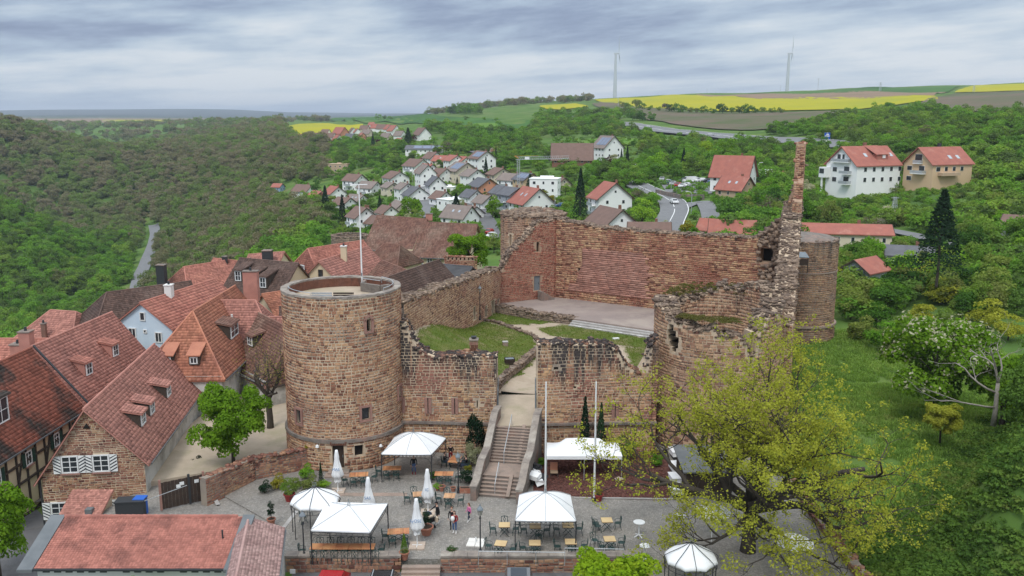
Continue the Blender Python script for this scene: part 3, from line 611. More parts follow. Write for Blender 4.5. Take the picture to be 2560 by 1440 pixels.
cr.v = [(x*(1+r_.uniform(-.004,.006)), y*(1+r_.uniform(-.004,.006)), z + r_.uniform(-.03,.035)) for x, y, z in cr.v]; link('coping', cr, 'coping_stone', tw)
fl = MB().lathe((0,0,0), [(0,13.75),(4.52,13.75),(4.52,13.85),(0,13.85)],48, cap=False); link('platform', fl, 'sand_path', tw)
link('inner_parapet', ring(4.44,4.49,13.8,14.62,64), S_TW, tw)
sh_ = MB(); # stair-head walls on the platform
for (x0, y0, x1, y1) in ((1.4,2.2,1.4,3.8),(1.4,2.2,3.2,1.0),(3.2,1.0,3.9,1.6)): sh_.bar((x0, y0,14.1),(x1, y1,14.1),.3,1.0)
link('stair_head_wall', sh_, 'old_stone', tw)
rl = MB();
def arcpts(r, a0, a1, z, n=14): return [(r*math.cos(a), r*math.sin(a), z) for a in np.linspace(a0, a1, n)]
rl.tube(arcpts(4.4, TA + .9, TA + 2.2,14.95),.028).tube(arcpts(4.4, TA - 1.5, TA - .6,14.95),.028)
for a in (TA + .9, TA + 1.5, TA + 2.2, TA - 1.5, TA - .6): rl.tube([(4.4*math.cos(a),4.4*math.sin(a),14.4),(4.4*math.cos(a),4.4*math.sin(a),14.95)],.025)
rl.tube([(1.4,2.2,15.0),(3.2,1.0,15.0)],.03).tube([(1.4,2.2,14.5),(1.4,2.2,15.0)],.03); link('railing', rl, 'galvanised', tw)
def on_tower(th, z, r=TR):
    a = TA + R(th); return (r*math.cos(a), r*math.sin(a), z), a + math.pi/2
for th, wd, z0, z1, nm in ((18.5,.72,4.3,5.35, 'window'),(-50,.6,3.8,5.0, 'window'),(66,.6,5.15,6.15, 'window')):
    (x, y, z), rz = on_tower(th,(z0+z1)/2,5.02); fr = MB(); hw, hh = wd/2,(z1-z0)/2
    c_, s_ = math.cos(rz), math.sin(rz)
    for dx, dz, w_, h_ in ((0, hh+.09, wd+.36,.18),(0,-hh-.09, wd+.36,.18),(-hw-.09,0,.18,2*hh),(hw+.09,0,.18,2*hh)): fr.box((x+dx*c_, y+dx*s_, z+dz),(w_,.22, h_), rz)
    wnd = link('window', fr, 'red_sandstone', tw); link('pane', MB().box((x*.955, y*.955, z),(wd,.03,2*hh), rz), 'glass', wnd)
(x, y, z), rz = on_tower(24.5,12.25,5.02); fr = MB(); c_, s_ = math.cos(rz), math.sin(rz)
for dx, dz, w_, h_ in ((-.33,0,.22,1.0),(.33,0,.22,1.0),(0,-.58,.8,.16)): fr.box((x+dx*c_, y+dx*s_, z+dz),(w_,.16, h_), rz)
for k in range(5):
    a = R(k*45); fr.box((x+.3*math.cos(a)*c_, y+.3*math.cos(a)*s_, z+.48+.3*math.sin(a)),(.22,.16,.22), rz)
link('arched_surround', fr, 'red_sandstone', tw)
(x, y, z), rz = on_tower(-8,1.3,4.98); dr = link('door', MB().box((x*.95, y*.95, z),(.96,.08,2.1), rz), 'wood_dark', tw); link('handle', MB().box((x*.985+.3*math.cos(rz), y*.985+.3*math.sin(rz), z),(.04,.06,.2), rz), 'iron_grey', dr)
(x, y, z), rz = on_tower(-8,.12,5.5); link('door_step', MB().box((x, y,.12),(1.7,.8,.24), rz).box((x*1.08, y*1.08,.06),(2.1,.9,.12), rz), 'step_stone', tw)
vs = MB(); (x, y, z), rz = on_tower(-8,2.45,5.16)
for k in range(9): dx = (k-4)*.15; vs.box((x+dx*math.cos(rz), y+dx*math.sin(rz),2.52-.003*(k-4)**2),(.12,.1,.34), rz, tilt=(0,(k-4)*.06))
link('relieving_arch', vs, S_TW, tw)
for th, z in ((-27,2.3),(31,1.9)):
    (x, y, _), rz = on_tower(th, z,5.35); wl = thing('wall_lamp', 'small lamp on a bracket on the tower wall ' + ('left of the dark door' if th < 0 else 'right of the dark square opening'), 'wall lamp',(TC[0]+x, TC[1]+y, z))
    link('bracket', MB().bar((0,0,0),(-x*.05,-y*.05,.1),.04,.04), 'iron_dark', wl); link('shade', MB().lathe((0,0,-.12), [(.16,0),(.12,.14),(.03,.22)],10), 'white_paint', wl)
fp = thing('flagpole', 'tall white flagpole standing on the platform of the round tower', 'flagpole',(-13.45,78.0,13.8)); link('pole', MB().tube([(0,0,0),(0,0,9.3)], [.075,.045],8), 'white_paint', fp)
link('crossbar', MB().bar((-.75,0,9.3),(.75,0,9.3),.09,.07), 'white_paint', fp); link('cleat', MB().box((0,-.1,1.3),(.08,.1,.3)), 'iron_grey', fp)
for i,(x, m_, lb) in enumerate(((-15.7, 'galvanised', 'pale metal bench on the tower platform'),(-13.9, 'wood_dark', 'dark slatted bench on the tower platform'))):
    b = thing('bench', lb, 'bench',(x,71.3,13.85))
    for k in range(3): link('slat', MB().box((0,-.15+k*.16,.45),(1.7,.12,.05)), m_, b)
    for k in range(2): link('back_slat', MB().box((0,.26,.62+k*.18),(1.7,.04,.13)), m_, b)
    for sx in (-.7,.7): link('leg', MB().box((sx,0,.22),(.06,.4,.44)), 'iron_dark', b)
# ---- gate walls
TX = -9.6
gw = thing('gate_wall', 'streaked stone wall with arrow slits between the flagpole tower and the gate', 'castle wall',(-5.5,74,0))
A, B = (-10.3,73.9),(-1.35,73.3)
def us(u, A, B, z=8):                                   # distance along the wall face A-B of what is seen at column u
    k = (u - 1280) / F; d = np.array(B) - np.array(A); Ln = np.linalg.norm(d); c = (H - z) * SP
    t = (k * (A[1]*CP + c) - A[0]) / (d[0] - k * d[1] * CP); return float(t * Ln)
tp = prof([(0,12.0),(us(1010, A, B),11.6),(us(1022, A, B),10.6),(us(1040, A, B),9.4),(us(1055, A, B),8.9),(us(1075, A, B),8.65),(9,8.75)])
hs = [(round(us(u, A, B,4.5)-.05,3), round(us(u, A, B,4.5)+.05,3),3.6,4.9,.6) for u in (1004,1070,1137)] + [(round(us(1193, A, B,4.5)-.05,3), round(us(1193, A, B,4.5)+.05,3),4.1,4.8,.6)]
masonry(gw, line_map(A, B),0, tp, S_FW, MATS['mortar_tan'], thick=1.7, holes=hs, sw=.42, sh=.25, nind=300, seed=31, depth=.05, both=True, rub=.6, ragged=.25, rubsize=.42)
link('string_course', MB().bar((-10.0-gw.location.x,73.74-74,2.75),(-1.35+5.5,73.15-74,2.75),.34,.2), 'old_stone', gw)
masonry(gw, line_map((-10.2,73.78),(-1.37,73.18)),0, lambda s: 2.65+0*np.asarray(s), S_FW, MATS['mortar_tan'], thick=.2, sw=.42, sh=.24, seed=36, rub=0)
for u in (1004,1070,1137):
    f_s, _, _ = line_map(A, B); c_s = us(u, A, B,4.5); rz_s = math.atan2(B[1]-A[1], B[0]-A[0])
    for dx in (-.17,.17): x, y = f_s(c_s+dx,.02); link('slit_jamb', MB().box((x+5.5, y-74,4.25),(.26,.1,1.45), rz_s), 'red_sandstone', gw)
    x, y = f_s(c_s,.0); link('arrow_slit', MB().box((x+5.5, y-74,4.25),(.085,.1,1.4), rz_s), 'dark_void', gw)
link('end_quoins', MB().box((4.17,0.2,4.35),(.06,1.72,8.7)), S_FW, gw)
gr_ = thing('gate_wall', 'streaked stone wall right of the gate with a deep notch at its end', 'castle wall',(7,74,0))
A, B = (2.2,73.2),(12.6,73.6)
P2 = [(1345,9.75),(1400,9.95),(1470,9.85),(1520,9.8),(1545,9.3),(1556,8.6),(1572,7.8),(1588,7.3),(1612,7.25),(1618,8.6),(1622,9.6),(1640,10.3)]
tp = prof([(max(0, us(u, A, B)), z) for u, z in P2] + [(12,10.4)])
hs = [(round(us(1538, A, B,4)-.05,3), round(us(1538, A, B,4)+.05,3),3.3,4.6,.6),(round(us(1390, A, B,7.5)-.2,3), round(us(1390, A, B,7.5)+.2,3),7.6,7.85,.5),(round(us(1437, A, B,6)-.12,3), round(us(1437, A, B,6)+.12,3),5.9,6.1,.5)]
masonry(gr_, line_map(A, B),0, tp, S_FW, MATS['mortar_tan'], thick=1.7, holes=hs, sw=.42, sh=.25, nind=300, seed=41, depth=.05, both=True, rub=.6, ragged=.25, rubsize=.42)
f_s, _, _ = line_map(A, B); c_s = us(1538, A, B,4)
for dx in (-.17,.17): x, y = f_s(c_s+dx,.02); link('slit_jamb', MB().box((x-7, y-74,3.95),(.26,.1,1.4),.038), 'red_sandstone', gr_)
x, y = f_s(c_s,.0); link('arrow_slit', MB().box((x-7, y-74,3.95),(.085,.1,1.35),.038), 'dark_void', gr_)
masonry(gr_, line_map((2.2,74.9),(2.2,73.2),-1),0, lambda s: 9.6+0*np.asarray(s), S_FW, MATS['mortar_tan'], thick=.1, sw=.5, sh=.26, seed=47, rub=0)
link('string_course', MB().bar((2.2-7,73.04-74,2.75),(12.6-7,73.44-74,2.75),.3,.2), 'old_stone', gr_)
for side, x, y0, lb in ((-1,-1.22,73.2, 'grey iron gate leaf standing open against the wall left of the gateway'),(1,2.05,73.0, 'grey iron gate leaf standing open right of the gateway')):
    g = thing('gate_leaf', lb, 'gate',(x, y0,3.35)); hh = lambda t: 2.35 + .75*math.sin(t*math.pi/2)
    mb = MB().tube([(0,.0,0),(0,.0, hh(0))],.04,6).tube([(0,1.7,0),(0,1.7, hh(1))],.04,6).bar((0,0,.1),(0,1.7,.1),.05,.08)
    mb.tube([(0,1.7*t, hh(t)) for t in np.linspace(0,1,8)],.035,6); link('frame', mb, 'iron_grey', g)
    for k in range(9): t = (k+1)/10; link('bar', MB().box((0,1.7*t,.1+hh(t)/2),(.03,.03, hh(t)-.15)), 'iron_grey', g)
    link('sheet', MB().box((0,.85,1.2),(.012,1.6,1.0)), 'iron_grey', g)
# gateway path: from the stair head up to the court
struct('gate_path', MB().slab([(-1.3,71.2,3.3),(2.1,71.2,3.3),(2.9,77.5,4.02),(-1.3,77.5,4.02)],.6), 'sand_path')
# ---- staircase
st = thing('staircase', 'double flight of sandstone steps climbing from the cafe terrace to the gate', 'stairs',(-1,64.1,0))
ax0, ax1 = np.array([-1.05,64.1]), np.array([.35,71.4]); dv = (ax1-ax0)/np.linalg.norm(ax1-ax0); nv = np.array([dv[1],-dv[0]]); hw = 1.55
def sp(d, off): p = ax0 + dv*d + nv*off; return (p[0]+1, p[1]-64.1)
d_ = 0; z_ = 0; k = 0
for fl_ in range(2):
    for i in range(6 if fl_ == 0 else 12):
        z_ += .2 if fl_ == 0 else .175; run = .29 if fl_ == 0 else .24
        last = (fl_ == 0 and i == 5); run2 = 2.6 if last else run
        link('landing' if last else 'step', MB().prism([sp(d_,-hw), sp(d_, hw), sp(d_+run2+.02, hw), sp(d_+run2+.02,-hw)][::1], max(-.1, z_-.6), z_-.05), 'old_stone', st)
        link('tread', MB().prism([sp(d_-.03,-hw), sp(d_-.03, hw), sp(d_+run2, hw), sp(d_+run2,-hw)], z_-.05, z_), 'step_stone', st); d_ += run2
mk = MB()
for (da, za, db, zb2) in ((-.1,.05,1.55,1.2),(4.25,1.2,7.2,3.3)):
    a = sp(da,.75); b = sp(db,.75); mk.bar((a[0], a[1], za+.10),(b[0], b[1], zb2+.10),.28,.2)
link('ramp_strip', mk, 'step_stone', st)
for nm, off in (('left',-1),('right',1)):
    for (da, za, db, zb2) in (((.3,.0,1.9,1.2),(3.9,1.2,7.3,3.3)) if off < 0 else ()):
        a = sp(da,-.35); b = sp(db,-.35); hr = MB().tube([(a[0], a[1], za),(a[0], a[1], za+.95),(b[0], b[1], zb2+.95),(b[0], b[1], zb2)],.03,6); link('handrail', hr, 'galvanised', st)
hr = MB()
for nm, lbl, off in (('stair_parapet', 'sloping stone parapet along the left of the gate stairs',-1),('stair_parapet', 'sloping stone parapet along the right of the gate stairs',1)):
    o = thing(nm, lbl, 'parapet',(0,67,0)); pr = [(-.9,1.0),(.2,1.15),(1.9,2.1),(4.0,2.3),(7.1,4.3),(8.6,4.35)]; mb = MB(); mc = MB()
    for (d0, z0),(d1, z1) in zip(pr[:-1], pr[1:]):
        o0, o1 = off*(hw+.02), off*(hw+.47); P4 = [ax0+dv*d0+nv*o0, ax0+dv*d0+nv*o1, ax0+dv*d1+nv*o1, ax0+dv*d1+nv*o0]
        if off < 0: P4 = P4[::-1]; zz = [z1, z1, z0, z0]
        else: zz = [z0, z0, z1, z1]
        P4 = [(p[0], p[1]-67) for p in P4]; mb.prism(P4,0, zz)
        c0 = ax0+dv*d0+nv*off*(hw+.24); c1 = ax0+dv*d1+nv*off*(hw+.24); mc.bar((c0[0], c0[1]-67, z0+.09),(c1[0], c1[1]-67, z1+.09),.58,.18)
    link('wall', mb, 'old_stone', o); link('coping', mc, 'coping_stone', o)
# ---- curtain wall on the town side of the court
cw = thing('curtain_wall', 'long weathered wall with small doorways on the left side of the court', 'castle wall',(-6,98,0))
A, B = (-10.2,81.6),(-1.5,114.0); LnW = float(np.hypot(B[0]-A[0], B[1]-A[1])); tp = prof([(0,11.9),(LnW*.35,11.1),(LnW,9.5)])
def tw_(f0, w): s = LnW*f0; return (round(s-w/2,3), round(s+w/2,3))
hs = [(*tw_(.66,.7),5.1,6.7,.5),(*tw_(.80,.8),4.4,5.8,.5),(*tw_(.895,1.4),4.1,5.9,.8),(*tw_(.965,.6),4.2,5.6,.5)]
masonry(cw, line_map(A, B),2.0, tp, S_RT, MATS['mortar_tan'], thick=1.7, holes=hs, sw=.42, sh=.24, seed=51, depth=.06, rub=1.0, both=True, ragged=.4, rubsize=.45, inner=S_GR)
masonry(cw, line_map((-11.8,81.7),(-10.2,81.6),1),2.0, lambda s: 11.7+0*np.asarray(s), S_FW, MATS['mortar_grey'], thick=.3, sw=.4, sh=.25, seed=52, rub=0)
# broken shoulder between tower and wall
r_ = np.random.default_rng(60); n = 420; tt_ = r_.random(n); P = np.stack([-10.6 + tt_*1.7 + r_.uniform(-.5,.5, n),78.6 - tt_*3.2 + r_.uniform(-1.3,1.3, n),11.6 - tt_*3.2 - r_.random(n)**2*2.2],1)
V2, F2, tn = rocks(P - np.array([-6,98,0]), r_.uniform(.3,.8, n),61); stuff('broken_masonry', arr_mesh('broken_masonry', V2, F2, tone=tn*.45), S_GR, cw)
# ---- stage wall (back of the court)
sw_ = thing('stage_wall', 'high red sandstone wall behind the open-air stage, patched with pink blocks', 'castle wall',(18,111,0))
A, B = (5.6,118.4),(33.3,102.0)
P3 = [(1395,15.5),(1430,15.1),(1500,14.7),(1600,14.55),(1700,14.6),(1800,14.65),(1885,14.8),(1905,15.6),(1925,16.3),(1945,17.3),(1956,18.8),(1966,20.6),(1976,21.8),(1986,23.4)]
tp = prof([(max(0, us(u, A, B,10)), z) for u, z in P3]); a = us(1916, A, B,12.5)
hs = [(round(a-.75,3), round(a+.75,3),11.9,13.6,1.6),(round(us(1448, A, B,8)-.18,3), round(us(1448, A, B,8)+.18,3),8.6,9.1,.4)]
masonry(sw_, line_map(A, B),3.6, tp, S_ST, MATS['mortar_red'], thick=2.0, holes=hs, sw=.52, sh=.26, seed=71, depth=.09, rub=.9, both=False, ragged=.28, rubsize=.4, gap=.012, inner=S_GR)
# smooth repair of pink ashlar
ia, ib = us(1455, A, B,8), us(1612, A, B,8)
mat('pink_ashlar',(.40,.215,.165),(.34,.165,.125), scale=.6, rough=.95, rnd=.28, bump=.3, bscale=8, rmode='island')
f_, nf_, _ = line_map(A, B); z = 5.9; rr = np.random.default_rng(77); V = []; Fc = []
while z < 11.6:
    hh = rr.uniform(.2,.3); s = ia - (0 if z > 6.8 else .8) - max(0,(9.6-z))*.35
    while s < ib - max(0, z-10.6)*.6:
        w_ = rr.uniform(.7,1.6); p = [(s+.01, z+.01),(s+w_-.01, z+.01),(s+w_-.01, z+hh-.01),(s+.01, z+hh-.01)]; o = len(V)
        for off in (0.02,.10 + rr.uniform(0,.012)):
            for (a_, b_) in p: x, y = f_(a_, off); V.append((x-18, y-111, b_))
        Fc += [(o+4, o+5, o+6, o+7),(o, o+1, o+5, o+4),(o+2, o+3, o+7, o+6),(o+1, o+2, o+6, o+5),(o+3, o, o+4, o+7)]; s += w_
    z += hh
stuff('ashlar_patch', arr_mesh('ashlar_patch', V, Fc), 'pink_ashlar', sw_)
for u, wdt in ():
    s = us(u, A, B,9); mb = MB(); x, y = f_(s,.06); x2, y2 = f_(s+.45,.06); mb.bar((x-18, y-111,4.7),(x-18, y-111,12.6),.32,.22); link('pilaster', mb, S_ST, sw_)
# grey broken core round the hole at its right end
n = 700; s = us(1897, A, B,13) + r_.uniform(0,4.2, n); zz = r_.uniform(8.5,17.5, n); k = (zz < tp(s)+.2) & ~((abs(s-a) < .8) & (abs(zz-12.75) < 1.0)); s, zz = s[k], zz[k]; k2 = r_.random(len(s)) < np.clip((s - us(1890, A, B,13))/3 + (zz-10)/12,0,1); s, zz = s[k2], zz[k2]
x, y = f_(s, r_.uniform(0,.25, len(s))); V2, F2, tn = rocks(np.stack([x, y, zz],1) - np.array([18,111,0]), r_.uniform(.3,.7, len(s)),78); stuff('broken_core', arr_mesh('broken_core', V2, F2, tone=tn*.8), S_GR, sw_)
# ---- far round tower and its red wing
NC = (3.0,124.3); nt_ = thing('corner_tower', 'broken round tower with a rubble heap on top behind the left court corner', 'tower',(NC[0], NC[1],0)); NA = math.atan2(-NC[1],-NC[0])
def ta(th, w, r=4.6): s = (R(th) + math.pi*.8) * r; return (round(s-w/2,3), round(s+w/2,3))
masonry(nt_, arc_map(NC,4.6, NA - math.pi*.8, NA + math.pi*.8),0, lambda s: 15.55 + 0*np.asarray(s), S_RT, MATS['mortar_tan'], thick=1.6, holes=[(*ta(-43,.42),11.4,13.0,.6)], sw=.4, sh=.23, seed=81, rub=.9, ragged=.3, rubsize=.45, inner=S_GR)
link('infill', MB().lathe((0,0,0), [(3.3,14.6),(2.6,15.5),(1.4,16.0),(.05,16.2)],20), 'old_stone', nt_)
n = 500; a = r_.uniform(0,6.28, n); rr2 = 4.4*np.sqrt(r_.random(n)); V2, F2, tn = rocks(np.stack([rr2*np.cos(a), rr2*np.sin(a),16.15 - rr2*.16 + r_.uniform(-.1,.2, n)],1), r_.uniform(.35,.8, n),83); stuff('top_rubble', arr_mesh('top_rubble', V2, F2, tone=tn), S_GR, nt_)
wg = thing('wing_wall', 'red stepped ruin wall with a grey metal door, its left edge broken off in a slope', 'castle wall',(2,116,0)); A, B = (-1.7,114.2),(6.2,118.3)
P4 = [(1255,8.9),(1268,10.4),(1278,11.6),(1296,12.2),(1312,13.2),(1330,14.0),(1345,15.2),(1395,15.5)]
tp = prof([(max(0, us(u, A, B,10)), z) for u, z in P4]); Lw = float(np.hypot(B[0]-A[0], B[1]-A[1])); d0 = us(1343, A, B,7); w0 = us(1345, A, B,12)
masonry(wg, line_map(A, B),3.5, tp, stone_mat('wing_stone', [(.2,.085,.065),(.31,.13,.10),(.37,.18,.13),(.40,.24,.17)], red=(.30,.10,.075), redw=(.45,.6), rs=.2, zt=15, zlen=3, zs=.3, streak=.5, dusk=.2), MATS['mortar_red'], thick=1.5, holes=[(round(d0-.48,3), round(d0+.48,3),5.95,7.95,.3),(round(w0-.22,3), round(w0+.22,3),11.2,12.5,.6)], sw=.42, sh=.2, seed=91, rub=1.2, ragged=.5, rubsize=.5, inner=S_GR)
f_, nf_, _ = line_map(A, B); x, y = f_(d0,-.22); dr = link('door', MB().box((x-2, y-116,6.95),(.95,.06,2.0), math.atan2(B[1]-A[1], B[0]-A[0])), 'iron_grey', wg); x, y = f_(d0+.3,-.17); link('handle', MB().box((x-2, y-116,6.9),(.05,.05,.2)), 'iron_dark', dr)
ds_ = thing('door_steps', 'short flight of stone steps below the grey metal door', 'steps',(4.1,115.2, SZ))
for k in range(6): x, y = f_(d0 + .15 + .33*k,.75); link('step', MB().box((x-4.1, y-115.2,(1.2-.2*k)/2),(.36,1.1,1.2-.2*k), math.atan2(B[1]-A[1], B[0]-A[0])), 'old_stone', ds_)
# ---- high shield wall seen end-on
hw_ = thing('shield_wall', 'very tall narrow ruin wall seen end-on, its stepped crest climbing to a sharp pinnacle', 'castle wall',(29,91,0)); A, B = (25.3,77.5),(34.2,104.3)
dd = np.array(B) - np.array(A); LH = float(np.linalg.norm(dd)); yy2 = lambda Y: (Y - A[1]) / dd[1] * LH
tp = prof([(0,10.6),(yy2(80),11.8),(yy2(83),13.2),(yy2(87),14.6),(yy2(90.5),16.0),(yy2(93),16.9),(yy2(95.5),17.6),(yy2(95.8),18.0),(yy2(98.3),18.4),(LH,19.0)])
PIN = prof([(0,19.6),(.8,20.2),(.9,21.6),(1.9,22.2),(2.0,24.0),(2.9,24.3),(3.0,25.9),(4.2,26.1),(6,25.8)])
_pA = np.array(A) + dd*(98.6 - A[1])/dd[1]; masonry(hw_, line_map(tuple(_pA), B),17.5, PIN, S_ST, MATS['mortar_red'], thick=1.0, sw=.4, sh=.24, seed=108, rub=.3, both=True, ds=.07)
for sp_, zp0, zp1 in ((0,17.5,19.6),(.73,19.4,21.6),(1.82,21.4,24.0),(2.82,23.8,25.9)):
    _q = _pA + dd/LH*sp_; masonry(hw_, line_map(tuple(_q + np.array([-dd[1], dd[0]])/LH*1.02), tuple(_q)), zp0, lambda s, zp1=zp1: zp1+0*np.asarray(s), S_ST, MATS['mortar_red'], thick=.15, sw=.34, sh=.22, seed=109+int(sp_*9), rub=0)
masonry(hw_, line_map(A, B),0, tp, S_RT, MATS['mortar_tan'], thick=1.9, sw=.42, sh=.25, seed=101, rub=.9, ragged=.35, both=True, rubsize=.5, ds=.35, inner=S_GR)
masonry(hw_, line_map((23.5,78.15),(25.3,77.5),1),0, lambda s: 10.5+0*np.asarray(s), S_RT, MATS['mortar_tan'], thick=.3, sw=.4, sh=.25, seed=103, rub=0)
for (ya, z0, z1) in ((95.6,16.8,17.6),):
    p = np.array(A) + dd*(ya - A[1])/dd[1]; n2 = np.array([-dd[1], dd[0]])/LH; p2 = p + n2*1.9
    masonry(hw_, line_map(tuple(p2), tuple(p),1), z0-.3, lambda s, z1=z1: z1+0*np.asarray(s), S_ST, MATS['mortar_red'], thick=.2, sw=.36, sh=.24, seed=int(ya), rub=0)
# ---- broken round tower at the right front
RC = (18.5,77.6); rt = thing('ruined_tower', 'broken round tower with a jagged hole in its side behind the oak', 'tower',(RC[0], RC[1],0)); RA = math.atan2(-RC[1],-RC[0]); RR = 5.6
full = (RA - math.pi*1.0, RA + math.pi*.999)
def rth(th): return (R(th) + math.pi) * RR
tp = prof([(rth(-180),13.2),(rth(-150),12.2),(rth(-120),12.0),(rth(-88),12.7),(rth(-50),12.0),(rth(-20),11.4),(rth(10),11.1),(rth(24),10.4),(rth(30),9.4),(rth(36),9.2),(rth(40),11.4),(rth(55),12.5),(rth(90),12.9),(rth(130),13.9),(rth(150),13.6),(rth(180),13.2)])
hs = []
for z0, z1, a0, a1 in ((8.9,9.3,-42,-37),(9.3,9.8,-46,-35),(9.8,10.3,-48,-34.5),(10.3,10.8,-49,-38),(10.8,11.3,-47,-41)): hs.append((round(rth(a0),3), round(rth(a1),3), z0, z1,1.2))
hs.append((round(rth(30),3), round(rth(33),3),7.8,11.2,1.2))
masonry(rt, arc_map(RC, RR, *full),-1.0, tp, S_RT, MATS['mortar_tan'], thick=1.7, holes=hs, sw=.46, sh=.27, nind=300, seed=111, depth=.06, both=True, rub=1.0, ragged=.8, rubsize=.5, ds=.3, inner=S_GR)
link('infill', MB().lathe((0,0,0), [(3.95,9.0),(.05,9.3)],20, cap=False), 'old_stone', rt)
n = 260; th = R(140) + r_.random(n)*R(110); n_in = r_.uniform(3.9,5.7, n); tgs = np.stack([n_in*np.cos(RA+th), n_in*np.sin(RA+th),12.9 + r_.uniform(-.3,.5, n)],1)
n = 240; th2 = R(-40) + r_.random(n)*R(60); q2 = r_.uniform(4.0,5.6, n); tg2 = np.stack([q2*np.cos(RA+th2), q2*np.sin(RA+th2),12.05+r_.uniform(-.05,.1, n)],1)
CREST_TUFTS = np.concatenate([tgs, tg2]) + np.array([RC[0], RC[1],0])
# ---- tower at the end of the shield wall
FC = (38.7,116.5); ft = thing('end_tower', 'intact round tower with a stone belt near its foot in the meadow', 'tower',(FC[0], FC[1],0)); FA = math.atan2(-FC[1],-FC[0])
masonry(ft, arc_map(FC,4.45, FA - math.pi*.75, FA + math.pi*.75),2.0, lambda s: 13.1 + 0*np.asarray(s), S_FT, MATS['mortar_grey'], thick=1.2, sw=.42, sh=.24, seed=121, rub=.5, ragged=.2, rubsize=.35, inner=S_GR)
masonry(ft, arc_map(FC,4.62, FA - math.pi*.75, FA + math.pi*.75),-.6, lambda s: 2.0 + 0*np.asarray(s), S_FT, MATS['mortar_grey'], thick=1.2, sw=.46, sh=.24, seed=122, rub=0)
link('belt', ring(4.3,4.80,1.85,2.1,48), 'step_stone', ft); link('belt', ring(4.3,4.54,9.0,9.15,48), 'step_stone', ft); link('cap', MB().lathe((0,0,0), [(4.4,13.05),(3.4,13.5),(1.5,13.8),(.02,13.9)],32), 'old_stone', ft)
bl = thing('timber_balcony', 'small dark timber balcony between the high wall and the end tower', 'balcony', py(2001,650,110.5))
link('roof', MB().slab([(-.95,-.75,.55),(.85,-.75,.45),(.75,.5,.95),(-.95,.5,1.0)],.1), 'iron_grey', bl); link('floor', MB().box((-.1,0,-.5),(1.8,1.0,.1)), 'wood_dark', bl)
for x in (-.9,.75): link('post', MB().bar((x,-.6,-1.6),(x,-.6,.5),.1,.1), 'wood_dark', bl)
link('boarding', MB().box((-.1,-.6,-.15),(1.7,.06,.7)), 'wood_dark', bl)
# ---- low walls and small stonework in the court
def low_wall(name, lb, pts, h, wd, seed, m=S_GR, zf=None, ragged=.12):
    o = thing(name, lb, 'low wall',(pts[0][0], pts[0][1],0)); p = np.array(pts, float); seg = np.r_[0, np.cumsum(np.linalg.norm(np.diff(p, axis=0), axis=1))]; LT = float(seg[-1])
    def f(s, off):
        s = np.asarray(s, float); x = np.interp(s, seg, p[:,0]); y = np.interp(s, seg, p[:,1]); x2 = np.interp(s+.05, seg, p[:,0]); y2 = np.interp(s+.05, seg, p[:,1]); x1 = np.interp(s-.05, seg, p[:,0]); y1 = np.interp(s-.05, seg, p[:,1])
        dx, dy = x2-x1, y2-y1; l = np.hypot(dx, dy)+1e-9; return x + dy/l*off, y - dx/l*off
    nf = lambda s: (0*s,-1+0*s); zb = min(float(zf(*q_)) for q_ in pts) - .3
    masonry(o,(f, nf, LT), zb, lambda s: zf(np.interp(s, seg, p[:,0]), np.interp(s, seg, p[:,1])) + (h(s/LT) if callable(h) else h), m, MATS['mortar_grey'], thick=wd, sw=.4, sh=.2, seed=seed, rub=.7, both=True, ragged=ragged, rubsize=.35, ds=.4); return o
zc4 = lambda x, y: courtz(np.asarray(x, float), np.asarray(y, float))
low_wall('low_wall', 'low stone wall edging the path inside the castle gate', [q(1243,1000,3.8), q(1262,968,4), q(1310,925,4), q(1348,885,4)],.75,.5,131, zf=zc4)
low_wall('low_wall', 'ruined low wall in front of the stage, lower towards its steps', [q(1232,782,4), q(1330,800,4), q(1436,812,4)], lambda t: 1.15 - .35*t,1.1,133, zf=lambda x, y: 4.0 + 0*np.asarray(x), ragged=.3)
low_wall('lawn_kerb', 'curved kerb of rough stones along the edge of the castle lawn', [q(1190,797,4.3), q(1240,808,4.1), q(1290,828,4), q(1330,842,4), q(1344,858,4)],.22,.35,135, zf=zc4)
ch = thing('brick_chimney', 'square brick pillar with a black metal cap rising behind the left gate wall', 'chimney',(*q(1185,900,6),4)); cb = MB();
link('core', MB().box((0,0,2.0),(.7,.7,4.0)), 'mortar_red', ch); k_ = 0
for zi in range(13):
    for sx, sy, lx, ly in ((-.18,-.36,.34,.05),(.18,-.36,.34,.05),(-.36,.0,.05,.66),(.36,.0,.05,.66)): link('brick', MB().box((sx + (.06 if zi % 2 else -.06)*(lx > .2), sy,.35+zi*.28),(lx*.95, ly,.25)), S_TW if zi % 3 else 'red_sandstone', ch)
link('cap', MB().box((0,0,4.05),(.9,.9,.12)), 'coping_stone', ch); link('cowl', MB().box((0,0,4.3),(.5,.5,.1)).lathe((0,0,4.1), [(.18,0),(.18,.2)],8), 'iron_dark', ch)
for i,(u, v, s, lb) in enumerate(((1128,822,.75, 'squared stone block on the castle lawn near the far wall'),(1263,873,.55, 'small squared stone block in the middle of the castle lawn'))):
    x, y = q(u, v,5.4 if i == 0 else 4.0); z = float(courtz(x, y)); o = thing('stone_block', lb, 'stone block',(x, y, z)); link('body', MB().box((0,0, s*.45),(s, s, s*.9),.2), 'step_stone', o); link('top_slab', MB().box((0,0, s*.93),(s*1.08, s*1.08, s*.1),.2), 'kerb_stone', o)
x, y = q(1274,920,4); bn = thing('wooden_bin', 'dark slatted wooden bin standing on the castle lawn', 'bin',(x, y,4.05),.15)
for k in range(6):
    for sy in (-.42,.42): link('slat', MB().box((-.37+k*.15, sy,.5),(.13,.05,1.0)), 'wood_dark', bn)
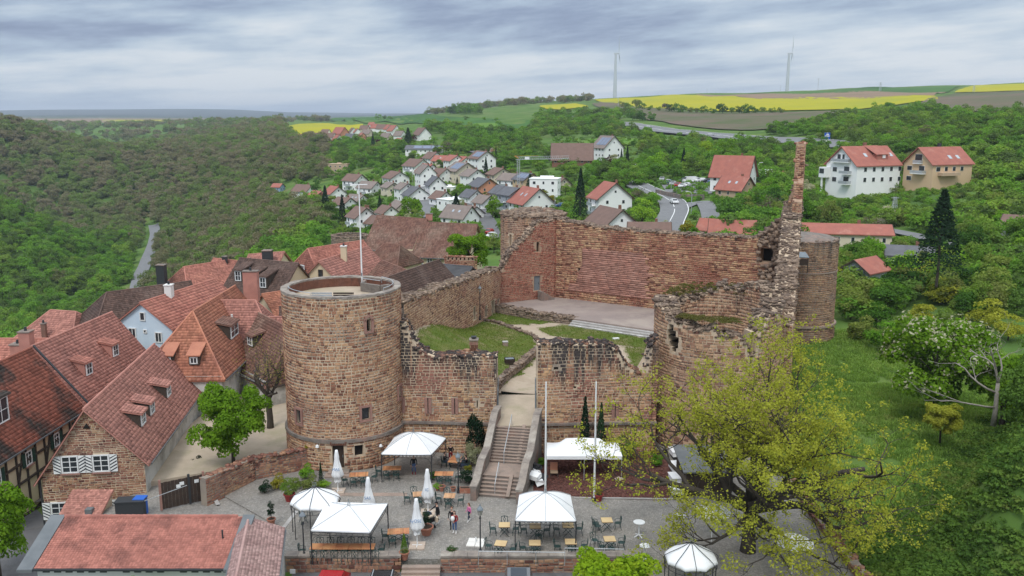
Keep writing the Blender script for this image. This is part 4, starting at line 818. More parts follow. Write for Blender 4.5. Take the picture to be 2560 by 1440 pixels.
for k in range(5):
    for sx in (-.47,.47): link('slat', MB().box((sx,-.3+k*.15,.5),(.05,.13,1.0)), 'wood_dark', bn)
link('lid', MB().box((0,0,.93),(.86,.8,.03)), 'iron_grey', bn)
x, y = q(1540,849,4); o = tag(link('floor_spotlight', MB().box((x, y,4.12),(.7,.4,.16),.3), 'white_paint'), 'white box-shaped floor light lying on the grass below the stage', 'spotlight')
for k in range(4):
    a = np.array(a2)*(1-(.12+.25*k)) + np.array(a3)*(.12+.25*k) + nrm*1.2; tag(link('step_light', MB().box((a[0], a[1],4.15),(.9,.12,.12), math.atan2(d[1], d[0])), 'white_paint'), 'white edge light on the lowest stage step', 'light', 'edge lights on the stage steps')
# ================================================================== TREES AND PLANTS
def leafcol(name, cols, sc_=.35, rough=.75, tr=.38, obj=True, island=.22, loc_scale=None):
    """foliage: kind of green per tree, drift inside the crown, small change leaf by leaf"""
    m = bpy.data.materials.new(name); m.use_nodes = True; t = m.node_tree; t.nodes.clear()
    out = N(t, 'ShaderNodeOutputMaterial'); geo = N(t, 'ShaderNodeNewGeometry'); oi = N(t, 'ShaderNodeObjectInfo')
    k = len(cols)
    if loc_scale:
        n0 = N(t, 'ShaderNodeTexNoise'); n0.inputs['Scale'].default_value = loc_scale; n0.inputs['Detail'].default_value = 5; n0.inputs['Roughness'].default_value = .7; L(t, oi.outputs['Location'], n0.inputs[0])
        fac = mathn(t, 'ADD', mathn(t, 'MULTIPLY', mathn(t, 'SUBTRACT', n0.outputs[0],.5),1.9), mathn(t, 'ADD', mathn(t, 'MULTIPLY', oi.outputs['Random'],.55),.22))
    else: fac = oi.outputs['Random'] if obj else None
    n = N(t, 'ShaderNodeTexNoise'); n.inputs['Scale'].default_value = sc_; n.inputs['Detail'].default_value = 4; L(t, geo.outputs['Position'], n.inputs[0])
    fac = mathn(t, 'ADD', mathn(t, 'MULTIPLY', mathn(t, 'SUBTRACT', n.outputs[0],.5),.5 if fac is not None else 1.6), fac if fac is not None else .5)
    c = ramp(t, fac, [(i / (k - 1), x) for i, x in enumerate(cols)])
    f = mathn(t, 'ADD', mathn(t, 'MULTIPLY', geo.outputs['Random Per Island'],2 * island),1 - island); cb = N(t, 'ShaderNodeCombineColor'); [L(t, f, cb.inputs[q]) for q in range(3)]
    c = mixc(t,1.0, c, cb.outputs[0], 'MULTIPLY')
    d = N(t, 'ShaderNodeBsdfDiffuse'); L(t, c, d.inputs[0]); tl = N(t, 'ShaderNodeBsdfTranslucent'); L(t, mixc(t,1.0, c,(1.25,1.3,.7), 'MULTIPLY'), tl.inputs[0])
    mx = N(t, 'ShaderNodeMixShader'); mx.inputs[0].default_value = tr; L(t, d.outputs[0], mx.inputs[1]); L(t, tl.outputs[0], mx.inputs[2]); L(t, mx.outputs[0], out.inputs[0])
    MATS[name] = m; return m
leafcol('leaf_spring', [(0.061,0.142,0.019),(0.115,0.250,0.024),(0.176,0.338,0.030),(0.257,0.405,0.041)])
leafcol('leaf_mixed', [(0.042,0.098,0.022),(0.077,0.168,0.028),(0.140,0.238,0.035),(0.189,0.210,0.063),(0.224,0.308,0.056)])
leafcol('leaf_forest', [(0.102,0.144,0.054),(0.198,0.180,0.102),(0.252,0.222,0.144),(0.144,0.186,0.066),(0.180,0.270,0.066),(0.216,0.198,0.120),(0.216,0.336,0.060)], loc_scale=.006, sc_=.05, island=.1)
leafcol('leaf_hill', [(0.061,0.121,0.031),(0.103,0.216,0.034),(0.173,0.328,0.042),(0.095,0.146,0.044),(0.224,0.345,0.052),(0.173,0.173,0.086)], loc_scale=.012, sc_=.08)
leafcol('leaf_dark', [(0.015,0.033,0.018),(0.024,0.051,0.027),(0.036,0.069,0.033)])
leafcol('leaf_bare', [(0.130,0.101,0.081),(0.169,0.137,0.111),(0.130,0.130,0.065)])
leafcol('leaf_blossom', [(0.220,0.240,0.120),(0.450,0.430,0.300),(0.550,0.520,0.420)])
leafcol('leaf_red', [(0.050,0.012,0.014),(0.070,0.020,0.018)])
leafcol('leaf_yellow', [(0.220,0.220,0.030),(0.300,0.260,0.030)])
mat('bark',(.085,.07,.055),(.06,.05,.042), scale=2, rough=1, bump=.6, bscale=9, stretch=(1,1,.3))
mat('bark_dark',(.05,.04,.032),(.075,.062,.05), scale=2.5, rough=1, bump=.8, bscale=7, stretch=(1,1,.3))
mat('bark_grey',(.30,.27,.23),(.22,.20,.17), scale=2.5, rough=1, bump=.5, bscale=7)
def leaves_at(P, size, nrm=None, seed=0, fold=.25, asp=.7):
    """small folded leaf faces (two triangles sharing a rib) at points P"""
    r = np.random.default_rng(seed); n = len(P); size = np.broadcast_to(np.asarray(size, float),(n,)) * r.uniform(.6,1.4, n)
    d = r.normal(size=(n,3)); d /= np.linalg.norm(d, axis=1)[:, None]
    if nrm is not None: w_ = nrm * .9 + r.normal(size=(n,3)) * .55
    else: w_ = r.normal(size=(n,3)) + np.array([0,0,.9])
    w_ /= np.linalg.norm(w_, axis=1)[:, None] + 1e-9
    a = np.cross(w_, d); a /= np.linalg.norm(a, axis=1)[:, None] + 1e-9; b = np.cross(w_, a)
    s = size[:, None] * .5; V = np.stack([P - a*s, P + b*s*asp - w_*s*fold, P + a*s, P - b*s*asp - w_*s*fold],1)
    return V.reshape(-1,3), np.arange(n*4).reshape(n,4)
def crown_pts(n, rx, rz, lobes, seed, shell=.75, zc=0.0, droop=0.0, lobe_r=(.32,.5)):
    r = np.random.default_rng(seed); C = []; Q = []
    for i in range(lobes):
        d = r.normal(size=3); d /= np.linalg.norm(d); rad = r.uniform(.35,.72); C.append((d[0]*rx*rad, d[1]*rx*rad, d[2]*rz*rad*.95)); Q.append(r.uniform(*lobe_r))
    C = np.array(C); Q = np.array(Q); w = Q**2 / (Q**2).sum(); k = r.choice(lobes, n, p=w); d = r.normal(size=(n,3)); d /= np.linalg.norm(d, axis=1)[:, None]
    d[:,2] = np.where(d[:,2] < -.35,-d[:,2]*.6, d[:,2]); rad = shell + (1 - shell) * r.random(n)**.5 * 1.15; rad = np.where(r.random(n) < .12, r.uniform(.3,1.15, n), rad)
    P = C[k] + d * rad[:, None] * Q[k][:, None] * np.array([rx, rx, rz*.95]); P[:,2] += zc - droop*np.hypot(P[:,0], P[:,1])
    nr = d.copy(); nr[:,2] += .5; return P, nr
CROWNS = {}
def crown_mesh(key, n, size, rx, rz, lobes, seed, **kw):
    P, nr = crown_pts(n, rx, rz, lobes, seed, **kw); V, Fc = leaves_at(P, size, nr, seed); me = arr_mesh(key, V, Fc); CROWNS[key] = me; return me
def cone_mesh(key, n, size, h, r0, seed, layers=14):
    r = np.random.default_rng(seed); z = r.random(n)**1.35; ly = np.floor(z*layers)/layers; fr = z*layers % 1
    rad = (1 - z)**.85 * r0 * (1 - .28*fr) * (1 + .3*(vnoise(r.uniform(0,60, n), z*9, seed)-.5)); th = r.uniform(0,6.283, n); rr = rad * (.55 + .45*r.random(n)**.5)
    P = np.stack([rr*np.cos(th), rr*np.sin(th), z*h*.97 + h*.03 - rr*.22],1); nr = np.stack([np.cos(th), np.sin(th),0*th+.4],1)
    V, Fc = leaves_at(P, size, nr, seed, asp=.45); me = arr_mesh(key, V, Fc); CROWNS[key] = me; return me
for i in range(4): crown_mesh('far%d' % i,420,.21,1,.85,9,200+i)       # unit crowns, scaled per tree
for i in range(4): crown_mesh('mid%d' % i,1700,.11,1,.9,16,210+i, lobe_r=(.24,.4))
for i in range(3): crown_mesh('near%d' % i,5200,.062,1,.85,28,220+i, lobe_r=(.18,.32))
for i in range(2): cone_mesh('cone%d' % i,1500,.13,2.6,.62,230+i)
for i in range(2): crown_mesh('bare%d' % i,300,.12,1,.95,10,240+i, shell=.2)
def trunk_mesh(h, r0, seed, nb=5, spread=.7, top=1.0):
    r = random.Random(seed); mb = MB(); pts = [(0,0,-.4)] + [(r.uniform(-.06,.06)*h*i/4, r.uniform(-.06,.06)*h*i/4, h*i/4) for i in range(1,5)]
    mb.tube(pts, [r0, r0*.85, r0*.7, r0*.5, r0*.25],7)
    for i in range(nb):
        a = i*6.283/nb + r.uniform(-.4,.4); z0 = h*r.uniform(.35,.8); l = spread*r.uniform(.6,1)
        mb.tube([(0,0, z0),(l*.5*math.cos(a), l*.5*math.sin(a), z0+l*.45),(l*math.cos(a), l*math.sin(a), z0+l*.8)], [r0*.4, r0*.25, r0*.1],5)
    return mb
TRK = trunk_mesh(1.0,.055,1,5,.55).mesh('trunk'); TRK.materials.append(MATS['bark'])
CMATS = {}
def crown_for(key, m):
    k = (key, m)
    if k not in CMATS: me = CROWNS[key].copy(); me.materials.clear(); me.materials.append(MATS[m]); CMATS[k] = me
    return CMATS[k]
def tree(x, y, r, key, m, label, group=None, h=None, name='tree', rzr=1.0, z=None, cat='tree', trunk=True, sq=1.0):
    """one tree: trunk (with limbs) and crown; r is the crown radius, h the height of the crown's centre"""
    z = float(T(x, y)) if z is None else z; rot = random.uniform(0,6.28)
    if key.startswith('cone'):
        o = thing(name, label, cat,(x, y, z - .2), rot, group); c = link('crown', crown_for(key, m), None, o); c.scale = (r/.62, r/.62,(h or r*4)/2.6)
        tk = link('trunk', TRK, None, o); tk.scale = ((h or r*4)*.35,)*2 + ((h or r*4)*.6,); return o
    h = h or r*1.05; o = thing(name, label, cat,(x, y, z - .15), rot, group); c = link('crown', crown_for(key, m), None, o); c.scale = (r, r*sq, r*rzr); c.location = (0,0, h)
    if trunk: tk = link('trunk', TRK, None, o); tk.scale = (r*.9, r*.9, h*.95)
    return o
# ---- instanced masses (forest, bushes, meadow)
def scatter(name, P, scale, coll_meshes, m, label=None, rz=None, kind_seed=0, zsc=None):
    """one stuff object: its points carry copies of a few small plants"""
    r = np.random.default_rng(kind_seed + 5); n = len(P); c = bpy.data.collections.new(name + '_plants')
    for i, mm in enumerate(coll_meshes):
        o = bpy.data.objects.new('%s_plant_%d' % (name, i), mm); c.objects.link(o)
    me = bpy.data.meshes.new(name); me.vertices.add(n); me.vertices.foreach_set('co', np.asarray(P, np.float32).ravel())
    S = np.asarray(scale, np.float32); S = np.stack([S, S, S if zsc is None else S*zsc],1).astype(np.float32)
    a = me.attributes.new('sc', 'FLOAT_VECTOR', 'POINT'); a.data.foreach_set('vector', S.ravel())
    a = me.attributes.new('rz', 'FLOAT_VECTOR', 'POINT'); RR = np.zeros((n,3), np.float32); RR[:,2] = r.uniform(0,6.28, n) if rz is None else rz; a.data.foreach_set('vector', RR.ravel())
    a = me.attributes.new('vi', 'INT', 'POINT'); a.data.foreach_set('value', r.integers(0, len(coll_meshes), n).astype(np.int32))
    o = bpy.data.objects.new(name, me); COL.objects.link(o); o['kind'] = 'stuff'
    if label: o['label'] = label
    ng = bpy.data.node_groups.new(name + '_nodes', 'GeometryNodeTree'); ng.interface.new_socket('Geometry', in_out='INPUT', socket_type='NodeSocketGeometry'); ng.interface.new_socket('Geometry', in_out='OUTPUT', socket_type='NodeSocketGeometry')
    gi = ng.nodes.new('NodeGroupInput'); go = ng.nodes.new('NodeGroupOutput'); ip = ng.nodes.new('GeometryNodeInstanceOnPoints'); ci = ng.nodes.new('GeometryNodeCollectionInfo')
    ci.inputs['Collection'].default_value = c; ci.inputs['Separate Children'].default_value = True; ci.inputs['Reset Children'].default_value = True; ip.inputs['Pick Instance'].default_value = True
    def na(nm, ty): q_ = ng.nodes.new('GeometryNodeInputNamedAttribute'); q_.data_type = ty; q_.inputs['Name'].default_value = nm; return q_.outputs['Attribute']
    ng.links.new(gi.outputs[0], ip.inputs['Points']); ng.links.new(ci.outputs[0], ip.inputs['Instance']); ng.links.new(na('vi', 'INT'), ip.inputs['Instance Index'])
    ng.links.new(na('rz', 'FLOAT_VECTOR'), ip.inputs['Rotation']); ng.links.new(na('sc', 'FLOAT_VECTOR'), ip.inputs['Scale']); ng.links.new(ip.outputs[0], go.inputs[0])
    md = o.modifiers.new('plants', 'NODES'); md.node_group = ng; return o
# ---- where woodland grows: outlines measured on the photograph's ground
CLEAR = [  # outlines kept free of woodland
 [(1470,225),(2345,225),(2350,262),(2150,292),(1880,340),(1700,322),(1480,262)],
 [(2300,200),(2700,195),(2700,285),(2430,292),(2290,276)],
 [(1860,215),(2420,205),(2380,240),(1860,240)],
 [(815,284),(1340,288),(1345,306),(1320,340),(1190,334),(1090,322),(960,314),(820,308)],
 [(705,306),(912,306),(905,330),(870,345),(760,350),(705,340)],
 [(720,322),(960,312),(1040,318),(1110,345),(1100,372),(960,365),(720,362)],
 [(1345,345),(1600,345),(1600,378),(1345,378)],
 [(1540,300),(1640,306),(1850,332),(2200,364),(2200,384),(1850,366),(1640,346),(1540,326)],
 # village
 [(845,470),(880,430),(1000,425),(1070,385),(1190,385),(1260,430),(1420,435),(1480,480),(1640,470),(1640,455),(1880,440),(1900,500),(1800,520),(1790,700),(800,700),(820,560),(840,520)],
 [(680,455),(860,455),(860,540),(690,520)],
 [(1035,340),(1120,340),(1120,380),(1035,380)],
 [(2040,455),(2440,440),(2440,560),(2040,560)],
 [(1990,560),(2260,560),(2260,640),(1990,640)],
 [(2200,600),(2400,600),(2400,690),(2200,690)],
 [(1380,372),(1600,360),(1600,440),(1380,430)],
 [(360,545),(400,560),(395,640),(350,780),(300,780)],
 [(1640,480),(1800,480),(1800,640),(1580,640)],
 [(0,0),(1,0),(1,1)]]
def blocked(u, v):
    b = np.zeros(np.shape(u), bool)
    for p in CLEAR: b |= inpoly(u, v, p)
    return b
r_ = np.random.default_rng(300)
def woods(n, y0, y1, seed, pw=1.0, s0=-.72, s1=.72):
    r = np.random.default_rng(seed); y = (y0**pw + r.random(n)*(y1**pw - y0**pw))**(1/pw); s = r.uniform(s0, s1, n); x = s*y; z = T(x, y); u, v = tou(x, y, z); return x, y, z, u, v
# far woodland (beyond ~330 m): one mass
x, y, z, u, v = woods(21000,330,1500,1,.8); dens = np.where(u < 760,1, np.where(u < 1250,.7,.6)); k = ~blocked(u, v) & (r_.random(len(x)) < dens) & (u > -260) & (u < 2800) & ~((u > 1200) & (y > 720) & (v < 292))
k &= ~((u > 1250) & (y > 900)); FAR = (x[k], y[k], z[k], u[k])
kk = FAR[3] < 820
def mass(name, sel, m, label, seed, rr):
    X, Y, Z = FAR[0][sel], FAR[1][sel], FAR[2][sel]; r = np.random.default_rng(seed); rad = r.uniform(*rr, len(X)) * np.clip(Y/700,.8,1.5); ms = [crown_for('mid%d' % i, m) for i in range(4)]
    return scatter(name, np.stack([X, Y, Z + rad*.75],1), rad, ms, m, label, kind_seed=seed, zsc=r.uniform(.8,1.15, len(X)).astype(np.float32))
nearL = kk & (FAR[3] < 330) & (FAR[1] < 640)
mass('valley_forest', kk & ~nearL, 'leaf_forest', 'brown and green spring forest covering the valley slopes',1,(3.4,8.2))
mass('valley_side_wood', nearL, 'leaf_hill', 'bright green wood on the near side of the valley',4,(3.4,7.5))
mass('hill_woodland', ~kk, 'leaf_hill', 'green woodland on the hill beyond the village',2,(3.2,6.5))
# treelines on the skyline and plateau
x, y, z, u, v = woods(5200,1500,4200,3,.8); k = ~blocked(u, v) & (((u < 760) & (y < 2500)) | ((u > 740) & (u < 1500) & (y < 2300) & (vnoise(x/120, y/60,4) > .25)) | ((u > 1840) & (y > 1900) & (y < 2100) & (vnoise(x/60, y*0,6) > .55)))
rad = r_.uniform(6,11, k.sum()); ms = [crown_for('far%d' % i, 'leaf_forest') for i in range(4)]; scatter('skyline_woodland', np.stack([x[k], y[k], z[k] + rad*.6],1), rad, ms, 'leaf_forest', 'dark distant woodland along the skyline', kind_seed=3)
# near valley woodland below the town and on the spur (150-330 m)
x, y, z, u, v = woods(3300,128,335,5,1.2); k = ~blocked(u, v) & (u < 1000) & (u > -300) & (z < -6.5); NEARW = (x[k], y[k], z[k], u[k], v[k])
xe, ye, ze, ue, ve = woods(2400,118,335,6,1.2); k2 = ~blocked(ue, ve) & (ue > 1780) & (ue < 2760) & (ye > 122) & ~((ue < 1990) & (ye < 150)) & (xe > 31) ; EASTW = (xe[k2], ye[k2], ze[k2], ue[k2], ve[k2])
N_IND = []
def split_trees(W, n_ind, name, label, group, m, mm, rr, seed):
    X, Y, Z, U, V_ = W; r = np.random.default_rng(seed); rad = r.uniform(*rr, len(X)); inv = (U > -30) & (U < 2590) & (V_ > 280) & (V_ < 1150); order = np.argsort(np.where(inv,-rad/Y,9)); sel = order[:n_ind]; rest = order[n_ind:]
    for i in sel: tree(float(X[i]), float(Y[i]), float(rad[i]), 'mid%d' % r.integers(0,4), m, label, group, h=float(rad[i])*.85, rzr=float(r.uniform(.8,1.1)))
    ms = [crown_for('far%d' % i, mm) for i in range(4)]; scatter(name, np.stack([X[rest], Y[rest], Z[rest] + rad[rest]*.7],1), rad[rest], ms, mm, None, kind_seed=seed)
split_trees(NEARW,30, 'slope_woodland', 'leafy tree in the wood on the slope below the old town', 'trees of the wood below the old town', 'leaf_hill', 'leaf_hill',(3.0,5.2),11)
split_trees(EASTW,50, 'east_woodland', 'bushy spring tree in the wood behind the castle meadow', 'trees of the wood behind the castle meadow', 'leaf_mixed', 'leaf_hill',(2.0,4.0),12)
# ================================================================== OLD TOWN BESIDE THE CASTLE
def tile_mat(name, c1, c2, c3=None, w3=(.5,.62), s3=.25, rnd=.3): return mat(name, c1, c2, scale=.9, rough=.88, rnd=rnd, c3=c3, s3=s3, w3=w3, spec=.2)
tile_mat('tile_red',(.45,.21,.165),(.37,.17,.135),(.28,.14,.115),(.55,.75))
tile_mat('tile_orange',(.43,.185,.115),(.36,.145,.095),(.25,.11,.08),(.55,.72))
tile_mat('tile_pink',(.44,.19,.14),(.37,.15,.115),(.30,.13,.10),(.52,.7))
tile_mat('tile_brown',(.135,.085,.068),(.10,.066,.055),(.17,.12,.10),(.5,.7))
tile_mat('tile_mossy',(.30,.105,.07),(.24,.09,.062),(.062,.052,.045),(.44,.55),.2)
tile_mat('tile_garage',(.43,.18,.14),(.34,.14,.11),(.19,.085,.07),(.52,.72),.45,.17)
tile_mat('tile_old',(.22,.115,.085),(.17,.09,.07),(.25,.17,.13),(.45,.7),.3)
mat('roof_grey',(.11,.11,.115),(.085,.085,.09), scale=.5, rough=.8)
mat('plaster_white',(.68,.67,.64),(.60,.59,.56), scale=.25, rough=.95, c3=(.42,.40,.37), s3=.5, w3=(.6,.85))
mat('plaster_old',(.58,.57,.54),(.50,.48,.45), scale=.4, rough=.95, c3=(.25,.235,.21), s3=.45, w3=(.48,.68))
mat('plaster_blue',(.50,.60,.70),(.55,.64,.72), scale=.3, rough=.9)
mat('plaster_cream',(.64,.53,.36),(.58,.48,.33), scale=.3, rough=.95)
mat('timber_frame',(.06,.045,.035), rough=.9); mat('metal_sheet',(.17,.18,.185),(.13,.14,.145), scale=.8, rough=.55, metal=.2)
mat('shutter_white',(.74,.74,.72), rough=.6); mat('shutter_black',(.025,.03,.04), rough=.6); mat('shutter_green',(.02,.055,.04), rough=.6)
S_HS = stone_mat('house_stone', [(.12,.06,.05),(.24,.12,.09),(.34,.21,.14),(.42,.30,.19),(.30,.17,.12)], red=(.26,.12,.095), redw=(.45,.65), rs=.35, zt=20, zlen=40, streak=.1, dusk=.2)
def tiles(P0, al, dn, Lw, Ld, m, root, clip=None, tw=.21, th=.32, seed=0, org=(0,0,0), stag=True, lift=.02):
    """laid roof tiles: each a tilted plate with a butt edge"""
    P0 = np.array(P0, float); al = np.array(al, float); dn = np.array(dn, float); nr = np.cross(al, dn); nr = nr if nr[2] > 0 else -nr; r = np.random.default_rng(seed)
    nu, nvv = int(Lw/tw)+1, int(Ld/th)+1; tw2, th2 = Lw/nu, Ld/nvv; I, J = np.meshgrid(np.arange(nu + (1 if stag else 0)), np.arange(nvv)); I, J = I.ravel(), J.ravel()
    s0 = I*tw2 - (tw2/2*(J % 2) if stag else 0); s1 = s0 + tw2; t0 = J*th2; t1 = t0 + th2*1.12; s0 = np.clip(s0,0, Lw); s1 = np.clip(s1,0, Lw); k = s1 - s0 > .02
    if clip is not None: k &= inpoly((s0+s1)/2,(t0+t1)/2 - .04, clip)
    s0, s1, t0, t1 = s0[k]+.006, s1[k]-.006, t0[k], t1[k]; n = len(s0)
    if n == 0: return
    hu = lift + r.uniform(0,.008, n); hl = lift + .035 + r.uniform(-.008,.014, n); sk = r.uniform(-.008,.008, n)
    def pt(s, t, h): return P0 + al*s[:, None] + dn*t[:, None] + nr*h[:, None]
    V = np.stack([pt(s0, t0, hu), pt(s1, t0, hu), pt(s1+sk, t1, hl), pt(s0+sk, t1, hl), pt(s1+sk, t1, hl-.04), pt(s0+sk, t1, hl-.04)],1)
    fs = np.array([(3,2,1,0),(5,4,2,3)]); Fc = (fs[None] + np.arange(n)[:, None, None]*6).reshape(-1,4)
    stuff('roof_tiles', arr_mesh('roof_tiles', V.reshape(-1,3) - np.array(org), Fc), m, root)
def slope(root, P0, al, Lw, dn, Ld, m, poly=None, seed=0, th=.32, tw=.21, thick=.14, name='roof'):
    org = np.array(root.location); P0 = np.array(P0, float); al = np.array(al, float); dn = np.array(dn, float)
    poly = poly or [(0,0),(Lw,0),(Lw, Ld),(0, Ld)]; pts = [tuple(P0 + al*a + dn*b - org) for a, b in poly]
    nz = np.cross(np.array(pts[1])-np.array(pts[0]), np.array(pts[2])-np.array(pts[0]))
    if nz[2] < 0: pts = pts[::-1]
    rf = link(name, MB().slab(pts, thick), m, root); s0 = min(a for a, b in poly);
    tiles(P0 + al*s0, al, dn, max(a for a, b in poly) - s0, Ld, m, root, [(a-s0, b) for a, b in poly], tw, th, seed, org); return rf
def house(name, label, A, B, wr, wl, dr, dl, zb, wm, rm, hipA=0, hipB=0, over=.35, rmL=None, seed=0, group=None, th=.32, cat='house', thing_=None, verge=True, stone=False):
    """ridge A->B; wr/dr half width and drop on the right of that direction, wl/dl on the left; hips or gables at the ends"""
    A = np.array(A, float); B = np.array(B, float); d = B - A; L3 = np.linalg.norm(d); d2 = d[:2]/np.linalg.norm(d[:2]); nr = np.array([d2[1],-d2[0],0]); mid = (A+B)/2
    o = thing(name, label, cat,(float(mid[0]), float(mid[1]), zb),0, group); org = np.array(o.location); al = d / L3
    for sd, w_, dp, m_ in ((1, wr, dr, rm),(-1, wl, dl, rmL or rm)):
        v = nr*sd*w_ + np.array([0,0,-dp]); Ld = np.linalg.norm(v); dn = v/Ld; e = Ld*(w_+over)/w_
        a0, a1 = (-(hipA if hipA else over)), L3 + (hipB if hipB else over)
        poly = [(0 if hipA else a0,0),(L3 if hipB else a1,0),(a1, e),(a0, e)]
        slope(o, A, al, L3, dn, e, m_, poly, seed + sd, th=th)
    for hp, P_, sg in ((hipA, A,-1),(hipB, B,1)):
        if not hp: continue
        dp = (dr+dl)/2; v = np.array([d2[0]*sg*hp, d2[1]*sg*hp,-dp*(wr+over)/wr]); Ld = np.linalg.norm(v); dn = v/Ld
        alh = -nr*sg; slope(o, P_, nr,1, dn, Ld, rm, [(0,0),(wr+over, Ld),(-(wl+over), Ld)], seed+5*sg, th=th)
    # ridge and hip caps
    rc = MB().tube([tuple(A - org + np.array([0,0,.04]) - al*(0 if hipA else over)), tuple(B - org + np.array([0,0,.04]) + al*(0 if hipB else over))],.11,6)
    for hp, P_, sg in ((hipA, A,-1),(hipB, B,1)):
        if hp:
            for sd, w_, dp in ((1, wr, dr),(-1, wl, dl)):
                c = P_ + np.array([d2[0]*sg*hp, d2[1]*sg*hp,0]) + nr*sd*(w_+over); c[2] = P_[2] - dp*(w_+over)/w_; rc.tube([tuple(P_-org+np.array([0,0,.05])), tuple(c-org+np.array([0,0,.05]))],.10,6)
    link('ridge_cap', rc, rm, o)
    # walls with gables
    a0, a1 = (hipA - .25 if hipA else 0),(hipB - .25 if hipB else 0)
    PA = A[:2] - d2*a0; PB = B[:2] + d2*a1; zr, zl = A[2]-dr-.08, A[2]-dl-.08; R_ = nr[:2]
    mb = MB(); q8 = [PA + R_*wr, PB + R_*wr, PB - R_*wl, PA - R_*wl]; zz = [zr, zr, zl, zl]; V = [(p[0]-org[0], p[1]-org[1],0) for p in q8] + [(p[0]-org[0], p[1]-org[1], z-zb) for p, z in zip(q8, zz)]
    V += [(A[0]-org[0], A[1]-org[1], A[2]-zb-.1),(B[0]-org[0], B[1]-org[1], B[2]-zb-.1)]
    Fc = [(0,1,5,4),(2,3,7,6)]
    Fc += [(3,0,4,8,7)] if not hipA else [(3,0,4,7)]
    Fc += [(1,2,6,9,5)] if not hipB else [(1,2,6,5)]
    link('wall', mb.add(V, Fc), wm, o)
    gt = MB()
    for sd, w_, dp in ((1, wr, dr),(-1, wl, dl)):
        zz_ = A[2] - dp*(w_+over)/w_ - .08; p = PA + R_*sd*(w_+over+.06); p2 = PB + R_*sd*(w_+over+.06); gt.bar((p[0]-org[0], p[1]-org[1], zz_-org[2]),(p2[0]-org[0], p2[1]-org[1], zz_-org[2]),.13,.12)
    link('gutter', gt, 'metal_sheet', o)
    o['_'] = 0; del o['_']; HOUSE[label] = dict(o=o, A=A, B=B, d=d2, n=R_, wr=wr, wl=wl, dr=dr, dl=dl, org=org); return o
HOUSE = {}
def win(root, p, face, w_=.9, h_=1.2, fm='white_paint', shutters=None, bars=(2,3), depth=.08, sill=True, name='window'):
    """window at p (root-local) looking along the horizontal unit vector face: frame > pane, bars; optional shutters"""
    fx, fy = face; rz = math.atan2(fy, fx) + math.pi/2; tx, ty = -fy, fx; x, y, z = p; mb = MB()
    for dx, dz, a, b in ((0, h_/2, w_+.12,.1),(0,-h_/2, w_+.12,.1),(-w_/2,0,.1, h_),(w_/2,0,.1, h_)): mb.box((x+tx*dx, y+ty*dx, z+dz),(a, depth+.06, b), rz)
    f = link(name, mb, fm, root); link('pane', MB().box((x, y, z),(w_,.03, h_), rz), 'glass', f)
    for i in range(1, bars[0]): dx = w_*(i/bars[0]-.5); link('glazing_bar', MB().box((x+tx*dx, y+ty*dx, z),(.07, depth, h_), rz), fm, f)
    for i in range(1, bars[1]): link('glazing_bar', MB().box((x, y, z+h_*(i/bars[1]-.5)),(w_, depth*.8,.05), rz), fm, f)
    if sill: link('sill', MB().box((x+fx*.06, y+fy*.06, z-h_/2-.12),(w_+.3,.22,.1), rz), 'red_sandstone', root)
    if shutters == 'striped':
        for sg in (-1,1):
            cx2, cy2 = x + tx*sg*(w_*.5+.37), y + ty*sg*(w_*.5+.37); sh = link('shutter', MB().box((cx2+fx*.05, cy2+fy*.05, z),(.55,.05, h_+.1), rz), 'shutter_white', root); sb = MB()
            for k in range(5):     # oblique black bars
                zc_ = z - h_*.5 + (k+.4)*h_/5; a0 = -.26; V = []
                for (dx, dz) in ((-.26,-.30*sg*.5),(.26,.30*sg*.5),(.26,.30*sg*.5+.10),(-.26,-.30*sg*.5+.10)): V.append((cx2+fx*.085+tx*dx, cy2+fy*.085+ty*dx, min(max(zc_+dz, z-h_*.5-.04), z+h_*.5+.04)))
                sb.add(V, [(0,1,2,3)])
            link('stripe', sb, 'shutter_black', sh)
    elif shutters:
        for sg in (-1,1): link('shutter', MB().box((x+tx*sg*(w_*.5+.3)+fx*.05, y+ty*sg*(w_*.5+.3)+fy*.05, z),(.45,.05, h_+.1), rz), shutters, root)
    return f
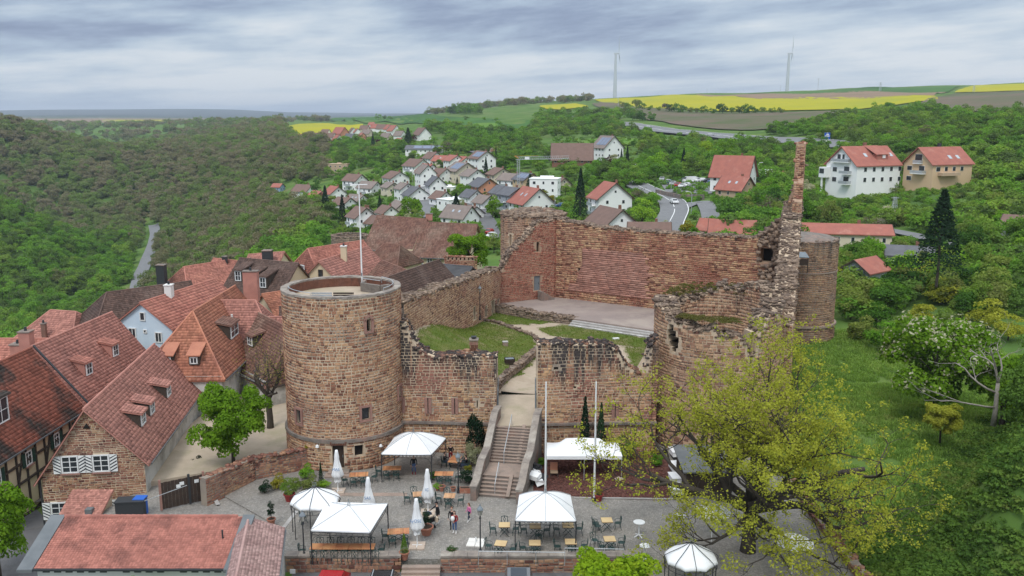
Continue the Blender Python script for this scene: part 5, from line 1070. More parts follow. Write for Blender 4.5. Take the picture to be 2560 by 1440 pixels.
def dormer(o, label, side, s, tdn, w_=1.5, h_=1.25, rm='tile_red', cheek='timber_frame', run=None):
    w_ *= 1.15; h_ *= 1.2
    """long shed dormer on a slope: s metres along the ridge from A, tdn share down the slope where its front stands"""
    Hh = HOUSE[label]; sd = side; w0, dp = (Hh['wr'], Hh['dr']) if sd > 0 else (Hh['wl'], Hh['dl']); A, d2, n2, org = Hh['A'], Hh['d'], Hh['n']*sd, Hh['org']
    hz = w0*tdn; zf = A[2] - dp*tdn; slp = dp/w0; top = zf + h_; back = run or (h_/(slp - .22)); c = A[:2] + d2*s
    def P(al_, out, z): p = c + d2*al_ + n2*out; return (p[0]-org[0], p[1]-org[1], z-org[2])
    zt2 = top + back*.22
    root = link('dormer', MB().add([P(-w_/2, hz, zf-.05), P(w_/2, hz, zf-.05), P(w_/2, hz, top), P(-w_/2, hz, top), P(-w_/2, hz-back, zt2), P(w_/2, hz-back, zt2)], [(0,1,2,3),(0,3,4),(1,5,2)]), cheek, o)
    mb = MB().slab([P(-w_/2-.15, hz+.25, top+.02), P(w_/2+.15, hz+.25, top+.02), P(w_/2+.15, hz-back-.2, zt2+.10), P(-w_/2-.15, hz-back-.2, zt2+.10)][::(1 if sd < 0 else -1)],.1); link('dormer_roof', mb, rm, root)
    a3 = np.array([*d2,0.0]); dn3 = np.array([*(n2),-.22]); dn3 /= np.linalg.norm(dn3); P0 = np.array(P(-w_/2-.15, hz-back-.2, zt2+.13)) + org; tiles(P0, a3, dn3, w_+.3, back+.45, rm, o, None,.21,.3,3, org)
    pw = P(0, hz+.04,(zf+top)/2); win(o, pw, tuple(n2), w_-.45, h_-.3, bars=(2,2), sill=False)
def chimney(o, x, y, z, m='tile_red', s=(.7,.7,1.6), pot=True, cap='old_stone'):
    """x, y, z world centre of its foot"""
    l = o.location; c = link('chimney', MB().box((x-l.x, y-l.y, z-l.z+s[2]/2), s), m, o); link('cap', MB().box((x-l.x, y-l.y, z-l.z+s[2]+.05),(s[0]+.14, s[1]+.14,.12)), cap, c)
    if pot: link('pot', MB().lathe((x-l.x, y-l.y, z-l.z+s[2]+.1), [(.14,0),(.11,.35),(.15,.36)],8), 'iron_dark', c)
# --- stone house with striped shutters
lb = 'stone gable house with black and white striped shutters and long red roof'
A = np.array([-32.7,64.8,7.05]); B = A + np.array([-.12,.992,0])*19
h1 = house('stone_house', lb, A, B,4.0,3.7,4.2,5.3,-2.6, 'plaster_old', 'tile_red', over=.45, seed=11)
g0 = A[:2] + np.array([-.12,.992])*-.02; R2 = np.array([.992,.12]); pL, pR = g0 - R2*3.7, g0 + R2*4.0
masonry(h1, line_map(tuple(pL), tuple(pR)),-2.6, prof([(0,1.7),(3.7,6.95),(7.7,2.8)]), S_HS, 'mortar_tan', thick=.1, sw=.4, sh=.17, nind=260, seed=200, depth=.045, rub=0, ds=.2, gap=.014,
  holes=[(round(c-.6,3), round(c+.6,3), z-.68, z+.68,.06) for c, z in ((2.2,2.55),(4.5,2.55),(1.1,-1.2),(6.0,-1.2))])
fc = (.12*1.0,-.992)
for c, z in ((2.2,2.55),(4.5,2.55),(1.1,-1.2),(6.0,-1.2)):
    p = pL + R2*c; l = h1.location; win(h1,(p[0]-l.x+fc[0]*.05, p[1]-l.y+fc[1]*.05, z-l.z),(fc[0], fc[1]),1.15,1.3, shutters='striped')
p = pL + R2*3.7; l = h1.location; link('vent', MB().add([(p[0]-l.x-.3, p[1]-l.y-.08,5.4-l.z),(p[0]-l.x+.3, p[1]-l.y-.06,5.4-l.z),(p[0]-l.x, p[1]-l.y-.07,5.85-l.z)], [(0,1,2)]), 'dark_void', h1)
for s, t in ((4.2,.72),(6.9,.72),(12.0,.74)): dormer(h1, lb,1, s, t,1.3,1.0, 'tile_red')
l = h1.location; link('drainpipe', MB().tube([(-36.5-l.x,64.3-l.y,1.5-l.z),(-36.5-l.x,64.3-l.y,0)],.07,6), 'iron_dark', h1)
# --- half-timbered house, dark mossy roof
lb = 'half-timbered house with a blackened mossy roof and one big dormer'
h2 = house('timber_house', lb,(-44.6,62,8.2),(-43.9,78.5,8.2),4.3,4.3,5.3,5.3,-3.5, 'plaster_cream', 'tile_mossy', seed=21)
dormer(h2, lb,1,6.4,.70,1.9,1.9, 'tile_mossy')
l = h2.location; dvec = np.array([.7,16.5]); dvec /= np.linalg.norm(dvec); nv2 = np.array([dvec[1],-dvec[0]]); tf = MB()
def wp(s, z, off=.05): p = np.array([-44.6,62]) + dvec*s + nv2*(4.3+off); return (p[0]-l.x, p[1]-l.y, z-l.z)
for s in np.arange(0.2,16.5,1.35): link('timber', MB().bar(wp(s,-3.4), wp(s,2.8),.18,.14), 'timber_frame', h2)
for z in (-3.2,-.4,1.2,2.75): link('timber', MB().bar(wp(0, z), wp(16.5, z),.16,.18), 'timber_frame', h2)
for s in (1.5,5.6,9.6,13.8): link('brace', MB().bar(wp(s,-.4), wp(s+1.2,2.7),.14,.14), 'timber_frame', h2)
for s in (3.0,7.2,11.4,15.0): win(h2, wp(s,1.3,.08), tuple(nv2),.8,1.1, shutters='shutter_green')
chimney(h2,-41.3,66.2,4.2, 'tile_red',(.9,.8,2.6));
# --- red house joined to it
lb = 'red tiled house with two long dormers, joined behind the timber-framed house'
h3 = house('town_house', lb,(-43.9,78.6,8.3),(-43.0,92.5,8.3),4.3,4.3,5.2,5.2,-5, 'plaster_cream', 'tile_red', seed=31)
dormer(h3, lb,1,3.4,.72,1.2,1.15, 'tile_pink', 'tile_red'); dormer(h3, lb,1,9.0,.66,1.2,1.15, 'tile_pink', 'tile_red'); chimney(h3,-45.0,79.6,7.4, 'tile_red',(1.0,.9,2.0))
link('party_wall_coping', MB().bar((-43.9-h3.location.x,78.55-h3.location.y,8.35-h3.location.z),(-39.2-h3.location.x,78.5-h3.location.y,2.65-h3.location.z),.25,.2), 'iron_dark', h3)
# --- hipped orange house with two little dormers
lb = 'steep hipped orange roof with two tiny white dormer windows'
h4 = house('town_house', lb,(-32.6,88.2,9.4),(-32.9,103,9.2),4.1,4.1,5.3,5.3,-2, 'plaster_old', 'tile_orange', hipA=5.2, seed=41, rmL='tile_orange'); Hh = HOUSE[lb]
for dx in (-1.3,1.3):
    l = h4.location; x, y, z = -32.55+dx-l.x,84.0-l.y,5.1-l.z; dm = link('dormer', MB().box((x, y+.8, z+.35),(1.0,1.7,1.0)), 'timber_frame', h4)
    link('dormer_roof', MB().slab([(x-.7, y-.3, z+.9),(x+.7, y-.3, z+.9),(x+.7, y+1.9, z+1.75),(x-.7, y+1.9, z+1.75)],.1), 'tile_orange', dm); win(h4,(x, y-.1, z+.35),(0,-1),.65,.6, bars=(2,1), sill=False)
dormer(h4, lb,1,4.0,.7,2.6,1.3, 'tile_old')
lb = 'red hipped wing between the orange roof and the bare tree'
h5 = house('town_house', lb,(-33.2,96.5,8.8),(-28.6,96.5,8.8),3.6,3.6,4.6,4.6,-2, 'plaster_old', 'tile_red', hipB=3.5, seed=51);
l = h5.location; link('vent_pipe', MB().tube([(-30.8-l.x,94.9-l.y,6.6-l.z),(-30.8-l.x,94.9-l.y,7.6-l.z)],.12,8), 'plaster_white', h5)
link('flashing', MB().bar((-33.4-l.x,96.4-l.y,9.0-l.z),(-32.2-l.x,92.9-l.y,4.4-l.z),.2,.1), 'galvanised', h5)
chimney(h5,-31.2,104.0,7.2, 'tile_red',(1.7,.9,3.6))
# --- pale blue gable house
lb = 'pale blue plastered house with a big pinkish red roof and white chimney'
A = np.array([-41.5,97.0,8.5]); B = np.array([-37.9,110.5,8.6])
h6 = house('town_house', lb, A, B,3.7,3.5,2.6,2.5,-4, 'plaster_blue', 'tile_pink', seed=61, th=.42)
d6 = (B-A)[:2]/np.linalg.norm((B-A)[:2]); f6 = (-d6[0],-d6[1]); l = h6.location; n6 = np.array([d6[1],-d6[0]])
for a, z, w_, h_ in ((0,6.9,.6,.9),(-1.5,4.9,.9,1.1),(1.9,4.6,.8,1.1),(.2,5.2,.35,.35)):
    p = A[:2] + n6*a + np.array(f6)*.05; win(h6,(p[0]-l.x, p[1]-l.y, z-l.z), f6, w_, h_, bars=(2 if w_ > .7 else 1,1), sill=False)
chimney(h6,-40.1,101.5,7.6, 'plaster_white',(.8,.9,2.0), cap='plaster_white')
# --- further roofs of the old town
def townroof(lb, A, B, w1, d1, m, hA=0, hB=0, wm='plaster_cream', zb=None, w2=None, d2_=None, **kw):
    zb = min(A[2], B[2]) - d1 - 5 if zb is None else zb
    return house('town_house', lb, A, B, w1, w2 or w1, d1, d2_ or d1, zb, wm, m, hipA=hA, hipB=hB, **kw)
townroof('brown tiled roof behind the pale blue house',(-50,107,7.6),(-42.0,113,7.9),4.6,3.8, 'tile_brown', hA=3, seed=71, wm='plaster_white')
o = townroof('broad red roof with a brick chimney at the edge of the old town',(-60,87.5,6.7),(-47.6,87.5,6.7),4.8,3.6, 'tile_pink', seed=81); chimney(o,-48.3,83.8,4.2, 'tile_red',(1.1,1,2.9))
o = townroof('small hipped red roof above the green valley',(-58.3,109.2,4.9),(-54.6,108.2,4.9),4.6,3.6, 'tile_red', hA=3.2, hB=3.0, seed=91); chimney(o,-57.2,105.2,2.2, 'tile_old',(.5,.5,1.9))
o = townroof('low grey flat roof with vents beyond the broad red roof',(-64,98.6,3.4),(-55,98.9,3.4),3.5,.8, 'roof_grey', seed=95)
for x in (-61,-58.5): link('vent', MB().lathe((x-o.location.x,97-o.location.y,3.0-o.location.z), [(.4,0),(.4,.9),(.5,1.0)],10), 'metal_sheet', o)
lb = 'long dark brown roof with three white dormer windows'
o = house('town_house', lb,(-38.4,124.0,9.2),(-29.8,120.8,9.0),6.2,5.0,5.4,4.4,-4, 'plaster_cream', 'tile_brown', seed=101)
for s, t in ((1.7,.50),(4.3,.56),(6.2,.60)): dormer(o, lb,1, s, t,1.15,1.35, 'tile_brown')
o = townroof('red half-hipped house with a white gable below the forest',(-50.0,133,6.4),(-45.5,137.5,6.6),5,3.8, 'tile_pink', hA=2, seed=111, wm='plaster_white'); chimney(o,-53.0,131.8,3.9, 'iron_dark',(1.2,1.2,3.0), False)
o = townroof('pale red roof beside the long brown roof',(-48.6,143,6.1),(-43.0,141,5.9),5.4,4.2, 'tile_pink', seed=121); chimney(o,-46.4,141.2,5.5, 'iron_dark',(.7,.7,1.2), False)
o = townroof('red roof with two dark chimneys at the forest edge',(-45.5,152,5.4),(-39.5,151,6.0),4.5,3.2, 'tile_red', seed=131); chimney(o,-41.5,148.5,3.4, 'iron_dark',(1.5,1.5,3.2), False); chimney(o,-44.3,148.0,3.2, 'iron_dark',(1.2,1.0,1.8), True)
o = townroof('little grey roof beside the two dark chimneys',(-38.5,143,4.6),(-35.5,142,4.6),2.8,1.6, 'tile_old', seed=135)
o = townroof('dark brown roof peeping over the forest edge behind the tower flagpole',(-34.0,134,5.4),(-30.0,136,5.4),3,2.4, 'tile_brown', seed=137)
lb = 'cream gable with a dark attic window under a bright red roof, beyond the round tower'
A = np.array([-27.0,122.6,9.0]); B = np.array([-22.6,136.6,9.0]); o = house('town_house', lb, A, B,4.0,1.8,3.6,1.7,-3, 'plaster_cream', 'tile_red', seed=141, th=.44)
l = o.location; d6 = (B-A)[:2]/np.linalg.norm((B-A)[:2]); win(o,(-26.9-l.x-d6[0]*.06,122.6-l.y-d6[1]*.06,7.3-l.z),(-d6[0],-d6[1]),.6,.9, fm='timber_frame', bars=(1,1), sill=False); chimney(o,-24.6,128.0,8.1, 'plaster_cream',(.8,.8,2.2), cap='plaster_white')
lb = 'white gabled house with a smooth pinkish red roof below the small round tower'
A = np.array([-31.0,133,9.2]); B = np.array([-24.0,140.5,9.4]); o = house('town_house', lb, A, B,5.0,3.5,4.4,3.3,-3, 'plaster_white', 'tile_pink', hipA=1.4, seed=151); l = o.location; win(o,(-31.6-l.x,131.6-l.y,6.4-l.z),(-.68,-.73),.8,1.0, bars=(2,1), sill=False)
townroof('narrow red roof with a cream chimney behind the tower rim',(-30.9,108.2,7.2),(-20.5,117.5,7.4),3.2,2.2, 'tile_orange', seed=161)
o = townroof('brown roof with a white chimney close behind the round tower',(-27.0,101.5,7.0),(-20.5,103,7.0),3.6,2.6, 'tile_brown', seed=171); chimney(o,-25.2,99.8,5.3, 'plaster_white',(.8,.8,1.7), cap='plaster_white')
townroof('striped red roof touching the left side of the round tower',(-27.2,95.2,7.2),(-19.8,95.2,7.2),3.4,3.2, 'tile_red', seed=181, th=.42)
lb = 'dark weathered roof with a small dormer behind the bare tree'
o = house('town_house', lb,(-28.4,96.0,7.6),(-22.6,89.0,7.2),4.0,3.5,4.6,4.2,-1, 'plaster_old', 'tile_old', hipB=2, seed=191); dormer(o, lb,1,3.6,.6,1.3,1.0, 'tile_old')
o = townroof('mossy brown roof along the castle wall',(-14.4,103.5,10.3),(-9.8,116.0,10.2),4.4,4.3, 'tile_brown', seed=201, wm='mortar_tan')
townroof('old tiled roof between the town houses and the castle wall',(-19.0,128,8.2),(-12.0,118,7.6),3.6,3.2, 'tile_old', seed=211)
townroof('small hipped weathered roof over a cream wall',(-20.8,142.5,8.6),(-18.0,141.0,8.6),3.4,2.8, 'tile_old', hA=2, hB=2, seed=221)
townroof('grey slate roof behind the castle wall crest',(-9.6,124.5,8.2),(-5.8,122.5,8.2),3.0,1.8, 'roof_grey', seed=231, wm='mortar_grey')
for lb, A, B, m in (('long barn-like house with a streaked red roof and cream walls',(-24.6,163.6,10.9),(-15.9,161.2,10.5), 'tile_old'),('cream house with a row of white windows under a weathered roof',(-15.6,160.6,10.0),(-6.6,158.6,9.8), 'tile_old')):
    o = house('town_house', lb, A, B,6.4,5,5.0,4.2,-3, 'plaster_cream', m, seed=241, over=.5, th=.4); l = o.location; dd2 = np.array(B[:2])-np.array(A[:2]); Lh = np.linalg.norm(dd2); dd2 /= Lh; n2 = np.array([dd2[1],-dd2[0]])
    for s in ((5.4,6.8) if 'barn' in lb else (.9,2.6,4.2,5.8)): p = np.array(A[:2]) + dd2*s + n2*6.48; win(o,(p[0]-l.x, p[1]-l.y,3.7-l.z), tuple(n2),.9,1.6, fm='timber_frame' if 'barn' in lb else 'white_paint', bars=(2,3))
    if 'barn' in lb: chimney(o,-15.2,161.8,10.2, 'tile_red',(1.2,.9,1.2), False)
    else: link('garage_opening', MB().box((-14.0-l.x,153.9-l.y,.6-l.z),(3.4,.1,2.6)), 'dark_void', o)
# --- small round wall tower of the town and a ruined arch wall
o = thing('wall_tower', 'small roofless round tower at the edge of the old town', 'tower',(-33.8,183,0));
masonry(o, arc_map((-33.8,183),3.8,0,2*math.pi-.001),-10, lambda s: 4.7+0*np.asarray(s), S_GR, 'mortar_grey', thick=.8, sw=.5, sh=.3, seed=251, both=True, rub=.5)
o = thing('ruin_wall', 'fragment of pinkish wall with a row of small openings beyond the castle wall', 'castle wall',(-7,131,0)); masonry(o, line_map((-10.2,131.5),(-5.2,131.0)),2, lambda s: 8.3+0*np.asarray(s), S_ST, 'mortar_red', thick=.7, sw=.4, sh=.2, seed=255, rub=.4, holes=[(round(.5+k*.62,3), round(.72+k*.62,3),7.75,8.1,.4) for k in range(7)])
# --- front garage, pink roof beside it, lean-to
g = thing('garage', 'low white garage with a red tile roof between grey metal verges', 'garage',(-23,51,-1.5)); org = np.array([-23,51,-1.5]); ga, gb = pz(163,1292,3.6), pz(607,1292,3.6); ga = np.array(ga); gb = np.array(gb); al = (gb-ga); LG = np.linalg.norm(al); al /= LG
dn = np.array([al[1]*4.1,-al[0]*4.1,-1.4]); LD = np.linalg.norm(dn); dn /= LD
link('roof', MB().slab([tuple(ga-org), tuple(ga+dn*LD-org), tuple(gb+dn*LD-org), tuple(gb-org)],.15), 'tile_garage', g);
rr = np.random.default_rng(9)
nr3 = np.cross(al, dn); nr3 = nr3 if nr3[2] > 0 else -nr3
V = []; Fc = []; tw_, th_ = .182,.165; cols = int(LG/tw_); rows = int(LD/th_); o_ = 0
for j in range(rows):
    for i in range(cols):
        a0 = i*LG/cols; a1 = a0 + LG/cols; b0 = j*LD/rows; b1 = b0 + LD/rows*1.1; hh = rr.uniform(-.006,.008); b1 += rr.uniform(-.01,.01)
        for (a, b, h) in ((a0+.004, b0,.01),((a0+a1)/2, b0,.045),(a1-.004, b0,.01),(a1-.004, b1,.035),((a0+a1)/2, b1+.012,.085),(a0+.004, b1,.035),(a1-.004, b1,.0),(a0+.004, b1,.0)): V.append(ga + al*a + dn*b + nr3*(h+hh) - org)
        Fc += [(o_, o_+5, o_+4, o_+1),(o_+1, o_+4, o_+3, o_+2),(o_+7, o_+6, o_+3, o_+4),(o_+7, o_+4, o_+5, o_+5)][:3]; o_ += 8
stuff('roof_tiles', arr_mesh('roof_tiles', V, Fc), 'tile_garage', g)
for k in range(int(LG/.36)): c = ga + al*(.18+k*.36) - org; link('ridge_tile', MB().tube([tuple(c-al*.19+np.array([0,0,.06])), tuple(c+al*.17+np.array([0,0,.045]))], [.115,.1],6), 'tile_garage', g)
for s0, s1 in ((-.95,-.02),(LG+.02, LG+.75)):
    link('verge', MB().slab([tuple(ga+al*s0+dn*b-org+np.array([0,0,.08])) for s0, b in ((s0,-.1),(s0, LD+.2))] + [tuple(ga+al*s1+dn*b-org+np.array([0,0,.08])) for s1, b in ((s1, LD+.2),(s1,-.1))],.2), 'metal_sheet', g)
e0 = ga + al*-.9 + dn*(LD+.1) - org; e1 = ga + al*(LG+.7) + dn*(LD+.1) - org; link('gutter', MB().bar(tuple(e0), tuple(e1),.14,.12), 'iron_dark', g)
w0 = ga + al*.0 + dn*(LD-.35) - org; w1 = gb + dn*(LD-.35) - org; z1 = w0[2]-.15
link('wall', MB().prism([(w0[0], w0[1]),(w1[0], w1[1]),(gb-org)[:2]+np.array([0,-.2]),(ga-org)[:2]+np.array([0,-.2])],0, z1), 'plaster_white', g)
for k in range(16):
    if k in (6,11): continue
    c = w0 + (w1-w0)*((k+.8)/16.5); link('window_slot', MB().box((c[0], c[1]-.02, z1-.28),(.42,.06,.2),0), 'glass', g)
c = ga + al*(LG-.75) + dn*1.9 + nr3*.05 - org; link('vent_pipe', MB().tube([tuple(c), tuple(c+np.array([0,0,.55]))],.055,8), 'iron_dark', g)
mat('tile_shingle',(.42,.27,.24),(.33,.20,.18), scale=1, rough=.9, rnd=.25)
lb = 'pinkish shingled roof sloping down to the terrace beside the garage'
h = house('side_building', lb,(-15.5,45.5,3.4),(-17.05,53.4,3.45),2.1,.5,.9,.3,-1.5, 'plaster_old', 'tile_shingle', over=.1, seed=301, th=.2)
le = thing('lean_to', 'small lean-to with a patchy dark red roof and a metal flue against the stone house', 'lean-to',(-31.5,62,-2)); org = np.array([-31.5,62,-2])
a_ = np.array(pz(182,1224,1.0)); b_ = np.array(pz(284,1224,1.0)); al = (b_-a_)/np.linalg.norm(b_-a_); dn = np.array([al[1]*2.6,-al[0]*2.6,-1.1]); LD2 = np.linalg.norm(dn); dn /= LD2; LW = float(np.linalg.norm(b_-a_))
slope(le, a_, al, LW, dn, LD2, 'tile_red', seed=303, tw=.18, th=.2); p = a_+dn*LD2-org; p2 = b_+dn*LD2-org
link('wall', MB().prism([(p[0]+.2, p[1]+.2),(p2[0]-.2, p2[1]+.2),(b_[0]-org[0]-.2, b_[1]-org[1]),(a_[0]-org[0]+.2, a_[1]-org[1])],-1, [p[2]-.15, p[2]-.15, a_[2]-org[2]-.15, a_[2]-org[2]-.15]), 'mortar_tan', le)
link('flue', MB().box((p[0]+2.2, p[1]+.5, p[2]+.3),(.5,.5,.5)), 'metal_sheet', le)
# --- wall and gate beside the stone house
o = thing('garden_wall', 'reddish sandstone garden wall rising from the wooden gate to the round tower', 'garden wall',(-24,68,0)); masonry(o, line_map(q(518,1262,0), q(640,1200,0)),-.8, prof([(0,2.1),(4.5,1.9)]), S_HS, 'mortar_grey', thick=.6, sw=.4, sh=.2, nind=60, seed=311, rub=.5, both=True)
masonry(o, line_map(q(640,1200,0), q(790,1168,0)),-.4, prof([(0,1.9),(5.2,1.75)]), S_HS, 'mortar_grey', thick=.6, sw=.4, sh=.2, nind=80, seed=312, rub=.5, both=True)
gp = thing('wooden_gate', 'wide brown plank gate at the corner of the stone house', 'gate',(*q(455,1262,0),0)); a_ = np.array(q(404,1274,0)); b_ = np.array(q(512,1250,0)); bx, by = gp.location.x, gp.location.y; nb = 12
for k in range(nb):
    p = a_ + (b_-a_)*((k+.5)/nb); rz = math.atan2(b_[1]-a_[1], b_[0]-a_[0]); wdt = np.linalg.norm(b_-a_)/nb
    link('plank', MB().box((p[0]-bx, p[1]-by,1.05 + .02*(k % 2)),(wdt*.94,.06,2.1), rz), 'wood_dark', gp)
for t_, nm in ((0, 'post'),(.66, 'post'),(1.0, 'post')): p = a_ + (b_-a_)*t_; link(nm, MB().box((p[0]-bx, p[1]-by,1.15),(.16,.16,2.4), rz), 'iron_dark' if t_ == .66 else 'red_sandstone', gp)
for t_, z in ((.5,1.75),(.42,1.6),(.84,1.7)): p = a_ + (b_-a_)*t_; link('notice', MB().box((p[0]-bx+.02, p[1]-by-.06, z),(.32,.02,.26), rz), 'white_paint', gp)
p = a_; link('barrier_arm', MB().bar((p[0]-bx-1.6, p[1]-by-1.2,.9),(p[0]-bx+2.0, p[1]-by+.1,1.9),.04,.04), 'galvanised', gp)
cont = thing('waste_container', 'black waste container with a blue bin end beside the lean-to', 'bin',(*q(330,1285,0),-.12)); link('body', MB().box((0,0,.6),(2.0,1.0,1.2),.1), 'iron_dark', cont); link('lid', MB().box((0,0,1.25),(2.1,1.1,.1),.1), 'iron_dark', cont)
mat('plastic_blue',(.02,.11,.45), rough=.5); bn = thing('blue_bin', 'bright blue plastic bin beside the black container', 'bin',(*q(353,1282,0),-.12)); link('body', MB().prism([(-.35,-.35),(.35,-.35),(.4,.35),(-.4,.35)],0,1.25), 'plastic_blue', bn); link('lid', MB().box((0,0,1.3),(.85,.8,.1)), 'plastic_blue', bn)
# ================================================================== VILLAGE HOUSES ON THE HILLSIDE
HPOS = []; VS = 1.34
mat('roof_brown',(.20,.125,.10),(.165,.105,.085), scale=.7, rough=.9); mat('roof_red',(.36,.13,.095),(.30,.11,.085), scale=.7, rough=.9, c3=(.42,.2,.15), s3=.3, w3=(.55,.75)); mat('roof_slate',(.13,.13,.14),(.10,.10,.11), scale=.6, rough=.75); mat('roof_taupe',(.24,.19,.165),(.20,.16,.14), scale=.7, rough=.9)
mat('wall_white',(.84,.84,.82),(.80,.80,.78), scale=.3, rough=.9); mat('wall_cream',(.66,.58,.45),(.62,.54,.42), scale=.3, rough=.9); mat('wall_ochre',(.60,.43,.27), rough=.9); mat('wall_tan',(.50,.36,.24),(.45,.33,.23), scale=1, rough=.95); mat('wall_salmon',(.60,.27,.17), rough=.9); mat('wall_grey',(.30,.32,.34), rough=.9); mat('wall_blue',(.25,.36,.50), rough=.9); mat('wall_brick',(.25,.12,.08),(.20,.10,.07), scale=2, rough=.95)
mat('solar',(.16,.19,.26), rough=.25, spec=.6, metal=.2); mat('skylight_glass',(.45,.48,.5), rough=.2, metal=.3)
def vhouse(u, v, gpx, rot, roof, wall, label, lf=1.25, wh=.5, pitch=.42, y0=150, extras='', flat=False, group=None, Y=None, nw=True, name='house', cat='house'):
    x, y, z = hit(u, v,0, y0) if Y is None else py(u, v, Y); dep = y*CP + (H-z)*SP; W = gpx*dep/F*VS; Ln = W*lf; h = W*wh; HPOS.append((x, y, max(W, Ln)*.62)); o = thing(name, label, cat,(x, y, z - .3), R(rot), group); z0 = -2.5
    if flat:
        link('wall', MB().box((0,0,(h+z0)/2),(Ln, W, h-z0)), wall, o); link('roof', MB().box((0,0, h+.15),(Ln+.4, W+.4,.3)), roof, o); link('parapet', MB().box((0, W*.5, h+.5),(Ln*.5,.3,.7)), wall, o); rz_ = h
    else:
        rh = W*pitch; w2, l2 = W/2, Ln/2; ov = .045*W+.2
        V = [(-l2,-w2,z0),(l2,-w2,z0),(l2,w2,z0),(-l2,w2,z0),(-l2,-w2,h),(l2,-w2,h),(l2,w2,h),(-l2,w2,h),(-l2,0,h+rh),(l2,0,h+rh)]
        link('wall', MB().add(V, [(0,1,5,4),(2,3,7,6),(3,0,4,8,7),(1,2,6,9,5)]), wall, o); k = 1 + ov/w2; ze = h + rh*(1-k)
        mb = MB()
        mb.slab([(-l2-ov,-w2*k, ze+.14),(l2+ov,-w2*k, ze+.14),(l2+ov,0, h+rh+.14),(-l2-ov,0, h+rh+.14)],.2)
        link('roof', mb, roof, o); mb = MB().slab([(l2+ov, w2*k, ze+.14),(-l2-ov, w2*k, ze+.14),(-l2-ov,0, h+rh+.14),(l2+ov,0, h+rh+.14)],.2); link('roof', mb, roof, o)
        vb = MB()
        for sx in (-1,1):
            for sy in (-1,1): vb.bar((sx*(l2+ov), sy*w2*k, ze+.05),(sx*(l2+ov),0, h+rh+.05),.12,.22)
        link('bargeboard', vb, 'timber_frame' if 'lightboard' not in extras else 'white_paint', o)
        if 'nochim' not in extras: link('chimney', MB().box((l2*.35, w2*.25, h+rh+.2),(.6,.6,1.3)), 'wall_brick', o)
        s_, c_ = rh/math.hypot(rh, w2), w2/math.hypot(rh, w2)
        for sgn, key in ((-1, 'solarF'),(1, 'solarB')):
            if key in extras:
                for i in range(3): xx = -l2*.55 + i*l2*.5; link('solar_panel', MB().slab([(xx, sgn*w2*.85, h+rh*.15+.28),(xx+l2*.45, sgn*w2*.85, h+rh*.15+.28),(xx+l2*.45, sgn*w2*.2, h+rh*.8+.28),(xx, sgn*w2*.2, h+rh*.8+.28)][::-sgn],.06), 'solar', o)
        if 'sky' in extras:
            for xx, sy in ((-l2*.3,-1),(l2*.25,-1),(-l2*.1,1),(l2*.35,1)): link('roof_window', MB().slab([(xx, sy*w2*.6, h+rh*.4+.2),(xx+.8, sy*w2*.6, h+rh*.4+.2),(xx+.8, sy*w2*.42, h+rh*.58+.2),(xx, sy*w2*.42, h+rh*.58+.2)][::-sy],.05), 'skylight_glass', o)
        rz_ = h
    if nw and y < 620:
        fl = max(1, int(round(h/2.7))); n = max(2, int(Ln/3))
        for f in range(fl):
            zc_ = h - 1.3 - f*2.7
            if zc_ < .6 and f: break
            for i in range(n):
                xx = -Ln/2 + (i+.5)*Ln/n
                for sy in (-1,1):
                    wd = .75 if (i+f) % 2 else 1.1; w1 = link('window', MB().box((xx, sy*(W/2+.01), zc_),(wd,.08,1.1)), 'white_paint', o); link('pane', MB().box((xx, sy*(W/2+.03), zc_),(wd-.14,.08,.96)), 'glass', w1)
            for sx in (-1,1):
                for yy in ((-.24,.24) if W > 5 else (0,)):
                    w1 = link('window', MB().box((sx*(Ln/2+.01), yy*W, zc_),(.08,.9,1.1)), 'white_paint', o); link('pane', MB().box((sx*(Ln/2+.03), yy*W, zc_),(.08,.78,.96)), 'glass', w1)
        if not flat and W > 6:
            for sx in (-1,1): w1 = link('window', MB().box((sx*(Ln/2+.01),0, h+W*pitch*.42),(.08,.7,.8)), 'white_paint', o); link('pane', MB().box((sx*(Ln/2+.03),0, h+W*pitch*.42),(.08,.58,.68)), 'glass', w1)
    if 'balcony' in extras:
        for k in range(2 if h > 5 else 1):
            zc_ = h - 2.6 - 2.7*k; b = link('balcony', MB().box((0,-W/2-.7, zc_),(Ln*.5,1.4,.16)), 'wall_white', o); link('rail', MB().box((0,-W/2-1.38, zc_+.5),(Ln*.5,.06,.9)), 'galvanised', b)
    return o
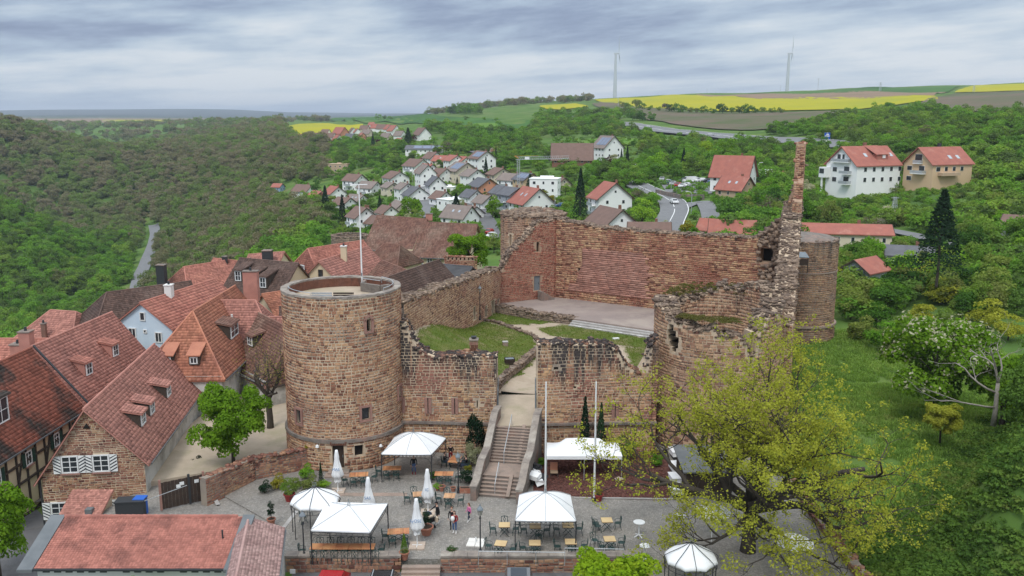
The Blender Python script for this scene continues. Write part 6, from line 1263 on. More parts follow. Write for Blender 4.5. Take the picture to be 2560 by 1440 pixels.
VH = [
 (888,474,30,-38,'roof_brown','wall_white','white three-storey house with a brown roof at the village edge',1.2,.62,.36,'balcony'),
 (925,487,30,-35,'roof_taupe','wall_white','white house with a grey-brown roof and balconies beside a slim dark fir',1.25,.5,.36,'balcony'),
 (762,487,30,-30,'roof_brown','wall_white','low white house with a brown half-hipped roof above the valley',1.2,.3,.36,''),
 (795,492,22,-55,'roof_red','wall_brick','low wooden house with a long rusty red roof beside the pool',1.7,.25,.3,''),
 (696,482,17,-20,'roof_red','wall_blue','tiny blue cottage with a red roof alone in the wood',1.1,.7,.35,'nochim'),
 (990,466,36,-60,'roof_brown','wall_white','white gable house with a flat brown roof behind the cream house',1.2,.5,.3,''),
 (977,487,26,-60,'roof_taupe','wall_cream','cream house with a grey roof and a small balcony',1.3,.6,.32,''),
 (1012,497,28,-62,'roof_taupe','wall_white','white house with a narrow steep gable next to the cream house',1.3,.75,.35,''),
 (1040,503,40,-64,'roof_slate','wall_white','low white house with a wide dark slate roof behind the big round tree',1.0,.35,.36,''),
 (1064,464,30,-68,'roof_taupe','wall_white','tall white house of two steep staggered gables',1.3,.85,.48,''),
 (1090,496,32,-72,'roof_slate','wall_white','white house with a steep dark roof and tall black gable windows',1.25,.85,.45,''),
 (1042,433,34,-52,'roof_brown','wall_white','white house with a reddish brown roof above the village street',1.3,.45,.34,'balcony'),
 (1082,409,26,-60,'roof_brown','wall_white','small white house at the left end of a red-roofed row',1.4,.45,.4,''),
 (1112,414,26,-30,'roof_red','wall_cream','row house with a red roof and red balcony',1.6,.4,.35,'sky'),
 (1135,418,28,-66,'roof_red','wall_white','white house with a low red roof at the end of the row',1.4,.5,.32,''),
 (1160,417,22,-62,'roof_red','wall_white','small white gable with one round window beside the red row',1.3,.55,.36,'nochim'),
 (1155,453,44,-62,'roof_taupe','wall_cream','cream house with solar panels and a red awning',1.1,.5,.32,'solarF'),
 (1182,464,34,-60,'roof_taupe','wall_white','white house with a pale grey roof in front of the solar-panelled cream house',1.1,.6,.32,''),
 (1210,486,42,-62,'roof_slate','wall_salmon','salmon house with a slate roof and a red-tiled terrace roof',1.1,.42,.32,''),
 (1205,430,36,-62,'roof_brown','wall_white','tall white house with solar panels and a dark fir in front',1.2,.75,.35,'solarF'),
 (1248,457,36,-66,'roof_brown','wall_cream','cream house with a shallow brown roof and a small conifer in front',1.1,.5,.3,''),
 (1281,470,34,-45,'roof_taupe','wall_white','white house with a wide grey-brown roof beside the crane',1.4,.5,.32,'balcony'),
 (1316,476,34,-64,'roof_slate','wall_ochre','ochre house with a dark roof and solar panels beside the crane mast',1.4,.65,.34,'solarF'),
 (1256,502,34,-60,'roof_slate','wall_cream','pale house with a dark grey roof beside the tall bright green tree',1.2,.5,.36,''),
 (1281,526,40,-58,'roof_slate','wall_grey','dark grey house with a slate roof beside the tall bright green tree',1.1,.8,.3,'balcony'),
 (1328,530,62,-66,'roof_red','wall_white','broad white gable house with a bright red roof beyond the corner tower',1.1,.34,.42,'sky'),
 (905,572,42,-58,'roof_brown','wall_white','white house with a blue awning below the tower flagpole',1.1,.6,.4,'balcony'),
 (912,549,32,-52,'roof_brown','wall_white','white house with a round-edged brown roof behind the blue awning house',1.2,.4,.35,''),
 (946,568,32,-48,'roof_brown','wall_white','white house with a rusty brown roof touching the long barn roof',1.8,.3,.4,''),
 (1150,562,44,-40,'roof_taupe','wall_white','white house with two staggered grey-brown roofs behind the big green tree',1.3,.4,.45,'sky'),
 (862,522,32,-45,'roof_brown','wall_white','white house with a long sloping brown roof beside a black fir',1.2,.35,.35,''),
 (893,511,30,-40,'roof_taupe','wall_white','white house with a low taupe roof and skylight',1.2,.3,.35,'sky'),
 (1062,386,26,-8,'roof_slate','wall_white','long white bungalow covered with blue solar panels above the village',2.6,.42,.25,'solarF'),
 (1055,350,24,-60,'roof_brown','wall_white','white gable house just above the blue solar bungalow',1.3,.45,.5,''),
 (1053,384,24,-20,'roof_brown','wall_brick','small brown house under the trees above the red-roofed row',1.4,.3,.3,''),
 (1000,365,18,-60,'roof_red','wall_white','small white house with a red roof on the slope below the upper hamlet',1.3,.45,.4,''),
 (1147,343,14,-60,'roof_taupe','wall_white','tiny white house in the wood under the green field',1.2,.5,.4,'nochim'),
 (1222,388,20,-40,'roof_taupe','wall_white','grey and white sheds of a farm at the wood edge',1.8,.4,.3,'nochim'),
 (1243,388,16,-70,'roof_red','wall_white','small building with a bright red pent roof at the wood edge',1.3,.6,.4,'nochim'),
 (1430,412,46,-4,'roof_brown','wall_brick','big old barn with a steep rust-brown roof',1.6,.28,.6,'nochim'),
 (1518,398,40,-66,'roof_taupe','wall_white','white gable house with solar panels on its grey roof beside two cypresses',1.2,.6,.5,'solarF'),
 (1524,534,66,-74,'roof_red','wall_white','white house with a red roof and a wide veranda above the road',.8,.5,.4,'balcony'),
 (1492,520,26,-70,'roof_brown','wall_cream','small cream gable behind the black spruce',1.2,.7,.5,''),
 (1527,597,78,-70,'roof_brown','wall_white','white gabled house with a brown roof and one attic window just beyond the stage wall',1.1,.35,.42,''),
 (1622,600,44,-6,'roof_brown','wall_white','low house with a maroon roof and white chimneys beyond the stage wall',1.7,.3,.5,''),
 (1832,474,58,-30,'roof_red','wall_white','white house with a steep faded red roof behind the tan house',1.2,.5,.6,''),
 (1838,492,44,-50,'roof_red','wall_tan','tan stone house with a red roof and one skylight beside the road',1.3,.4,.5,'sky'),
 (1953,448,20,-20,'roof_red','wall_white','small white garage with a red roof left of the pinnacle',1.4,.4,.4,'nochim'),
 (1800,585,44,-30,'roof_red','wall_cream','red roof with two grey dormers beyond the stage wall',1.7,.25,.4,'sky'),
 (1830,592,50,-16,'roof_red','wall_cream','striped dark red roof nearest the broken end of the stage wall',1.6,.22,.45,''),
 (2270,660,56,-20,'roof_slate','wall_white','small white house with a slate roof beside the black conifer',1.4,.4,.25,''),
 (2158,712,56,-140,'roof_red','wall_grey','grey shed with a plain red roof behind the end tower',1.3,.6,.35,'nochim'),
 (2105,610,62,-12,'roof_red','wall_cream','long cream house with a low red hipped roof behind the end tower',2.6,.42,.22,''),
 (2560,590,50,-40,'roof_brown','wall_white','white house with a brown roof half cut off by the photo edge',1.4,.5,.3,'')]
for u, v, a, b, lb in ((1104,512,'brown','white','right of the steep dark gable'),(1180,508,'slate','white','above the flat house'),(1212,522,'taupe','white','left of the bright tree'),(968,548,'brown','white','below the small dark fir'),(1000,536,'taupe','cream','left of the big round tree'),(838,500,'red','white','above the broad cedar'),(1105,455,'brown','white','beside the camper van'),(1300,505,'taupe','white','behind the bright red roof'),(1178,548,'brown','white','behind the village pine'),(1070,445,'red','white','below the red-roofed row'),(1396,478,'brown','cream','right of the white cube')): VH.append((u, v,32,-58, 'roof_'+a, 'wall_'+b, 'small %s house with a %s roof %s' % (b, a, lb),1.2,.45,.38, ''))
for (u, v, g_, rt_, rf, wl_, lb, lf, wh, pt, ex) in VH: vhouse(u, v, g_, rt_, rf, wl_, lb, lf, wh, pt, extras=ex, y0=(112 if u > 2080 and v > 590 else 150))
vhouse(1363,496,40,-12,'wall_white','wall_white','modern white cube house with a flat roof beside the dark pine',1.3,.95,0,flat=True)
vhouse(1124,525,30,-50,'wall_white','wall_white','flat-roofed white house with long window bands below the village',1.3,.7,0,flat=True)
vhouse(1115,478,22,-10,'wall_white','wall_white','small white flat-roofed annexe behind the steep white gable',1.5,.4,0,flat=True)
vhouse(757,517,14,-5,'roof_slate','wall_brick','dark flat-roofed pool house beside a small blue pool',2.4,.5,0,flat=True)
vhouse(850,432,24,-8,'wall_tan','wall_tan','tan flat-roofed villa with columns and a tall chimney in the wood',1.5,.7,0,flat=True)
# the two large houses at the right
def big_house(u, v, Y, Ln, W, h, rh, rot, wall, label, red='roof_red'):
    x, y, z = py(u, v, Y); z = max(z, float(T(x, y)) + .3); HPOS.append((x, y, Ln*.8)); o = thing('apartment_house', label, 'house',(x, y, z), R(rot)); w2, l2 = W/2, Ln/2; V = [(-l2,-w2,-3),(l2,-w2,-3),(l2,w2,-3),(-l2,w2,-3),(-l2,-w2,h),(l2,-w2,h),(l2,w2,h),(-l2,w2,h),(-l2,0,h+rh),(l2,0,h+rh)]
    link('wall', MB().add(V, [(0,1,5,4),(2,3,7,6),(3,0,4,8,7),(1,2,6,9,5)]), wall, o); k = 1.08
    for sy in (-1,1): link('roof', MB().slab([(-l2-.7, sy*w2*k, h-rh*.08+.15),(l2+.6, sy*w2*k, h-rh*.08+.15),(l2+.6,0, h+rh+.15),(-l2-.7,0, h+rh+.15)][::-sy],.25), red, o)
    link('chimney', MB().box((l2*.1,.8, h+rh+.3),(.9,.7,1.6)), 'wall_brick' if wall == 'wall_white' else 'iron_dark', o)
    def w(face, a, z, wd, hh):
        if face == 'side': p, s = (a,-w2-.02, z),(wd,.1, hh)
        else: p, s = (-l2-.02, a, z),(.1, wd, hh)
        f = link('window', MB().box(p, s), 'white_paint', o); q_ = (p[0], p[1]-.04, p[2]) if face == 'side' else (p[0]-.04, p[1], p[2]); link('pane', MB().box(q_, tuple(max(.1, c-.16) for c in s)), 'glass', f)
    def balc(a, z, wd, dp=1.6):
        b = link('balcony', MB().box((-l2-dp/2, a, z),(dp, wd,.2)), 'wall_white', o); link('rail', MB().box((-l2-dp+.03, a, z+.55),(.06, wd,.8)), 'galvanised', b); link('rail', MB().box((-l2-dp/2, a-wd/2, z+.55),(dp,.06,.8)), 'galvanised', b)
    if wall == 'wall_white':
        for i in range(5):
            for zz in (h-1.3, h-4.2): w('side',-l2 + 3.0 + i*3.2, zz,1.1,1.3)
        for zz in (h-1.6, h-4.5): w('gable',2.6, zz,1.8,1.4); w('gable',-2.2, zz+.1,2.2,2.0); balc(-2.4, zz-1.1,3.4)
        balc(0, h+.6,7.0,1.0); w('gable',-.6, h+2.0,1.0,1.8); w('gable',1.2, h+2.0,1.4,1.8)
        sun_ = link('conservatory', MB().box((-l2-.8, w2-.5, h-2.6),(2.6,2.4,3.0)), 'wall_white', o); link('pane', MB().box((-l2-2.12, w2-.5, h-2.2),(.1,1.9,1.4)), 'glass', sun_); link('post', MB().box((-l2-1.6, w2-.2, h-6),(.4,.4,5)), 'wall_white', sun_)
        dm = link('dormer', MB().box((2.4,-w2*.55, h+rh*.42),(4.2,2.6,1.6)), 'roof_red', o); link('dormer_roof', MB().slab([(-.2,-w2*.55-1.6, h+rh*.42+.8),(5.0,-w2*.55-1.6, h+rh*.42+.8),(5.0,0.2, h+rh+.25),(-.2,.2, h+rh+.25)],.15), 'roof_red', dm); link('window', MB().box((3.0,-w2*.55-1.33, h+rh*.42+.1),(1.1,.1,.9)), 'white_paint', dm)
        for xx in (-3.0,6.5): link('roof_window', MB().slab([(xx,-w2*.6, h+rh*.4+.25),(xx+1,-w2*.6, h+rh*.4+.25),(xx+1,-w2*.42, h+rh*.58+.25),(xx,-w2*.42, h+rh*.58+.25)],.06), 'skylight_glass', o)
    else:
        for i in range(4): w('side',-l2 + 2.0 + i*3.0, h-1.5,1.6 if i == 0 else 1.2,1.3);
        for zz in (h-1.5, h-4.4): w('gable',3.0, zz,1.8,1.3)
        w('gable',0, h+1.4,2.6,2.4); balc(0, h-.1,3.0,.7); balc(-.8, h-2.9,4.4); w('gable',-1.4, h-1.6,2.0,1.9); link('balcony', MB().box((-2.0,-w2-.8, h-2.9),(7,1.6,.9)), 'wall_tan', o)
        for xx in (0,3): link('roof_window', MB().slab([(xx,-w2*.75, h+rh*.25+.25),(xx+1.1,-w2*.75, h+rh*.25+.25),(xx+1.1,-w2*.55, h+rh*.45+.25),(xx,-w2*.55, h+rh*.45+.25)],.06), 'skylight_glass', o)
    return o
big_house(2150,518,262,16,12.5,8.6,5.0,22, 'wall_white', 'large white apartment house with stacked balconies and a red roof')
big_house(2335,520,258,15,10.5,6.6,4.4,22, 'wall_ochre', 'large apricot house with a red roof and glazed gable')
# hamlet beside the yellow field
HM = [(735,357,16,'roof_red','wall_cream'),(722,349,12,'roof_red','wall_cream'),(750,353,13,'roof_red','wall_white'),(770,350,13,'roof_brown','wall_white'),(783,348,14,'roof_red','wall_white'),(797,353,15,'roof_brown','wall_cream'),(800,364,14,'roof_red','wall_cream'),(815,340,12,'roof_brown','wall_white'),(828,352,14,'roof_brown','wall_white'),(845,362,18,'roof_red','wall_white'),(852,346,20,'roof_red','wall_salmon'),(866,362,14,'roof_brown','wall_white'),(882,336,12,'roof_brown','wall_white'),(893,338,12,'roof_red','wall_white'),(905,350,13,'roof_red','wall_salmon'),(912,330,12,'roof_brown','wall_cream'),(918,342,13,'roof_taupe','wall_cream'),(940,328,13,'roof_red','wall_white'),(955,330,14,'roof_brown','wall_white'),(972,332,15,'roof_red','wall_white'),(985,338,18,'roof_red','wall_white'),(1000,348,15,'roof_taupe','wall_white'),(966,352,14,'roof_taupe','wall_cream'),(930,318,9,'roof_red','wall_white'),(876,352,13,'roof_slate','wall_white')]
rr = random.Random(4); cn = {'roof_red':'red', 'roof_brown':'brown', 'roof_taupe':'grey-brown', 'roof_slate':'slate', 'wall_cream':'cream', 'wall_white':'white', 'wall_salmon':'salmon'}
for u, v, g_, rf, wl_ in HM: vhouse(u, v, g_, rr.uniform(-75,-15), rf, wl_, 'small %s house with a %s roof in the hamlet beside the yellow field' % (cn[wl_], cn[rf]),1.3,.5,.55, group='%s houses with %s roofs in the far hamlet' % (cn[wl_], cn[rf]), extras='nochim', y0=400)
# ================================================================== CAFE TERRACE
mat('canvas_white',(.80,.80,.80),(.75,.75,.755), scale=1.2, rough=.8, c3=(.70,.69,.66), s3=.9, w3=(.62,.8)); mat('iron_black',(.028,.03,.034), rough=.55); mat('iron_green',(.018,.045,.04),(.03,.06,.055), scale=6, rough=.5)
mat('table_orange',(.42,.16,.075),(.50,.25,.11), scale=1.6, rough=.6, rnd=.2, rmode='object'); mat('table_pale',(.62,.46,.24),(.55,.38,.20), scale=1.2, rough=.6); mat('table_tan',(.56,.34,.19),(.46,.25,.13), scale=2, rough=.6, rnd=.15, rmode='object')
mat('terracotta',(.38,.155,.10),(.32,.13,.085), scale=3, rough=.9, c3=(.46,.28,.2), s3=3, w3=(.55,.75)); mat('pot_red',(.26,.035,.03), rough=.6); mat('soil',(.05,.035,.025), rough=1); mat('print_blue',(.10,.22,.42), rough=.7); mat('slab_pale',(.70,.67,.62), rough=.8); mat('slab_tan',(.50,.40,.32),(.44,.35,.28), scale=4, rough=.9)
def gz(u, v, z): return np.array(pz(u, v, z))
def canopy(o, cs, peak, style, sag=.12, n=10, rise=.35):
    """fabric roof over a square frame: corners cs (4), peak; curved 'dome' or hanging 'tent'"""
    V = []; Fc = []; cs = [np.array(c, float) for c in cs]; pk = np.array(peak, float); m = 14
    k = len(cs); rings = [[] for _ in range(n+1)]
    for i in range(k):
        a, b = cs[i], cs[(i+1) % k]
        for j in range(m):
            e = a + (b-a)*j/m; mid = 4*(j/m)*(1-j/m)
            for r in range(n+1):
                t = r/n; p = e + (pk-e)*t
                hgt = (math.sin(t*math.pi/2) - t)*rise*(pk[2]-cs[0][2])*2.2 if style == 'dome' else -(math.sin(t*math.pi))*sag*mid*1.2
                p = p + np.array([0,0, hgt - (sag*.5*mid*(1-t) if style == 'dome' else 0)]); rings[r].append(tuple(p))
    nn = k*m
    for r in range(n+1): V += rings[r]
    for r in range(n):
        for j in range(nn): Fc.append((r*nn+j, r*nn+(j+1)%nn,(r+1)*nn+(j+1)%nn,(r+1)*nn+j))
    cv_ = link('canopy', MB().add(V, Fc).mesh('canopy', True), 'canvas_white', o)
    # scalloped valance and ribs
    vb = MB();
    for j in range(nn):
        a = rings[0][j]; b = rings[0][(j+1) % nn]; dz = .16; vb.add([a, b,(b[0], b[1], b[2]-dz*.55),((a[0]+b[0])/2,(a[1]+b[1])/2,(a[2]+b[2])/2-dz),(a[0], a[1], a[2]-dz*.55)], [(0,1,2,3,4)])
    link('valance', vb, 'canvas_white', o)
    for i in range(k):
        pts = [np.array(rings[r][i*m]) + np.array([0,0,.03]) for r in range(n+1)]; link('rib', MB().tube([tuple(p) for p in pts],.022,5), 'galvanised', o)
        if style == 'dome': pts = [np.array(rings[r][i*m+m//2]) + np.array([0,0,.03]) for r in range(n+1)]; link('rib', MB().tube([tuple(p) for p in pts],.02,5), 'galvanised', o)
    return cv_
def gazebo(label, corners, zc, peak, base=0.0, style='dome', finial=True, m='iron_black', rise=.35, sag=.12):
    c = np.mean([c[:2] for c in corners],0); o = thing('gazebo', label, 'gazebo',(c[0], c[1], base)); L_ = [(p[0]-c[0], p[1]-c[1], p[2]-base) for p in corners]; pk = (peak[0]-c[0], peak[1]-c[1], peak[2]-base)
    canopy(o, L_, pk, style, rise=rise, sag=sag)
    for i, p in enumerate(L_):
        link('post', MB().bar((p[0], p[1],0),(p[0], p[1], p[2]-.05),.07,.07), m, o); q_ = L_[(i+1) % len(L_)]; a = np.array(p); b = np.array(q_); f = MB().bar(tuple(a-np.array([0,0,.12])), tuple(b-np.array([0,0,.12])),.04,.05).bar(tuple(a-np.array([0,0,.34])), tuple(b-np.array([0,0,.34])),.03,.03)
        for k in range(11): t = (k+.5)/11; x = a+(b-a)*t; f.tube([tuple(x+np.array([0,0,-.13])), tuple(x+(b-a)/33+np.array([0,0,-.23])), tuple(x+np.array([0,0,-.33]))],.012,4)
        d = (b-a)/np.linalg.norm(b-a); f.tube([tuple(a+np.array([0,0,-.9])), tuple(a+d*.2+np.array([0,0,-.5])), tuple(a+d*.55+np.array([0,0,-.35]))],.016,4); f.tube([tuple(b+np.array([0,0,-.9])), tuple(b-d*.2+np.array([0,0,-.5])), tuple(b-d*.55+np.array([0,0,-.35]))],.016,4); link('ironwork', f, m, o)
    if finial: f = MB().tube([pk,(pk[0], pk[1], pk[2]+.5)],.02,5); [f.tube([(pk[0]+.12*math.cos(a), pk[1]+.12*math.sin(a), pk[2]+.03),(pk[0]+.09*math.cos(a), pk[1]+.09*math.sin(a), pk[2]+.2),(pk[0], pk[1], pk[2]+.3)],.012,4) for a in np.linspace(0,6.28,6)[:-1]]; link('finial', f, 'iron_grey', o)
    return o
def sq(fl, fr, depth, z, dx=0.0, dx2=None):
    a = gz(*fl, z); b = gz(*fr, z); dx2 = dx if dx2 is None else dx2; return [tuple(a), tuple(b),(b[0]+dx2, b[1]+depth, z),(a[0]+dx, a[1]+depth, z)]
c1 = sq((953,1134),(1078,1135),3.6,2.45,.55,.9); gazebo('domed white gazebo standing against the foot of the round tower, people seated beside it', c1,2.45, tuple(np.mean(c1,0) + np.array([0,.2,1.05])))
c2 = sq((1288,1300),(1440,1301),4.0,2.4,.3,-.1); gazebo('domed white gazebo over pale square tables at the foot of the stairs', c2,2.4, tuple(np.mean(c2,0) + np.array([0,.3,.95])))
c3 = sq((777,1325),(925,1330),4.3,2.4,.15,.55); gazebo('hip-shaped white gazebo over the long orange table, nearest the garage', c3,2.4, tuple(np.mean(c3,0) + np.array([0,.1,.75])), style='tent')
def pavilion(label, u, v, z, r, top, n=8):
    c = gz(u, v, z); o = thing('pavilion', label, 'gazebo',(c[0], c[1],0)); V = []; Fc = []; prof_ = [(1.0,0),(1.03,.10),(.97,.24),(.80,.40),(.55,.58),(.30,.78),(.12,.95),(.02,1.0)]; m = n*4
    for rr_, zz_ in prof_:
        for k in range(m): a = 2*math.pi*k/m; lob = 1 - .07*abs(math.sin(a*n/2+math.pi/2))**.6*(rr_ > .2) ; V.append((r*rr_*lob*math.cos(a), r*rr_*lob*math.sin(a), z + top*zz_ - (.05 if k % 4 == 2 else 0)))
    for i in range(len(prof_)-1):
        for k in range(m): Fc.append((i*m+k, i*m+(k+1)%m,(i+1)*m+(k+1)%m,(i+1)*m+k))
    link('canopy', MB().add(V, Fc).mesh('canopy', True), 'canvas_white', o)
    for k in range(n):
        a = 2*math.pi*k/n; link('rib', MB().tube([(r*q1*1.02*math.cos(a), r*q1*1.02*math.sin(a), z+top*q2+.04) for q1, q2 in prof_] + [(0,0, z+top*1.12)],.022,5), 'iron_black', o); link('post', MB().bar((r*.98*math.cos(a), r*.98*math.sin(a),0),(r*.98*math.cos(a), r*.98*math.sin(a), z),.05,.05), 'iron_black', o)
    fr = MB()
    for zz_ in (z-.05, z-.3): fr.tube([(r*math.cos(a), r*math.sin(a), zz_) for a in np.linspace(0,2*math.pi,25)],.02,4)
    link('ironwork', fr, 'iron_black', o); f = MB()
    for k in range(5): a = 2*math.pi*k/5; f.tube([(0,0, z+top),(.16*math.cos(a),.16*math.sin(a), z+top*1.1+.1),(.05*math.cos(a),.05*math.sin(a), z+top*1.1+.3)],.012,4)
    link('finial', f, 'iron_grey', o); return o
pavilion('small round onion-shaped white pavilion behind the hip-shaped gazebo',788,1252,2.35,1.72,1.0); pavilion('round onion-shaped white pavilion speckled with leaves, partly under the oak',1727,1398,2.4,1.6,1.05)
# folding party tent
a = gz(1366,1141,2.1); b = gz(1557,1145,2.1); o = thing('party_tent', 'long plain white party tent with stepped roof standing on the mulch bed', 'tent',(float((a[0]+b[0])/2), float(a[1]+1.5),0)); l = o.location; hx = float(b[0]-a[0])/2; z0 = 2.1
V = []; Fc = []; xs = [(-hx,0),(-hx*.55,.62),(0,.86),(hx*.55,.62),(hx,0)]
xs = [(-1,0,0),(-.93,.12,.3),(-.62,.45,.75),(-.45,.85,1),(0,.9,1),(.45,.85,1),(.62,.45,.75),(.93,.12,.3),(1,0,0)]
g_ = [(-1.5,0),(-1.35,.25),(-.6,.8),(0,1),(.6,.8),(1.35,.25),(1.5,0)]
for xn, zn, q_ in xs:
    for yn, t_ in g_: V.append((xn*hx, yn, z0 + 1.05*max(min(zn/.9,1)*.95,.12 if abs(xn) < .99 else 0)*t_ + .0))
for i in range(len(xs)-1):
    for j in range(len(g_)-1): k = i*len(g_)+j; Fc.append((k, k+len(g_), k+len(g_)+1, k+1))
link('canopy', MB().add(V, Fc).mesh('canopy', True), 'canvas_white', o); link('valance', MB().box((0,-1.5, z0-.12),(2*hx,.02,.28)).box((0,1.5, z0-.12),(2*hx,.02,.28)).box((-hx,0, z0-.12),(.02,3,.28)).box((hx,0, z0-.12),(.02,3,.28)), 'canvas_white', o)
for x in (-hx,0, hx):
    for y in (-1.48,1.48): link('leg', MB().bar((x*.99, y,0),(x*.99, y, z0),.045,.045), 'galvanised', o)
# closed parasols
def lettering(parent, txt, p, rx, rz, size, m):
    cu = bpy.data.curves.new('lettering', 'FONT'); cu.body = txt; cu.size = size; cu.align_x = 'CENTER'; cu.extrude = .003; tmp = bpy.data.objects.new('lettering', cu); me = bpy.data.meshes.new_from_object(tmp); bpy.data.objects.remove(tmp); me.materials.clear(); o = link('lettering', me, m, parent, p); o.rotation_euler = (rx,0, rz); return o
def closed_parasol(u, v, h, label, txt, slab, zb=1.0, seed=0):
    c = gz(u, v,0); o = thing('closed_parasol', label, 'parasol',(c[0], c[1],0)); r = random.Random(seed); n = 28; V = []; Fc = []; pr = [(.10, h),(.12, h-.12),(.19, h-.55),(.17, h-.75),(.27, h-1.4),(.40, h-2.0),(.34, h-2.2),(.20, h-2.3),(.22, h-2.6)]
    for i,(q1, z) in enumerate(pr):
        for k in range(n): a = 2*math.pi*k/n; f = 1 + (.16*math.cos(a*7+seed) + .06*r.uniform(-1,1))*min(1, i/3); sk = .10*max(0, i-3); V.append((q1*f*math.cos(a)*(1 + .25*max(0, math.cos(a))*(i in (4,5)))+0, q1*f*math.sin(a), z + (r.uniform(-.08,.08) if i > 6 else 0)))
    for i in range(len(pr)-1):
        for k in range(n): Fc.append((i*n+k,(i+1)*n+k,(i+1)*n+(k+1)%n, i*n+(k+1)%n))
    Fc.append(tuple(range(n))); link('canopy', MB().add(V, Fc).mesh('canopy', True), 'canvas_white', o); link('pole', MB().tube([(0,0,0),(0,0, h-.2)],.035,8), 'white_paint', o)
    lettering(o, txt,(-.02,-.40, h-1.55), R(90)-.12,0,.30, 'print_blue')
    for i in range(2):
        for j in range(2): link('base_slab', MB().box((-.27+.54*i,-.27+.54*j,.05),(.52,.52,.1),.06), slab, o)
    link('base_cross', MB().bar((-.35,0,.12),(.35,0,.12),.05,.03).bar((0,-.35,.12),(0,.35,.12),.05,.03), 'white_paint', o); return o
closed_parasol(845,1229,3.45, 'folded white parasol in front of the dark tower door', 'MAS', 'slab_tan', seed=1); closed_parasol(923,1292,3.1, 'folded white parasol half hidden behind the hip-shaped gazebo', 'SAS', 'slab_tan', seed=2)
closed_parasol(1070,1282,3.45, 'folded white parasol next to the pram, farther of the middle pair', 'IC', 'slab_tan', seed=3); closed_parasol(1043,1366,3.5, 'folded white parasol on a tan slab base beside the big terracotta pot', 'SyOSE', 'slab_tan', seed=4)
c = gz(1190,1358,0); o = thing('parasol_base', 'empty parasol base of four pale slabs beside the lamp post', 'parasol base',(c[0], c[1],0),-.15)
for i in range(2):
    for j in range(2): link('slab', MB().box((-.3+.6*i,-.3+.6*j,.04),(.57,.57,.08)), 'slab_pale', o)
link('socket', MB().tube([(0,0,0),(0,0,.45)],.04,8), 'white_paint', o)
# tables and chairs
def table_proto(nm, lb, w_, d_, m, slats, legs='x'):
    o = thing(nm, lb, 'table')
    if slats:
        for k in range(slats): link('slat', MB().box((-w_/2+(k+.5)*w_/slats,0,.74),(w_/slats*.93, d_,.035)), m, o)
    else: link('tabletop', MB().box((0,0,.74),(w_, d_,.035)), m, o);
    if not slats: link('rim', MB().box((0,0,.715),(w_+.03, d_+.03,.03)), 'wood_dark', o)
    for sy in (-1,1): link('leg', MB().bar((-w_*.42, sy*d_*.4,0),(w_*.42, sy*d_*.4,.71),.035,.03).bar((w_*.42, sy*d_*.4,0),(-w_*.42, sy*d_*.4,.71),.035,.03), 'iron_green', o)
    return o
T_OR = table_proto('cafe_table', '-',1.5,.85, 'table_orange',12); T_SQ = table_proto('cafe_table', '-',.78,.78, 'table_pale',0); T_TN = table_proto('cafe_table', '-',.85,.85, 'table_tan',8)
chair = thing('cafe_chair', '-', 'chair'); link('seat', MB().lathe((0,0,.44), [(.2,0),(.235,.02),(.22,.04),(0,.05)],10, cap=False), 'iron_green', chair)
for sx, sy in ((-1,-1),(1,-1),(-1,1),(1,1)): link('leg', MB().tube([(sx*.17, sy*.16,.45),(sx*.2, sy*.19,.2),(sx*.23, sy*.24,0)],.02,5), 'iron_green', chair)
bk = MB().tube([(-.2,.2,.45),(-.23,.25,.9)],.02,5).tube([(.2,.2,.45),(.23,.25,.9)],.02,5).tube([(-.24,.25,.88),(0,.27,.94),(.24,.25,.88)],.028,5).tube([(.08*math.cos(a),.24,.7+.1*math.sin(a)) for a in np.linspace(0,6.283,11)],.018,5).tube([(0,.24,.8),(0,.25,.92)],.03,5).tube([(0,.22,.47),(0,.24,.6)],.02,5); link('backrest', bk, 'iron_green', chair)
for sx in (-1,1): link('armrest', MB().tube([(sx*.22,.23,.68),(sx*.26,0,.67),(sx*.24,-.16,.62),(sx*.21,-.16,.46)],.016,5), 'iron_green', chair)
CHN = {'n': 0}
def chairs(cx3, cy3, spots, lb, rz=0):
    seen = {}
    for i,(dx, dy, a) in enumerate(spots):
        sd = ('on the left of' if dx < 0 else 'on the right of') if abs(dx) > abs(dy) else ('in front of' if dy < 0 else 'behind'); seen[sd] = seen.get(sd,0) + 1; k = seen[sd]; o_ = ('', 'second ', 'third ', 'fourth ', 'fifth ', 'sixth ', 'seventh ')[k-1]
        c_, s_ = math.cos(rz), math.sin(rz); put(chair, USED,(cx3+dx*c_-dy*s_, cy3+dx*s_+dy*c_,.0), rz + R(a), '%sdark green ironwork chair %s the %s' % (o_ if k > 1 else '', sd, lb), 'dark green ironwork chairs on the cafe terrace')
SQS = [(1261,1312,'square pale table left of the domed gazebo, back row',0,[(-.8,0,90),(0,.75,0),(.8,0,-90)]),(1252,1358,'square pale table at the left end of the front row, turned slightly',-.18,[(-.85,.1,80),(0,-.8,180),(.85,-.1,-90)]),(1338,1315,'square pale table under the left half of the domed gazebo',0,[(-.8,.1,90),(.8,0,-90),(.2,-.8,190)]),(1337,1357,'square tan-topped table in the front row below the gazebo',0,[(-.8,-.1,95),(.1,-.8,180),(-.3,-.8,170)]),(1420,1313,'square pale table under the right half of the domed gazebo',0,[(-.8,0,90),(.8,.1,-90)]),(1427,1354,'square tan-topped table in front of the gazebo, right of its post',0,[(-.9,-.1,80),(.9,0,-95),(0,-.8,180)]),(1517,1300,'square pale table right of the gazebo, its corner under oak leaves',.04,[(-.8,.1,90),(.8,.1,-90),(-.7,-.3,100)]),(1524,1347,'square pale table behind the bright green treetop',.05,[(-.95,.45,30),(.8,0,-90),(0,-.8,180),(-.6,-.5,150)])]
